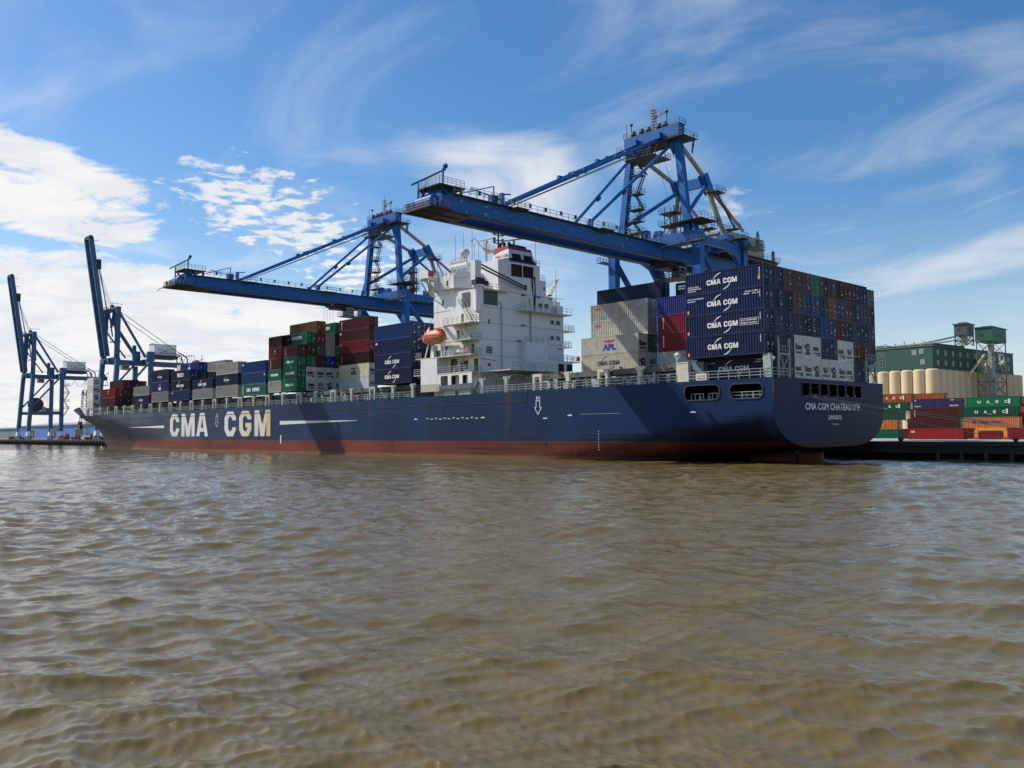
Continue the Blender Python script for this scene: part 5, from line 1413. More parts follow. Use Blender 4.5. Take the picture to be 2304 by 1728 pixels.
stack(-129.8, 1, 14.25, [('white', HX, None, 0, None), ('white', HX, None, 2, None), ('green', HX, None, None, None), ('dark maroon', HX, None, None, None), ('green', HX, 'evergreen', None, 'long green EVERGREEN container, white lettering, stepped below the top brown one')],
      'second column of the tall many-coloured stack', group=GF)
stack(-129.8, 2, 14.25, [('white', HX, None, 3, None), ('white', HX, None, 0, None), ('maroon', HX, None, None, None), ('dark grey', HX, None, None, None), ('crimson', HX, None, None, None), ('rust', HX, None, None, 'long rust brown container at the very top of the tall many-coloured stack')],
      'third column of the tall many-coloured stack', group=GF)
stack(-129.8, 3, 14.25, [('white', HX, None, 1, None), ('white', HX, None, 2, None), ('royal blue', HX, None, None, None), ('grey', HX, None, None, None), ('grey', HX, None, None, None)], 'fourth column of the tall many-coloured stack', group=GF)
stack(-129.8, 4, 14.25, [('white', HX, None, 0, None), ('white', HX, None, 3, None), ('maroon', HX, None, None, None), ('green', HX, None, None, None), ('maroon', HX, None, None, None), ('green', HX, 'evergreen', None, 'green container on top of the fifth column of the tall many-coloured stack')],
      'fifth column of the tall many-coloured stack', group=GF)
# --- forward bays, nearest first
stack(-144.3, 0, 13.82, [('teal', 2.70, 'china shipping', None, 'teal CHINA SHIPPING container'), ('steel blue', 2.70, 'spot right', None, 'steel blue container above the teal CHINA SHIPPING one'), ('blue', 2.70, 'spot', None, 'blue container, topmost above the teal CHINA SHIPPING one')], '', group=GF)
stack(-158.6, 0, 13.85, [('grey', HC, 'oocl', None, 'grey OOCL container under the navy CMA CGM one next to the teal stack'), ('navy', HC, 'cma small', None, 'navy CMA CGM container between two grey OOCL ones'), ('grey', HC, 'oocl', None, 'grey OOCL container above a navy CMA CGM one, left of the blue container')], '', group=GF)
stack(-172.8, 0, 13.82, [('grey', 2.62, 'oocl', None, 'grey OOCL container at the foot of a stack only two boxes high'), ('navy', 2.62, 'cma', None, 'navy CMA CGM container, upper box of a stack only two high')], '', group=GF)
stack(-187.0, 0, 13.84, [('blue', 2.78, 'spot', None, 'plain blue container below the CMA CGM and FESCO lettered ones'), ('dark navy', 2.78, 'cma', None, 'dark slate CMA CGM container under the FESCO lettered one'), ('navy', 2.78, 'fesco', None, 'dark container with large white FESCO lettering')], '', group=GF)
stack(-187.0, 1, 13.84, [('dark navy', 2.62, None, None, 'navy container end in the gap right of the FESCO stack, %s' % w) for w in ('lowest', 'second', 'third')] + [('royal blue', 2.62, 'apl white', None, 'blue APL container peeping out above the FESCO one')], '', group=GF)
F4 = 'behind the two-high grey and navy stack'
stack(-187.0, 2, 13.84, [('navy', 2.62, None, None, None), ('brown', 2.62, None, None, None), ('maroon', 2.62, None, None, None)], F4+', first column', group=GF)
stack(-187.0, 3, 13.84, [('dark navy', 2.62, None, None, None), ('maroon', 2.62, None, None, None), ('brown', 2.62, None, None, None)], F4+', second column', group=GF)
stack(-187.0, 4, 13.84, [('grey', 2.84, None, None, None), ('dark grey', 2.84, None, None, None), ('grey', 2.84, None, None, None), ('grey', 2.84, 'oocl', None, 'grey OOCL container standing high behind the grey and navy OOCL stack')], F4+', third column', group=GF)
stack(-201.3, 0, 13.85, [('grey', HC, 'oocl', None, 'grey OOCL container under the blue APL one'), ('royal blue', HC, 'apl white', None, 'blue APL container above a grey OOCL one'), ('navy', HC, 'cma small', None, 'navy CMA CGM container above the blue APL one')], '', group=GF)
stack(-201.3, 3, 13.85, [('dark navy', HC, None, None, None), ('navy', HC, None, None, None), ('dark navy', HC, None, None, None), ('beige', STD, None, 3, 'cream refrigerated container end far behind, left of the high grey OOCL one')], 'in the column behind the APL stack', group=GF)
stack(-201.3, 4, 13.85, [('navy', HC, None, None, None), ('dark navy', HC, None, None, None), ('navy', HC, None, None, None), ('beige', STD, None, 1, 'cream refrigerated container end, right one of two far behind the FESCO stack')], 'in the far column behind the APL stack', group=GF)
stack(-215.4, 0, 13.5, [('navy', 2.72, 'cma small', None, 'navy CMA CGM container under the grey one at the forward end'), ('grey', 2.72, 'oocl', None, 'grey container above a navy CMA CGM one at the forward end')], '', group=GF)
stack(-215.4, 2, 13.55, [('olive', 2.62, None, None, None), ('dark grey', 2.62, None, None, None), ('maroon', 2.62, None, None, None), ('navy', 2.62, 'cma small', None, 'navy CMA CGM container high behind, left of the APL stack')], 'behind the forward grey and navy stack', group=GF)
stack(-243.4, 0, 13.5, [('maroon', 2.90, None, None, 'maroon container with a framed panel, lowest at the bow stacks'), ('crimson', 2.90, 'tex', None, 'dark red container with a white emblem, upper of two nearest the bow')], '', group=GF)
stack(-243.4, 1, 13.55, [('dark maroon', 2.84, None, None, None), ('maroon', 2.84, None, None, None), ('maroon', 2.84, None, None, 'maroon container raised on the third level of the bow stacks')], 'in the second column of the bow stacks', group=GF)
stack(-243.4, 2, 13.6, [('olive', 2.84, None, None, None), ('dark maroon', 2.84, None, None, None), ('dark navy', 2.84, None, None, None)], 'in the third column of the bow stacks', group=GF)
stack(-243.4, 3, 13.6, [('olive', 2.75, None, None, None), ('dark grey', 2.75, None, None, None), ('crimson', 2.75, None, None, None)], 'in the fourth column of the bow stacks', group=GF)
stack(-266.3, 1.1, 13.7, [('white', 2.64, None, 0, None), ('white', 2.64, None, 1, None), ('white', 2.64, None, 2, None), ('white', 2.64, None, 3, None)], 'of the white refrigerated stack nearest the bow', L=e20, group=GF)

# ================================================================== container yard on the right
def yard():
    G = 'containers stacked in the yard on the quay'
    def c(x, y, t, col, lab, lg=None, H=STD, L=12.192): container(x, y, QZ+0.03+t*2.6, col, lab, L=L, H=H, logo_=lg, group=G, on_ship=False)
    c(-26.8, 109.5, 0, 'red', 'bright red CAI container lying at the front of the yard', 'cai')
    c(-13.4, 112.5, 0, 'crimson', 'dark red container behind the orange spreader frame', 'spot')
    c(-36.0, 128.0, 0, 'maroon', 'maroon container, bottom of the middle yard stack behind the red one')
    c(-35.7, 131.0, 1, 'maroon', 'dull maroon container above the bright red one in the yard', None)
    c(-35.9, 133.6, 2, 'maroon', 'maroon container under the purple navy one in the yard', 'column')
    c(-36.4, 136.3, 3, 'purple navy', 'purple navy container with a grey middle, top of the middle yard stack', 'words low')
    c(-20.4, 125.2, 0, 'maroon', 'maroon container under the orange one in the yard')
    c(-20.0, 125.2, 1, 'orange', 'orange container with blue lettering in the yard', 'hapag')
    c(-21.8, 130.4, 2, 'dark green', 'lower green UASC container at the right of the yard', 'uasc')
    c(-22.8, 135.6, 3, 'green', 'upper green UASC container at the right of the yard', 'uasc')
    for t, col in enumerate(('maroon', 'crimson', 'terracotta', 'terracotta')):
        c(-20.0+0.0*t, 138.8 if t == 3 else 133.4, t, col, '%s container end at the right edge of the yard, %s' % (col, ORD[t]+' from the ground'), None, L=12.192)
    c(-56.6, 146.0, 0, 'dark green', 'dark green container at the foot of the yard stack half hidden by the stern')
    c(-58.2, 149.0, 1, 'orange', 'orange container in the yard stack half hidden by the stern', 'cai')
    c(-57.8, 152.0, 2, 'dark green', 'dark green container above the orange one beside the stern', 'cai')
    c(-57.4, 154.5, 3, 'dark green', 'dark green UASC container beside the stern, white letters', 'uasc')
    c(-57.6, 158.0, 4, 'terracotta', 'terracotta UASC container, topmost beside the stern', 'uasc')
    c(-50.2, 162.6, 4, 'terracotta', 'terracotta container end showing right of the topmost UASC one')
    # spreader frame standing on the quay
    m = paint('spreader_orange', (0.75, 0.27, 0.03), 0.5, dirt=0.3)
    root = empty('spreader_frame', (-9.1, 110.4, QZ))
    tag(root, 'orange yellow lifting frame standing on the quay before the orange container', 'lifting frame')
    b = MB(); b.box(-3.2, 3.2, -0.25, 0.25, 2.0, 2.6); b.beam((-3.0, 0, 1.4), (-2.2, 0, 2.1), 0.3); b.beam((3.0, 0, 1.4), (2.2, 0, 2.1), 0.3); b.build('cross_beam', m, root)
    for x in (-3.0, 3.0):
        b = MB(); b.box(x-0.35, x+0.35, -0.35, 0.35, 0.55, 2.0); b.build('leg', m, root)
        b = MB(); b.box(x-0.65, x+0.65, -0.5, 0.5, 0.02, 0.55); b.build('foot', M_RMARK, root)
yard()

# ================================================================== grain elevator
def elevator():
    ph = R(7.0); u = Vector((math.cos(ph), -math.sin(ph), 0)); v = Vector((math.sin(ph), math.cos(ph), 0))
    P = 6.2; r = 3.12; C0 = Vector((-106.2, 335.1, 0)); ZT = 34.6
    mc = paint('silo_concrete', (0.62, 0.475, 0.30), 0.85, dirt=0.35, dirt_col=(0.38, 0.32, 0.24), scale=0.12, streak=0.25, streak_col=(0.36, 0.30, 0.23))
    mg = paint('elevator_green', (0.008, 0.062, 0.042), 0.6, dirt=0.25, scale=0.15, streak=0.2, streak_col=(0.02, 0.06, 0.05))
    root = empty('grain_elevator', (C0.x, C0.y, QZ), (0, 0, -ph))
    tag(root, 'green boarded grain elevator on a row of tall beige concrete silos, behind the yard', 'grain elevator')
    sm = MB(); sm.tube((0, 0, 0), (0, 0, ZT-QZ-0.6), r, 28, caps=False); sm.tube((0, 0, ZT-QZ-0.6), (0, 0, ZT-QZ), r, 28, r-0.7)
    sme = sm.mesh('silo', mc); sme.polygons.foreach_set('use_smooth', [True]*len(sme.polygons)); sme.set_sharp_from_angle(angle=R(40))
    for k in range(-7, 1): link('silo', sme, root, (k*P, 0, 0))
    for k in range(1, 15): link('silo', sme, root, (0, k*P, 0))
    b = MB(); b.box(-45, 1.5, 1.5, 86, 0, ZT-QZ-0.8); b.build('silo_core', mc, root)
    # green gallery storeys: local x along u, y along v
    h0, h1 = ZT-QZ+0.1, 45.8-QZ
    b = MB(); b.box(-46, 0.6, -0.6, 83, h0, h1); b.box(-46.3, 0.9, -0.9, 40, h1, h1+0.35); b.box(-20, -1.0, 1.5, 34, h1+0.35, h1+1.3)
    b.box(-46, -27, 5, 60, h1+0.3, h1+2.6)
    g = b.build('gallery_house', mg, root)
    ro = MB(); ro.box(-46.4, 1.0, -1.0, 83.3, h1+0.003, h1+0.30); ro.box(-20.2, -0.8, 1.3, 34.2, h1+1.3, h1+1.6); ro.build('gallery_roof', paint('roof_edge_pale', (0.20, 0.19, 0.16), 0.7, dirt=0.3), root)
    mw = paint('factory_window', (0.24, 0.29, 0.27), 0.3, dirt=0.4, dirt_col=(0.12, 0.16, 0.15), scale=0.6)
    mf = paint('factory_window_frame', (0.30, 0.33, 0.29), 0.6)
    def win(cx, cz, w, h, side, mat=mw):
        b = MB()
        if side == 'x':   # wall facing the ship (local -y)
            b.box(cx-w/2, cx+w/2, -0.66, -0.6, cz-h/2, cz+h/2)
        else:
            b.box(0.6, 0.66, cx-w/2, cx+w/2, cz-h/2, cz+h/2)
        o = b.build('window', mat, g)
        b = MB()
        for k in range(3):
            t = -0.5+k*0.5
            if side == 'x': b.box(cx+t*w-0.06, cx+t*w+0.06, -0.72, -0.66, cz-h/2, cz+h/2)
            else: b.box(0.66, 0.72, cx+t*w-0.06, cx+t*w+0.06, cz-h/2, cz+h/2)
            if side == 'x': b.box(cx-w/2, cx+w/2, -0.71, -0.66, cz+t*h-0.06, cz+t*h+0.06)
            else: b.box(0.66, 0.71, cx-w/2, cx+w/2, cz+t*h-0.06, cz+t*h+0.06)
        b.build('frame', mf, o)
    for cx, cz in ((-8.6, 41.0), (-4.9, 41.3), (-4.4, 36.2)): win(cx, cz-0.3, 2.2, 2.4, 'x')
    win(-25.2, 37.0-0.9, 3.6, 3.2, 'x', M_DARK); win(-25.6, 41.0-0.6, 3.4, 2.2, 'x', M_DARK)
    for k in range(11):
        y = 4.2+k*7.3
        for cz in (40.9, 36.0): win(y, cz-0.6, 1.9, 2.4, 'y')
    b = MB(); b.box(0.7, 0.8, 66, 73, 38.5, 42.8); s = b.build('emblem_board', M_WHITE, g)
    b = MB(); b.tube((0.8, 69.5, 40.7), (0.86, 69.5, 40.7), 1.2, 12); b.build('emblem', M_KMARK, s)
    b = MB(); b.box(0.8, 3.2, 42, 52, 33.8-QZ, 39.8-QZ+1); lt = b.build('lift_house', paint('lift_house_grey', (0.42, 0.45, 0.48), 0.6, dirt=0.2), root)
    b = MB(); b.box(3.2, 3.3, 47, 49.5, 34.2, 36.0); b.build('window', M_DARK, lt)
    # head towers on legs
    def tower(nm, lab, x, y, w, d, z0, z1, base, mat):
        t = empty(nm, (x, y, QZ)); tag(t, lab, 'elevator tower')
        b = MB(); b.box(-w/2, w/2, -d/2, d/2, z0-QZ, z1-QZ); hd = b.build('head_house', mat, t)
        b = MB(); b.box(-w/2-0.5, w/2+0.5, -d/2-0.5, d/2+0.5, z1-QZ, z1-QZ+0.5); b.box(-w*.3, w*.3, -d*.3, d*.3, z1-QZ+.5, z1-QZ+1.2); b.build('roof', mat, hd)
        b = MB(); b.box(-w*.25, -w*.02, -d/2-0.05, -d/2, z0-QZ+2.2, z0-QZ+3.6); b.box(w/2, w/2+0.05, -d*.2, d*.1, z0-QZ+2.2, z0-QZ+3.6); b.build('window', M_DARK, hd)
        b = MB()
        for sx_ in (-1, 1):
            for sy_ in (-1, 1): b.beam((sx_*w*.46, sy_*d*.46, base), (sx_*w*.46, sy_*d*.46, z0-QZ), 0.45)
        n = max(2, int((z0-QZ-base)/6))
        for k in range(n):
            a, c_ = base+(z0-QZ-base)*k/n, base+(z0-QZ-base)*(k+1)/n
            for (xa, ya), (xb, yb) in (((-1, -1), (1, -1)), ((1, -1), (1, 1)), ((1, 1), (-1, 1)), ((-1, 1), (-1, -1))):
                b.beam((xa*w*.46, ya*d*.46, a), (xb*w*.46, yb*d*.46, c_), 0.22); b.beam((xb*w*.46, yb*d*.46, a), (xa*w*.46, ya*d*.46, c_), 0.22)
                b.beam((xa*w*.46, ya*d*.46, c_), (xb*w*.46, yb*d*.46, c_), 0.3)
        b.build('trestle', paint('trestle_dark', (0.10, 0.12, 0.11), 0.6, dirt=0.4, dirt_col=(0.2, 0.2, 0.16)), t)
        b = MB(); b.tube((-0.8, 0, base), (-0.8, 0, z0-QZ+0.5), 0.7, 10); b.tube((0.9, 0.3, base), (0.9, 0.3, z0-QZ+.5), 0.55, 10); b.box(-0.4, 0.5, -0.9, 0.2, base, z0-QZ)
        b.build('bucket_leg', paint('spout_pale', (0.42, 0.44, 0.40), 0.6, dirt=0.5, dirt_col=(0.3, 0.28, 0.12)), t)
        return t
    mgt = paint('head_house_green', (0.012, 0.10, 0.07), 0.6, dirt=0.2); mgd = paint('head_house_dark', (0.045, 0.075, 0.085), 0.6, dirt=0.3)
    t2 = tower('elevator_tower', 'green elevator head tower on a tall trestle, right one of two', -92.0, 373.0, 8.0, 20.0, 48.8, 55.4, 0.0, mgt)
    b = MB(); b.beam((-1, -6, 40), (-6, -14, 30), 1.0); b.beam((0, -6, 38), (-3, -4, 28), 0.9); b.sphere((2, 10, 36), 1.7, 10); b.build('spout', paint('spout_yellow', (0.55, 0.50, 0.22), 0.6, dirt=0.4), t2)
    t1 = tower('elevator_tower', 'dark grey green elevator head tower standing on the roof, left one of two', -97.2, 352.0, 6.0, 9.0, 51.0, 56.2, 43.8, mgd)
    b = MB(); b.beam((-3, -4.5, 48), (-17, -12, 44.8), 0.9); b.beam((-3, -4.5, 46.2), (-15, -12, 44.4), 0.6); b.beam((2, 5, 46.5), (5, 22, 46.6), 0.8); b.build('spout', MATS['spout_pale'], t1)
    b = MB(); b.rail([(-46, -0.8, h1+0.4), (0.8, -0.8, h1+0.4)], 1.2, 6, 0.06, 2)
    for k in range(9): b.box(0.2-k*5, 0.8-k*5, 1, 1.6, h1+1.2, h1+2.2+random.random()*1.5)
    b.build('roof_gear', MATS['spout_pale'], root)
elevator()

# ================================================================== sheds and plant on the left
def left_quay():
    mb = paint('shed_blue', (0.045, 0.155, 0.42), 0.6, dirt=0.3, dirt_col=(0.03, 0.08, 0.2), scale=0.05, streak=0.25, streak_col=(0.03, 0.07, 0.16))
    mr_ = paint('shed_roof', (0.30, 0.31, 0.33), 0.6, dirt=0.4, scale=0.05)
    def shed(name, lab, x0, x1, y0, y1, h, hr, mat, doors):
        r = empty(name, ((x0+x1)/2, y0, QZ)); tag(r, lab, 'warehouse')
        ox = (x0+x1)/2
        b = MB(); b.box(x0-ox, x1-ox, 0, y1-y0, 0, h); w = b.build('wall', mat, r)
        b = MB(); ym = (y1-y0)/2
        b._add([(x0-ox-1, -1, h+0.02), (x1-ox+1, -1, h+0.02), (x1-ox+1, ym, hr), (x0-ox-1, ym, hr), (x0-ox-1, y1-y0+1, h+0.02), (x1-ox+1, y1-y0+1, h+0.02), (x1-ox+1, -1, h-0.5), (x0-ox-1, -1, h-0.5)],
               [(0, 1, 2, 3), (3, 2, 5, 4), (0, 3, 4), (1, 5, 2), (7, 6, 1, 0)])
        b.build('roof', mr_, r)
        for a, c, hh in doors:
            b = MB(); b.box(a-ox, c-ox, -0.06, -0.02, 0, hh); d = b.build('door', M_BLACK, w)
            b = MB(); b.box(a-ox+0.42*(c-a), a-ox+0.52*(c-a), -0.12, -0.06, 1, hh*.8); b.box(a-ox-0.5, a-ox, -0.12, -0.02, 0, hh+.5); b.box(c-ox, c-ox+.5, -0.12, -0.02, 0, hh+.5); b.box(a-ox, c-ox, -0.12, -0.02, hh, hh+0.5); b.build('door_frame', M_HOUSE, d)
        b = MB(); b.box(x0-ox, x1-ox, -0.12, -0.06, 0, 1.6) if False else b.box(x0-ox, x1-ox, -0.1, -0.03, h-0.9, h-0.6); b.build('gutter', mr_, r)
        return r
    shed('quay_shed', 'long blue quay shed with grey roof and open dark doors, beyond the bow', -690, -470, 90, 130, 9.8, 12.0, mb, [(-664, -654, 6.6), (-612, -603, 6.6), (-562, -547, 6.4)])
    shed('far_shed', 'far grey green shed at the left edge, lower than the blue one', -1000, -693.5, 92, 130, 8.4, 10.0, paint('far_shed_wall', (0.16, 0.20, 0.24), 0.7, dirt=0.4, scale=0.05), [(-860, -850, 5)])
    b = MB(); b.box(-560, -470, 89.4, 89.9, QZ, QZ+2.2); o = b.build('low_wall', M_CONC); tag(o, 'low pale wall at the foot of the blue shed near the bow', 'wall')
    # lattice mast behind the bow
    r = empty('lattice_mast', (-450, 60, QZ)); tag(r, 'thin grey lattice mast standing on the quay just left of the bow', 'lattice mast')
    b = MB()
    for sx_, sy_ in ((-1, -1), (1, -1), (1, 1), (-1, 1)): b.beam((sx_*2.4, sy_*2.4, 0), (sx_*0.9, sy_*0.9, 27), 0.3)
    for k in range(9):
        a, c = k*3.0, k*3+3.0; wa, wc = 2.4-1.5*a/27, 2.4-1.5*c/27
        for (xa, ya), (xb, yb) in (((-1, -1), (1, -1)), ((1, -1), (1, 1)), ((1, 1), (-1, 1)), ((-1, 1), (-1, -1))):
            b.beam((xa*wa, ya*wa, a), (xb*wc, yb*wc, c), 0.16); b.beam((xa*wc, ya*wc, c), (xb*wc, yb*wc, c), 0.18)
    b.tube((0, 0, 27), (0, 0, 33), 0.12, 6); b.build('lattice', M_HOUSE, r)
    b = MB(); b.box(-1.6, 1.6, -1.6, 1.6, 24.5, 24.9); b.box(-1.2, 1.2, -1.3, -0.9, 25.2, 26.2); b.build('lamp_platform', M_DARK, r)
    # small vehicles and loads along the quay edge
    mred, mw_, mk = M_RMARK, M_WHITE, M_DARK
    rng = random.Random(8)
    def tractor(x, y, col, lab):
        r = empty('yard_tractor', (x, y, QZ+0.02)); tag(r, lab, 'yard tractor', 'vehicles along the left quay')
        b = MB(); b.box(-6.5, 0.2, -1.1, 1.1, 0.95, 1.25); b.box(0, 2.4, -1.15, 1.15, 0.7, 1.3); b.build('chassis', mk, r)
        b = MB(); b.box(0.3, 2.2, -1.1, 1.1, 1.3, 2.0); b._add([(0.4, -1.05, 2.0), (2.15, -1.05, 2.0), (2.15, 1.05, 2.0), (0.4, 1.05, 2.0), (0.5, -0.95, 2.9), (1.8, -0.95, 2.9), (1.8, 0.95, 2.9), (0.5, 0.95, 2.9)], [(0, 1, 5, 4), (1, 2, 6, 5), (2, 3, 7, 6), (3, 0, 4, 7), (4, 5, 6, 7)]); b.build('cab', col, r)
        for wx in (-5.6, -4.4, 1.3):
            b = MB(); b.tube((wx, -1.2, 0.5), (wx, 1.2, 0.5), 0.5, 12); b.build('wheel', mk, r)
        return r
    cols = [(mred, 'red'), (mw_, 'white'), (M_YMARK, 'yellow'), (M_BMARK, 'blue')]
    spots = [(-690, 52, 0, 'farthest left on the quay'), (-640, 60, 1, 'left of the far crane legs'), (-610, 45, 0, 'second left of the far crane'), (-560, 60, 0, 'before the middle shed door'), (-530, 48, 2, 'beside the far crane'), (-455, 58, 0, 'right of the far crane'), (-440, 48, 0, 'before the right shed door'), (-410, 56, 1, 'before the low pale wall'), (-395, 46, 0, 'nearest the bow')]
    for x, y, k, w in spots: tractor(x, y, cols[k][0], '%s yard tractor with flat trailer, %s' % (cols[k][1], w))
    for i in range(9):
        x = (-700, -660, -625, -585, -545, -445, -425, -400, -380)[i]; y = 42+6*(i % 3)
        b = MB()
        for k in range(rng.randint(3, 6)):
            a = rng.uniform(-2.5, 2.5); b.box(a, a+rng.uniform(0.8, 2.0), rng.uniform(-1, 0), rng.uniform(0.4, 1.4), 0.02, rng.uniform(0.6, 1.9))
        o = b.build('cargo_pile', (M_RUSTY, M_DARK, M_RMARK)[i % 3], None, (x, y, QZ))
        tag(o, '%s pile of cargo and gear on the left quay, %s from the left' % (('rusty', 'dark', 'red')[i % 3], ORD[i]), 'cargo', 'cargo piles along the left quay')
    # tree line far behind, left horizon
left_quay()

# mooring lines
def ropes():
    m = paint('mooring_rope', (0.30, 0.27, 0.22), 0.8, dirt=0.3)
    def rope(name, a, b, sag, lab, r=0.06):
        a, b = Vector(a), Vector(b); M = MB(); pts = []
        for i in range(25):
            t = i/24; p = a.lerp(b, t); p.z -= sag*4*t*(1-t); pts.append(p)
        M.path(pts, r, 6); o = M.build(name, m); tag(o, lab, 'mooring line', 'mooring lines at the stern')
    rope('mooring_line', (1.15, 10.4, 8.9), (34.0, QY+1.2, QZ+0.55), 0.7, 'upper mooring rope from the stern opening to the quay at right')
    rope('mooring_line', (1.15, 12.8, 8.85), (33.6, QY+1.6, QZ+0.50), 0.35, 'lower mooring rope running beside it from the stern to the quay')
    rope('mooring_line', (1.1, 9.2, 8.95), (18.0, QY+1.2, QZ+0.55), 0.5, 'short mooring rope from the stern to the nearer bollard')
ropes()

# ================================================================== ship-to-shore cranes
# local frame: x along the quay from the crane's middle, y and z in metres as on the quay
def base_gear(root, mat, yw, yl, hw):
    for sx in (-1, 1):
        for y in (yw, yl):
            b = MB(); b.box(sx*hw-4.2, sx*hw+4.2, y-0.5, y+0.5, QZ+1.3, QZ+2.1)
            for k in range(4):
                x = sx*hw-3.4+k*2.27; b.box(x-0.95, x+0.95, y-0.45, y+0.45, QZ+0.35, QZ+1.25)
            bo = b.build('bogie', mat, root)
            b = MB()
            for k in range(8):
                x = sx*hw-3.9+k*1.11; b.tube((x, y-0.25, QZ+0.38), (x, y+0.25, QZ+0.38), 0.36, 10)
            b.build('wheel', M_DARK, bo)
            b = MB(); b._add([(sx*hw-1.6, y-1, QZ+2.0), (sx*hw+1.6, y-1, QZ+2.0), (sx*hw+1.6, y+1, QZ+2.0), (sx*hw-1.6, y+1, QZ+2.0), (sx*hw-0.9, y-.7, QZ+4.6), (sx*hw+.9, y-.7, QZ+4.6), (sx*hw+.9, y+.7, QZ+4.6), (sx*hw-.9, y+.7, QZ+4.6)], [(0, 1, 5, 4), (1, 2, 6, 5), (2, 3, 7, 6), (3, 0, 4, 7), (4, 5, 6, 7)])
            b.build('sill_pedestal', M_HOUSEW, bo)

def platform(b, rl, x0, x1, y0, y1, z, h=1.05):
    b.box(x0, x1, y0, y1, z-0.14, z)
    rl.rail([(x0, y0, z), (x1, y0, z), (x1, y1, z), (x0, y1, z), (x0, y0, z)], h, 1.1, 0.03, 2)

def crane_near(xc, label, trolley_y):
    """Crane with its boom lowered over the ship."""
    root = empty('quay_crane', (xc, 0, 0))
    tag(root, label, 'quay crane', 'cranes working on the ship')
    YW, YL = 38.0, 53.2
    m = M_CRANE
    base_gear(root, m, YW, YL, 10.3)
    for sx, nm in ((-1, 'l'), (1, 'r')):
        b = MB(); b.box(sx*10.3-0.9, sx*10.3+0.9, YW-0.75, YW+0.75, QZ+4.6, 40.3); b.build('leg', m, root)
        b = MB(); b.box(sx*10.3-0.9, sx*10.3+0.9, YL-0.75, YL+0.75, QZ+4.6, 41.2); b.build('leg', m, root)
        b = MB(); b.beam((sx*8.2, YW, 42.4), (sx*5.75, YW+0.4, 61.6), 1.35, 1.25, up=(0, 1, 0)); b.build('mast_leg', m, root)
        # side frame: portal tie, lower tie, brace, arched bracket
        b = MB(); b.box(sx*10.3-0.45, sx*10.3+0.45, YW+0.75, YL-0.75, 40.2, 41.6); b.box(sx*10.3-0.6, sx*10.3+0.6, YW+1.0, YL-1.0, 15.5, 17.1); b.build('side_tie', m, root)
        b = MB(); b.tube((sx*10.3, YW+0.8, 39.0), (sx*10.3, YL-0.8, 24.5), 0.62, 10); b.build('brace', m, root)
        b = MB(); b.prism([(YL-0.75, 40.2), (YL-6.0, 40.2), (YL-3.2, 39.3), (YL-1.3, 37.2), (YL-0.75, 35.2)], lambda u, v, w: (sx*10.3+w, u, v), -0.4, 0.4); b.build('gusset', m, root, recalc=True)
        b = MB(); b.prism([(YW-0.9, 42.4), (YW+0.9, 42.4), (YW+0.9, 47.5)], lambda u, v, w: (sx*(8.6)+w*0.1, u, v), -0.5, 0.5) if False else b.beam((sx*10.2, YW, 42.6), (sx*8.0, YW, 46.5), 0.5, 1.2, up=(0, 1, 0)); b.build('gusset', m, root)
    b = MB(); b.box(-11.3, 11.3, YW-0.8, YW+0.8, 40.3, 42.6); b.build('portal_beam', m, root)
    b = MB(); b.box(-11.3, 11.3, YL-0.8, YL+0.8, 41.2, 43.3); b.build('portal_beam', m, root)
    for y in (YW, YL):
        b = MB(); b.box(-10.3, 10.3, y-0.7, y+0.7, QZ+4.6, QZ+6.2); b.build('sill_beam', m, root)
    # apex
    b = MB(); b.box(-6.7, 6.7, YW-0.7, YW+1.3, 61.9, 64.0); b.box(-7.0, 7.0, YW-1.6, YW+2.4, 61.2, 61.45)
    for sx in (-1, 1): b.prism([(sx*3.0, 61.6), (sx*5.2, 61.6), (sx*5.0, 58.4)], lambda u, v, w: (u, YW+0.4+w, v), -0.5, 0.5)
    b.box(-3.6, -2.2, YW-2.6, YW-0.7, 61.4, 62.6); b.box(2.2, 3.6, YW-2.6, YW-0.7, 61.4, 62.6)
    apex = b.build('apex_beam', m, root)
    g, rl = MB(), MB()
    platform(g, rl, -7.6, 8.6, YW-2.0, YW+2.9, 61.2); platform(g, rl, -4.8, 2.2, YW-3.2, YW+3.0, 58.7); platform(g, rl, -6.9, 6.9, YW-0.6, YW+1.4, 64.15)
    g.stairs((7.9, YW+2.0, 58.4), (8.3, YW+2.2, 61.2), 0.8, 8)
    for x in (-3.5, -1.5, 0.6, 2.4): g.beam((x, YW-2.6, 58.8), (x+0.8, YW-2.6, 61.2), 0.12); g.beam((x+0.8, YW+2.6, 58.8), (x, YW+2.6, 61.2), 0.12)
    g.build('apex_walkway', M_GRATE, root); rl.build('walkway_railing', M_RAILB, root)
    b = MB()
    for k, x in enumerate((-5.0, -2.9, -1.2, 1.4, 2.9)):
        b.tube((x-0.25, YW+0.3, 64.9), (x+0.25, YW+0.3, 64.9), 0.65, 12); b.box(x-0.5, x+0.5, YW, YW+0.7, 64.1, 65.0)
    b.build('sheave', M_DARK, apex)
    b = MB()
    for sx, sy in ((-1, -1), (1, -1), (1, 1), (-1, 1)): b.beam((sx*.35, YW+.4+sy*.35, 64.1), (sx*.35, YW+.4+sy*.35, 68.8), 0.09)
    for k in range(8): z = 64.5+k*0.58; b.box(-.4, .4, YW, YW+.8, z, z+0.06)
    b.tube((0, YW+0.4, 68.7), (0, YW+0.4, 70.0), 0.06, 5); b.beam((0.3, YW+0.4, 66.9), (3.6, YW+0.4, 67.9), 0.2, 0.28)
    b.build('beacon_mast', paint('beacon_mast_red', (0.30, 0.13, 0.11), 0.6, dirt=0.4, dirt_col=(0.4, 0.4, 0.4)), apex)
    b = MB()
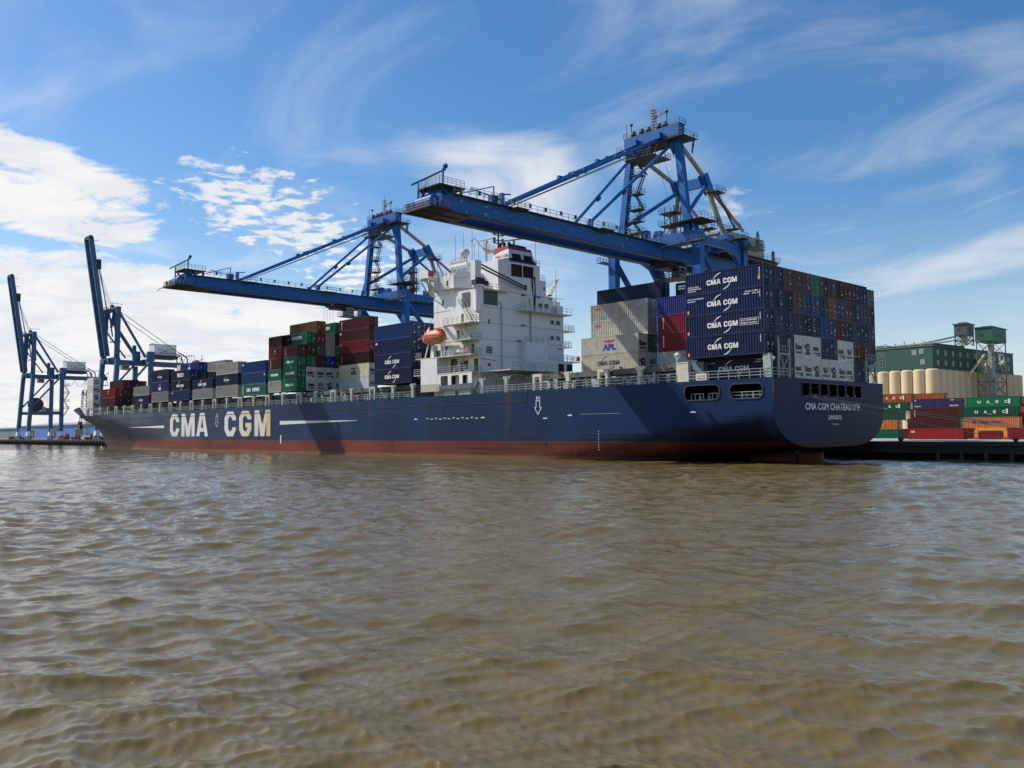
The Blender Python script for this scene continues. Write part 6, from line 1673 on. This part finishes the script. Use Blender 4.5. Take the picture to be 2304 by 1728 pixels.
    for x, h in ((-5.3, 66.9), (3.5, 67.3)): b.tube((x, YW, 64.1), (x, YW, h), 0.09, 6); b.sphere((x, YW, h), 0.36, 8, 0.8)
    b.tube((-6.6, YW, 64.1), (-6.6, YW, 67.6), 0.04, 5); b.build('floodlight', M_DARK, apex)
    # tubular back frame
    for sx in (-1, 1):
        b = MB(); b.tube((sx*5.3, YW+0.8, 61.3), (sx*3.6, 50.8, 56.4), 0.46, 12); b.build('back_diagonal', M_WORN, root)
        b = MB(); b.tube((sx*3.5, 51.2, 55.2), (sx*6.7, YL, 43.4), 0.55, 12); b.build('back_leg', M_WORN, root)
        b = MB(); b.tube((sx*3.5, 50.8, 54.8), (sx*7.6, YW+0.9, 46.6), 0.42, 12); b.build('cross_diagonal', m, root)
        b = MB(); b.tube((sx*3.6, 51.6, 55.0), (sx*3.8, 64.5, 47.6), 0.34, 10); b.build('back_stay', M_REDST, root)
        b = MB(); b.beam((sx*3.5, 50.0, 57.2), (sx*3.6, 52.3, 53.6), 1.5, 1.6, up=(1, 0, 0)); b.build('back_joint', m, root)
        b = MB(); b.tube((sx*2.2, 16.3, 41.2), (sx*2.2, 16.5, 42.2), 0.6, 8); b.tube((sx*2.2, 16.5, 42.0), (sx*4.6, YW-0.9, 59.8), 0.30, 10); b.tube((sx*3.1, 24.6, 48.6), (sx*3.16, 25.2, 49.1), 0.46, 10); b.build('inner_stay', m, root)
        b = MB(); b.beam((sx*0.9, -3.6, 41.6), (sx*2.9, YW-2.0, 61.4), 0.42, 0.62)
        for t in (0.42, 0.70):
            p = Vector((sx*0.9, -3.6, 41.6)).lerp(Vector((sx*2.9, YW-2.0, 61.4)), t); b.box(p.x-0.3, p.x+0.3, p.y-0.7, p.y+0.7, p.z-0.2, p.z+0.55); b.box(p.x-0.28, p.x+0.28, p.y+2.2, p.y+2.9, p.z+0.9, p.z+1.75)
        b.build('outer_stay', m, root)
        b = MB(); b.box(sx*6.5-1.3, sx*6.5+1.3, YL-1.3, YL+1.3, 43.4, 44.4); b.build('leg_foot', m, root)
    b = MB(); b.box(-3.4, 3.4, 50.6, 51.6, 54.9, 56.9); b.build('back_beam', m, root)
    # twin girders: boom over the water, bridge over the quay
    def girder(name, y0, y1):
        b = MB()
        for sx in (-1, 1):
            b.box(sx*2.55-0.45, sx*2.55+0.45, y0, y1, 38.15, 40.65)
            b.box(sx*2.55-0.62, sx*2.55+0.62, y0, y1, 40.65, 40.78)
        for k in range(int((y1-y0)/6)+1): b.box(-2.1, 2.1, y0+0.2+k*6, y0+0.7+k*6, 40.0, 40.6)
        o = b.build(name, m, root)
        b = MB()
        for sx in (-1, 1): b.box(sx*2.55-0.75, sx*2.55+0.60, y0, y1, 37.98, 38.15); b.box(sx*1.75-0.16, sx*1.75+0.16, y0, y1, 38.5, 38.62)
        b.build('trolley_rail', paint('rail_flange_dark', (0.03, 0.045, 0.075), 0.6, dirt=0.4), o)
        return o
    boom = girder('boom', -16.8, 36.6); bridge = girder('bridge_girder', 36.9, 75.5)
    # flaked paint on the boom's visible face
    if xc > -100:
        fm = bpy.data.materials.new('flaked_paint'); fm.use_nodes = True; nt = fm.node_tree; bs = nt.nodes['Principled BSDF']
        bs.inputs['Base Color'].default_value = (0.30, 0.38, 0.50, 1); bs.inputs['Roughness'].default_value = 0.7
        tcn = nt.nodes.new('ShaderNodeTexCoord'); mpn = nt.nodes.new('ShaderNodeMapping'); mpn.inputs['Scale'].default_value = (1, 0.55, 1.2)
        nn = nt.nodes.new('ShaderNodeTexNoise'); nn.inputs['Scale'].default_value = 1.3; nn.inputs['Detail'].default_value = 9; nn.inputs['Roughness'].default_value = 0.72
        mr = nt.nodes.new('ShaderNodeMapRange'); mr.inputs[1].default_value = 0.595; mr.inputs[2].default_value = 0.625
        nt.links.new(tcn.outputs['Object'], mpn.inputs[0]); nt.links.new(mpn.outputs[0], nn.inputs['Vector']); nt.links.new(nn.outputs[0], mr.inputs[0]); nt.links.new(mr.outputs[0], bs.inputs['Alpha'])
        b = MB(); b._add([(3.006, -16.8, 38.2), (3.006, 36.6, 38.2), (3.006, 36.6, 40.6), (3.006, -16.8, 40.6)], [(0, 1, 2, 3)]); b.build('flaked_paint_patch', fm, boom)
    g, rl = MB(), MB()
    for sx in (-1, 1):
        x0, x1 = (3.0, 3.75) if sx > 0 else (-3.75, -3.0)
        g.box(x0, x1, -16.5, 75, 40.62, 40.72)
        xo = x1 if sx > 0 else x0
        rl.rail([(xo, -16.5, 40.72), (xo, 36, 40.72)], 1.1, 1.5, 0.032, 2); rl.rail([(xo, 40, 40.72), (xo, 75, 40.72)], 1.1, 1.8, 0.032, 2)
    g.box(3.0, 5.0, -4.4, -1.6, 40.4, 40.55); g.box(3.0, 5.0, 16.5, 20.0, 40.4, 40.55); rl.rail([(5, -4.4, 40.55), (5, -1.6, 40.55)], 1.1, 1.0, 0.03, 2); rl.rail([(5, 16.5, 40.55), (5, 20, 40.55)], 1.1, 1.0, 0.03, 2)
    g.build('boom_walkway', M_GRATE, root); rl.build('boom_railing', M_RAIL, root)
    b = MB()
    for k in range(13): b.box(3.6, 3.9, -11.5+k*3.7, -11.2+k*3.7, 41.3, 41.95)
    b.build('boom_lamp', M_DARK, boom)
    # boom tip
    TY = lambda y: y if y > -16.8 else -16.8+(y+16.8)*0.52
    b = MB(); b.box(-3.3, 3.4, TY(-24.6), -16.8, 38.15, 38.3); b.box(-3.5, 3.6, TY(-24.9), TY(-24.6), 38.0, 38.4)
    for k in range(9): b.box(-3.3, 3.4, TY(-24.3+k*0.95), TY(-24.3+k*0.95)+0.15, 37.95, 38.15)
    for x in (-2.5, 0, 2.5): b.box(x-0.12, x+0.12, TY(-24.6), -12.5, 37.85, 38.05)
    b.box(-2.05, 2.05, -16.8, -11.5, 38.0, 38.15)
    b.build('tip_platform', M_GRATE, boom)
    rl = MB(); rl.rail([(3.3, -17, 38.3), (3.3, TY(-24.5), 38.3), (-3.2, TY(-24.5), 38.3), (-3.2, -17, 38.3)], 1.1, 1.0, 0.03, 3); rl.rail([(-2.6, -18.5, 42.2), (2.6, -18.5, 42.2), (2.6, -13.5, 42.2)], 1.1, 0.9, 0.03, 3); rl.rail([(3.6, -13, 41.0), (3.6, -6, 41.0)], 1.3, 1.4, 0.03, 2); rl.build('tip_railing', M_RAIL, boom)
    b = MB(); b.box(-2.6, 2.7, -18.6, -13.4, 41.95, 42.15)
    for x in (-2.4, 2.4): b.beam((x, -17, 40.7), (x, -18.2, 42), 0.25); b.box(x-.15, x+.15, -14.2, -13.8, 40.7, 42)
    b.stairs((-2.0, -19.8, 38.4), (-1.4, -17.8, 42.1), 0.9, 10); b.build('tip_gantry', M_DARK, boom)
    b = MB(); b.tube((-1.8, -18.9, 39.5), (2.0, -18.9, 39.5), 0.95, 16); b.tube((-1.6, -17.2, 40.6), (2.2, -17.2, 40.6), 0.85, 16); b.box(2.2, 3.0, -18.4, -16.8, 38.3, 40.4); b.box(-3.0, -2.2, -19.8, -18.4, 38.3, 39.8); b.build('rope_winch', m, boom)
    b = MB(); b.tube((-3.0, -20.2, 38.3), (-3.0, -20.2, 39.6), 0.3, 8); b.path([(-3.4, -20.8, 38.1), (-3.5, -21.6, 37.9), (-3.5, -22.2, 37.2)], 0.08, 6); b.build('tip_fitting', M_DARK, boom)
    b = MB(); b.beam((-2.7, -18.4, 38.3), (-2.7, -18.4, 43.2), 0.24); b.beam((2.4, -17.6, 42.1), (2.4, -17.6, 44.6), 0.24); b.beam((-2.9, -19.6, 42.7), (2.6, -17.2, 44.5), 0.22); b.sphere((2.5, -17.2, 45.0), 0.42, 8); b.beam((2.9, -14.5, 41.2), (2.9, -7.6, 43.6), 0.16); b.beam((2.9, -7.6, 40.8), (2.9, -7.6, 43.6), 0.16); b.beam((2.9, -12.5, 42.4), (2.9, -5.5, 41.6), 0.12)
    b.box(2.4, 3.4, -8.4, -7.0, 40.7, 42.1); b.box(2.6, 3.3, -6.2, -5.6, 40.7, 42.8); b.beam((2.9, -6.0, 42.6), (2.9, -3.9, 43.0), 0.2); b.build('tip_post', M_CRANE, boom)
    # ropes
    b = MB()
    for x in (-0.6, -0.2, 0.3, 0.7): b.tube((x, -3.0, 41.2), (x*2, YW-1.5, 60.6-0.5*abs(x)), 0.05, 5)
    b.tube((2.0, YW, 60.0), (-2.5, YL, 45), 0.03, 5); b.tube((0.6, YW, 60.0), (0.6, 46, 42), 0.03, 5); b.build('rope', M_CABLE, root)
    # machinery house
    b = MB()
    b.box(-4.6, 4.8, 57.4, 71.2, 41.9, 46.3); hs = b.build('machinery_house', M_HOUSE, root)
    b = MB(); b.prism([(-4.8, 46.3), (5.0, 46.3), (0, 46.95)], lambda u, v, w: (u, w, v), 57.2, 71.4); b.build('roof', M_HOUSE, hs, recalc=True)
    b = MB()
    for k in range(13): b.box(4.8, 4.84, 57.6+k*1.08, 57.72+k*1.08, 42.0, 46.2)
    b.build('cladding_rib', M_HOUSE, hs)
    g, rl = MB(), MB(); platform(g, rl, -6.2, 6.2, 55.0, 75.6, 41.85); g.box(-6.0, 6.0, 56, 75, 41.2, 41.5)
    for k in range(7): g.box(-5.4, 5.4, 57+k*3, 57.3+k*3, 40.8, 41.5)
    g.build('house_platform', M_GRATE, root); rl.build('platform_railing', M_RAIL, root)
    b = MB(); b.tube((4.8, 75.0, 41.9), (4.8, 75.0, 44.5), 0.35, 8); b.box(4.3, 5.3, 56.3, 57.4, 41.9, 43.2); b.build('platform_gear', M_DARK, root)
    # access platforms and stairs
    g, rl = MB(), MB()
    for z, dx, w in ((44.6, 1.3, 3.6), (47.0, 1.3, 3.0), (49.4, 1.3, 3.0), (52.6, 1.2, 2.4), (56.4, 1.2, 2.2)):
        x = -8.2+2.45*(z-42.4)/19.2; platform(g, rl, x+0.9, x+0.9+w, YW-0.3, YW+1.9, z)
    zz = [42.8, 44.6, 47.0, 49.4, 52.6, 56.4, 58.6]
    for i, (a, c) in enumerate(zip(zz, zz[1:])):
        x = -6.6+2.45*(a-42.4)/19.2; g.stairs((x+(2.0 if i % 2 else 0), YW+1.5, a), (x+(0.2 if i % 2 else 1.9), YW+1.5, c), 0.7, 9)
    for y in (50.2, 52.4):
        for x in (-6.4, -3.9): g.beam((x, y, 43.4), (x, y, 52.4), 0.16)
    for k, z in enumerate((45.6, 48.2, 50.9)):
        platform(g, rl, -7.4, -3.2, 49.4, 52.9, z); g.beam((-6.4, 50.2, z-2.2), (-3.9, 50.2, z), 0.12); g.beam((-3.9, 52.4, z-2.2), (-6.4, 52.4, z), 0.12)
    platform(g, rl, 4.0, 6.8, 50.0, 53.2, 53.3); platform(g, rl, 6.6, 9.2, YL-0.6, YL+1.6, 45.6); g.stairs((8.2, YL+1.0, 45.7), (5.6, 52.0, 53.2), 0.7, 20)
    platform(g, rl, -11.9, 12.6, YW+1.15, YW+3.0, 42.9); platform(g, rl, 4.0, 12.8, YW-2.6, YW-1.2, 40.1); platform(g, rl, -11.9, 12.6, YL-3.4, YL-1.2, 42.6); platform(g, rl, 11.0, 13.2, YL-2.0, YL+4.0, 41.0)
    platform(g, rl, -13.2, -11.4, YW-2, YW+2, 39.4); platform(g, rl, 5.5, 12.6, YW-2.3, YW+3.2, 44.35)
    g.stairs((3.6, YW-2.0, 40.7), (1.4, YW-6.4, 38.4), 0.8, 9)
    platform(g, rl, -9.6, -6.6, YL-2.5, YL+2.5, 37.2); g.stairs((-9.5, YL-1.8, 33.0), (-7.2, YL-1.8, 37.2), 0.7, 10); platform(g, rl, -13.6, -11.4, YL-2.2, YL+2, 33.0)
    g.build('access_walkway', M_GRATE, root); rl.build('access_railing', M_RAILB, root)
    # trolley with driver's cab
    ty = trolley_y
    b = MB(); b.box(-2.0, 2.0, ty-3.2, ty+3.2, 37.4, 38.3); b.box(-1.6, 1.6, ty-2.6, ty+2.6, 36.9, 37.4)
    for x in (-1.4, 1.4):
        for y in (ty-2.4, ty+2.4): b.tube((x-0.2, y, 38.4), (x+0.2, y, 38.4), 0.35, 10)
    tr = b.build('trolley', M_DARK, root)
    b = MB(); b.box(0.5, 2.6, ty+0.4, ty+2.6, 35.2, 37.4); cb = b.build('cab', M_HOUSE, tr)
    b = MB(); b.box(2.6, 2.64, ty+0.6, ty+2.4, 35.9, 37.1); b.box(0.7, 2.4, ty+0.36, ty+0.4, 35.3, 37.1); b.build('window', M_GLASS, cb)
    g, rl = MB(), MB(); platform(g, rl, -0.6, 3.2, ty-0.4, ty+4.4, 35.2); g.build('cab_platform', M_GRATE, tr); rl.build('cab_railing', M_RAIL, tr)
    if xc < -100:
        b = MB()
        for dy in (-4.6, -3.8, -3.0, -2.2): b.tube((0.5+0.2*dy, ty+dy, 37.3), (0.5+.2*dy, ty+dy, 29.5), 0.04, 5)
        b.build('hoist_rope', M_CABLE, tr)
        b = MB(); b.box(-6.1, 6.1, ty-4.6, ty-2.2, 28.7, 29.2); b.box(-2.0, 2.0, ty-4.4, ty-2.4, 29.2, 30.2); b.build('spreader', M_DARK, tr)
    # festoon cables
    b = MB()
    for k in range(4):
        y0, y1 = 42+k*5.5, 47.5+k*5.5
        b.path([(3.4, y0+(y1-y0)*t, 38.0-3.6*4*t*(1-t)*(1 if k % 2 else .55)) for t in [i/10 for i in range(11)]], 0.06, 5)
    b.build('festoon_cable', M_CABLE, root)
    b = MB(); b.box(6.6, 7.8, YW+2.9, YW+3.6, 39.4, 40.0); b.box(-1, 0.4, YW+1.4, YW+2.6, 42.9, 44.4); b.box(2.0, 3.6, YL-3.0, YL-1.6, 42.6, 44.6); b.box(-4.2, -2.8, YW+1.3, YW+2.6, 43.0, 45.0); b.box(9.2, 11.0, YL+1.2, YL+2.4, 41.1, 42.6); b.build('electrical_cabinet', M_CRANE, root)
    return root
crane_near(-46.1, 'tallest blue quay crane, flaked boom lowered over the ship across the funnel', 42.5)
crane_near(-138.3, 'second blue quay crane, boom lowered over the green stack left of the white superstructure', 24.4)

def crane_far(xc, label):
    """Older crane with its boom raised."""
    root = empty('quay_crane', (xc, 0, 0)); tag(root, label, 'quay crane', 'cranes with raised booms')
    m = M_CRANE2; YW, YL, HWD = 37.6, 53.2, 9.3
    base_gear(root, m, YW-0.8, YL, HWD+0.4)
    for sx in (-1, 1):
        b = MB(); b.beam((sx*(HWD+0.4), YW-0.8, QZ+4.4), (sx*HWD, YW+1.0, 38.4), 1.7, 1.9, up=(0, 1, 0)); b.build('leg', m, root)
        b = MB(); b.beam((sx*(HWD+0.4), YL, QZ+4.4), (sx*HWD, YL, 36.6), 1.6, 1.9, up=(0, 1, 0)); b.build('leg', m, root)
        b = MB(); b.beam((sx*8.3, YW+1.0, 38.4), (sx*7.6, YW+1.5, 60.6), 1.3, 2.0, up=(0, 1, 0)); b.build('mast_leg', m, root)
        b = MB(); b.box(sx*HWD-0.6, sx*HWD+0.6, YW+0.6, YL, 16.2, 17.8); b.build('side_tie', m, root)
        b = MB(); b.beam((sx*HWD, YW+0.9, 20.5), (sx*HWD, YL-0.8, 37.0), 0.9, 0.8); b.build('brace', m, root)
        b = MB(); b.beam((sx*7.4, YW+1.6, 60.0), (sx*5.6, YL-1.0, 39.8), 0.8, 0.9); b.build('back_diagonal', m, root)
        b = MB(); b.beam((sx*7.5, YW+1.8, 51.5), (sx*6.6, YL-5.5, 40.0), 0.6, 0.6); b.build('cross_diagonal', m, root)
        b = MB(); b.tube((sx*3.4, YW+2.0, 61.2), (sx*3.0, 73.0, 40.2), 0.13, 6); b.build('back_stay', m, root)
        b = MB(); b.box(sx*3.0-0.55, sx*3.0+0.55, YW-1.0, 77.0, 36.4, 38.3); b.build('bridge_girder', m, root)
        b = MB(); b.beam((sx*7.4, YW+1.2, 58.5), (sx*5.6, YW+0.4, 40.6), 0.7, 0.7) if False else b.beam((sx*5.4, YW+0.6, 60.0), (sx*4.6, YW-0.4, 52.2), 1.1, 0.9, w2=0.7); b.build('apex_strut', m, root)
    b = MB(); b.box(-HWD-0.6, HWD+0.6, YW, YW+1.8, 36.9, 39.0); b.build('portal_beam', m, root)
    b = MB(); b.box(-HWD-0.6, HWD+0.6, YL-0.9, YL+0.9, 36.9, 39.0); b.build('portal_beam', m, root)
    b = MB(); b.box(-HWD, HWD, YW-1.2, YW-0.2, QZ+4.6, QZ+6.2); b.build('sill_beam', m, root)
    b = MB(); b.box(-HWD, HWD, YL-0.6, YL+0.6, QZ+4.6, QZ+6.2); b.build('sill_beam', m, root)
    b = MB(); b.box(-8.6, 8.6, YW+0.6, YW+2.4, 60.0, 61.6); b.box(-5.8, 5.8, YW-2.4, YW+1.0, 59.6, 60.4); ap = b.build('apex_beam', m, root)
    b = MB(); b.box(-1.2, 1.2, YW+0.9, YW+2.0, 61.6, 63.0); b.rail([(-8, YW-2.2, 60.4), (6, YW-2.2, 60.4)], 1.0, 2.2, 0.06, 2); b.tube((0, YW+1.4, 61.6), (0, YW+1.4, 64.2), 0.12, 5); b.beam((0, YW+1.4, 64.0), (0, YW+6.0, 63.8), 0.14); b.build('sheave', M_DARK, ap)
    # raised boom: twin girders leaning over the ship
    A = Vector((0, YW-1.2, 39.6)); B = Vector((0, 28.4, 92.0))
    dvec = (B-A).normalized(); up = Vector((1, 0, 0)).cross(dvec).normalized()
    b = MB()
    for sx in (-1, 1): b.beam(A+Vector((sx*2.9, 0, 0)), B+Vector((sx*2.9, 0, 0)), 0.95, 2.0, up=up)
    boom = b.build('boom', m, root)
    b = MB()
    for k in range(26):
        p = A.lerp(B, (k+0.6)/26.5); b.beam(p+Vector((-2.6, 0, 0))-up*0.3, p+Vector((2.6, 0, 0))-up*0.3, 0.22)
        if k % 2 == 0: q = A.lerp(B, (k+2.6)/26.5); b.beam(p+Vector((-2.5, 0, 0))+up*.3, q+Vector((2.5, 0, 0))+up*.3, 0.14)
    b.beam(B+Vector((-3.4, 0, 0)), B+Vector((3.4, 0, 0)), 1.3, 1.6); b.build('boom_tie', M_DARK, boom)
    b = MB(); wy = up if up.y > 0 else -up
    for sx in (-1,):
        for k in range(14):
            p = A.lerp(B, (k+1)/15)+wy*1.1+Vector((3.2, 0, 0)); b.beam(p, p+wy*1.0, 0.07)
        b.beam(A.lerp(B, .1)+wy*2.1+Vector((3.2, 0, 0)), A.lerp(B, .80)+wy*2.1+Vector((3.2, 0, 0)), 0.10)
    for t in (0.79, 0.97, 0.885): p = A.lerp(B, t)+wy*1.0; b.beam(p+Vector((2.9, 0, 0)), p+wy*2.0+Vector((2.9, 0, 0)), 0.16); 
    p = A.lerp(B, 0.80)+wy*1.2; b.box(2.2, 3.6, p.y, p.y+1.6, p.z-3.6, p.z+0.8); b.build('boom_fitting', M_DARK, boom)
    b = MB()
    for sx in (-1, 1):
        b.beam(A.lerp(B, 0.80)+wy*1.6+Vector((sx*2.6, 0, 0)), A.lerp(B, 0.41)+wy*2.6+Vector((sx*2.8, 0, 0)), 0.36); b.beam(A.lerp(B, 0.41)+wy*2.6+Vector((sx*2.8, 0, 0)), (sx*3.6, YW-1.6, 60.0), 0.34)
    b.build('folded_stay', m, boom)
    b = MB()
    for x in (-1.6, -0.5, 0.6, 1.7): p = A.lerp(B, 0.78)+wy*1.4; b.tube((x, p.y, p.z), (x, YW+1.2, 61.8), 0.055, 5)
    b.build('rope', M_CABLE, root)
    b = MB()
    for sx in (-1, 1): b.beam((sx*2.2, YW+1.0, 59.8), (sx*2.2, YW+2.6, 49.0), 0.5); b.beam((sx*2.2, YW+3.4, 59.8), (sx*2.2, YW+4.0, 47.0), 0.34)
    b.box(-2.8, 2.8, YW+1.6, YW+4.6, 46.4, 46.8); b.build('stay_link', m, root)
    # machinery house with its painted emblem
    b = MB(); b.box(-3.6, 3.0, 57.2, 67.4, 41.4, 46.6); hs = b.build('machinery_house', M_HOUSEW, root)
    b = MB(); b.prism([(-3.8, 46.6), (3.2, 46.6), (-0.3, 47.3)], lambda u, v, w: (u, w, v), 57.0, 67.6); b.build('roof', M_HOUSEW, hs, recalc=True)
    b = MB()
    for pts in ([(58.6, 44.0), (60.0, 44.7), (62.2, 45.9), (63.2, 45.6), (63.0, 44.6), (64.8, 44.2), (66.6, 43.9)], [(59.4, 43.7), (61.6, 44.0), (63.4, 44.6), (65.8, 44.4)], [(58.8, 44.0), (61.0, 43.6), (64.0, 43.9)]):
        for (ya, za), (yb, zb_) in zip(pts, pts[1:]): b.beam((3.04, ya, za), (3.04, yb, zb_), 0.05, 0.20, up=(1, 0, 0))
    b.build('emblem', M_DARK, hs)
    for txt, y, z, w, h in (('PORT OF', 60.8, 43.0, 4.2, 0.55), ('NEW ORLEANS', 59.4, 42.1, 6.6, 0.75)):
        link('sign_text', text_mesh(txt, w, h, 0.02, 0.02, M_KMARK), hs, (3.02, y, z), (0, 0, R(90)))
    g, rl = MB(), MB(); platform(g, rl, -5.2, 4.6, 55.4, 69.0, 41.3); g.box(-4.2, 3.6, 57, 68, 39.9, 41.1); g.build('house_platform', M_GRATE, root); rl.build('platform_railing', M_RAIL, root)
    b = MB(); b.box(3.6, 5.6, 53.4, 56.4, 38.3, 42.6); b.box(-1, 1, YL-4, YL-1.6, 38.4, 42.8); b.box(4.4, 5.2, YL-6.5, YL-5, 38.3, 45.0); b.build('electrical_cabinet', m, root)
    b = MB()
    for y in (70.5, 73.0): b.beam((3.0, y, 38.3), (3.0, y-0.6, 41.2), 0.4); b.beam((3.0, y-0.6, 41.2), (3.0, y-4.6, 43.2), 0.36); b.beam((-3.0, y, 38.3), (-3.0, y-0.6, 41.2), 0.4)
    for k in range(5): b.beam((3.0, 69+k*1.6, 38.3), (3.0, 70+k*1.6, 40.6), 0.16)
    b.build('stay_anchor', m, root)
    b = MB(); b.box(-3.4, 3.4, 76.6, 79.4, 36.6, 38.8); b.tube((-2, 78, 39.4), (2, 78, 39.4), 0.9, 10); b.beam((3, 77, 38.8), (3, 80.4, 41.0), 0.3); b.tube((2.6, 80, 38.8), (2.6, 80, 43.0), 0.1, 5); b.rail([(3.4, 72, 41.0), (3.4, 76, 41.0)], 1.2, 1.2, 0.07, 2); b.box(-3.2, 3.2, 76.8, 80.2, 33.6, 33.8); b.beam((3, 77, 33.8), (3, 77, 36.6), 0.2); b.beam((3, 80, 33.8), (3, 79, 36.6), 0.2); b.build('tail_gear', M_DARK, root)
    # lower deck: cable reel, cabinets, stairs
    b = MB(); b.tube((HWD-0.6, YW+2.6, 21.4), (HWD+0.4, YW+2.6, 21.4), 3.9, 24); b.build('cable_reel', M_DARK, root)
    b = MB(); b.box(HWD-1.4, HWD+1.4, YW+5.6, YW+7.2, 17.8, 20.4); b.build('electrical_cabinet', M_HOUSE, root)
    b = MB(); b.box(-1.6, 1.6, YW+8.4, YW+11.6, 18.0, 20.0); b.box(-6.0, 6.0, YW+8.8, YW+11.2, 17.9, 18.6); sp = b.build('spreader', M_RMARK, root)
    b = MB()
    for y in (YW+9.2, YW+10.8):
        for x in (-1, 1): b.tube((x, y, 20), (x, y, 36.4), 0.045, 5)
    b.build('hoist_rope', M_CABLE, root)
    g, rl = MB(), MB()
    for k, z in enumerate((19.6, 23.6, 28.0, 32.4)):
        platform(g, rl, HWD+0.6, HWD+3.0, YL+0.6, YL+3.4, z); g.stairs((HWD+1.6, YL+(3.2 if k % 2 else 0.9), z-4.0), (HWD+1.6, YL+(0.9 if k % 2 else 3.2), z), 0.8, 12)
    platform(g, rl, HWD-1.5, HWD+1.5, YL-4.5, YL-1.2, 17.9); rl.rail([(HWD+0.6, YW+1, 39.0), (HWD+.6, YL, 39.0)], 1.0, 2.5, 0.05, 2); g.build('access_walkway', M_GRATE, root); rl.build('access_railing', M_RAILB, root)
    b = MB(); b.box(1.5, 4.2, YW+5, YW+8, 33.8, 36.2); cb = b.build('cab', M_HOUSE, root); b = MB(); b.box(4.2, 4.25, YW+5.3, YW+7.7, 34.4, 35.9); b.build('window', M_GLASS, cb)
    b = MB()
    for k in range(3):
        y0, y1 = 56+k*5.5, 61.5+k*5.5
        b.path([(3.6, y0+(y1-y0)*t, 36.4-4.2*4*t*(1-t)) for t in [i/10 for i in range(11)]], 0.09, 5)
    b.build('festoon_cable', M_CABLE, root)
    return root
crane_far(-476.2, 'far left blue quay crane with raised boom, standing clear of the ship beyond the bow')
crane_far(-349.6, 'blue quay crane with raised boom, its legs behind the bow containers')

# the small plant growing on the nearest crane
def plant():
    rng = random.Random(4)
    root = empty('wild_shrub', (-33.8, 56.0, 41.05)); tag(root, 'small green shrub growing on the platform of the nearest crane by the machinery house', 'shrub')
    b = MB(); b.tube((0, 0, 0), (0, 0, 3.2), 0.06, 6, 0.02)
    for k in range(14): z = 0.5+k*0.2; a = rng.uniform(0, 6.28); b.tube((0, 0, z), (0.7*math.cos(a)*(1-z/4), 0.7*math.sin(a)*(1-z/4), z+0.25), 0.025, 5, 0.01)
    b.build('stem', M_RUSTY, root)
    b = MB()
    for k in range(420):
        z = rng.uniform(0.3, 3.7); r = (0.85*(1-z/4.2)+0.1)*math.sqrt(rng.random()); a = rng.uniform(0, 6.28); c = Vector((r*math.cos(a), r*math.sin(a), z))
        u = Vector((rng.uniform(-1, 1), rng.uniform(-1, 1), rng.uniform(-1, 1))).normalized()*0.13; v = u.cross(Vector((rng.random(), rng.random(), 1))).normalized()*0.07
        b._add([c-u, c+v, c+u, c-v], [(0, 1, 2, 3)])
    b.build('foliage', paint('leaf_green', (0.03, 0.13, 0.03), 0.6, dirt=0.4), root)
plant()
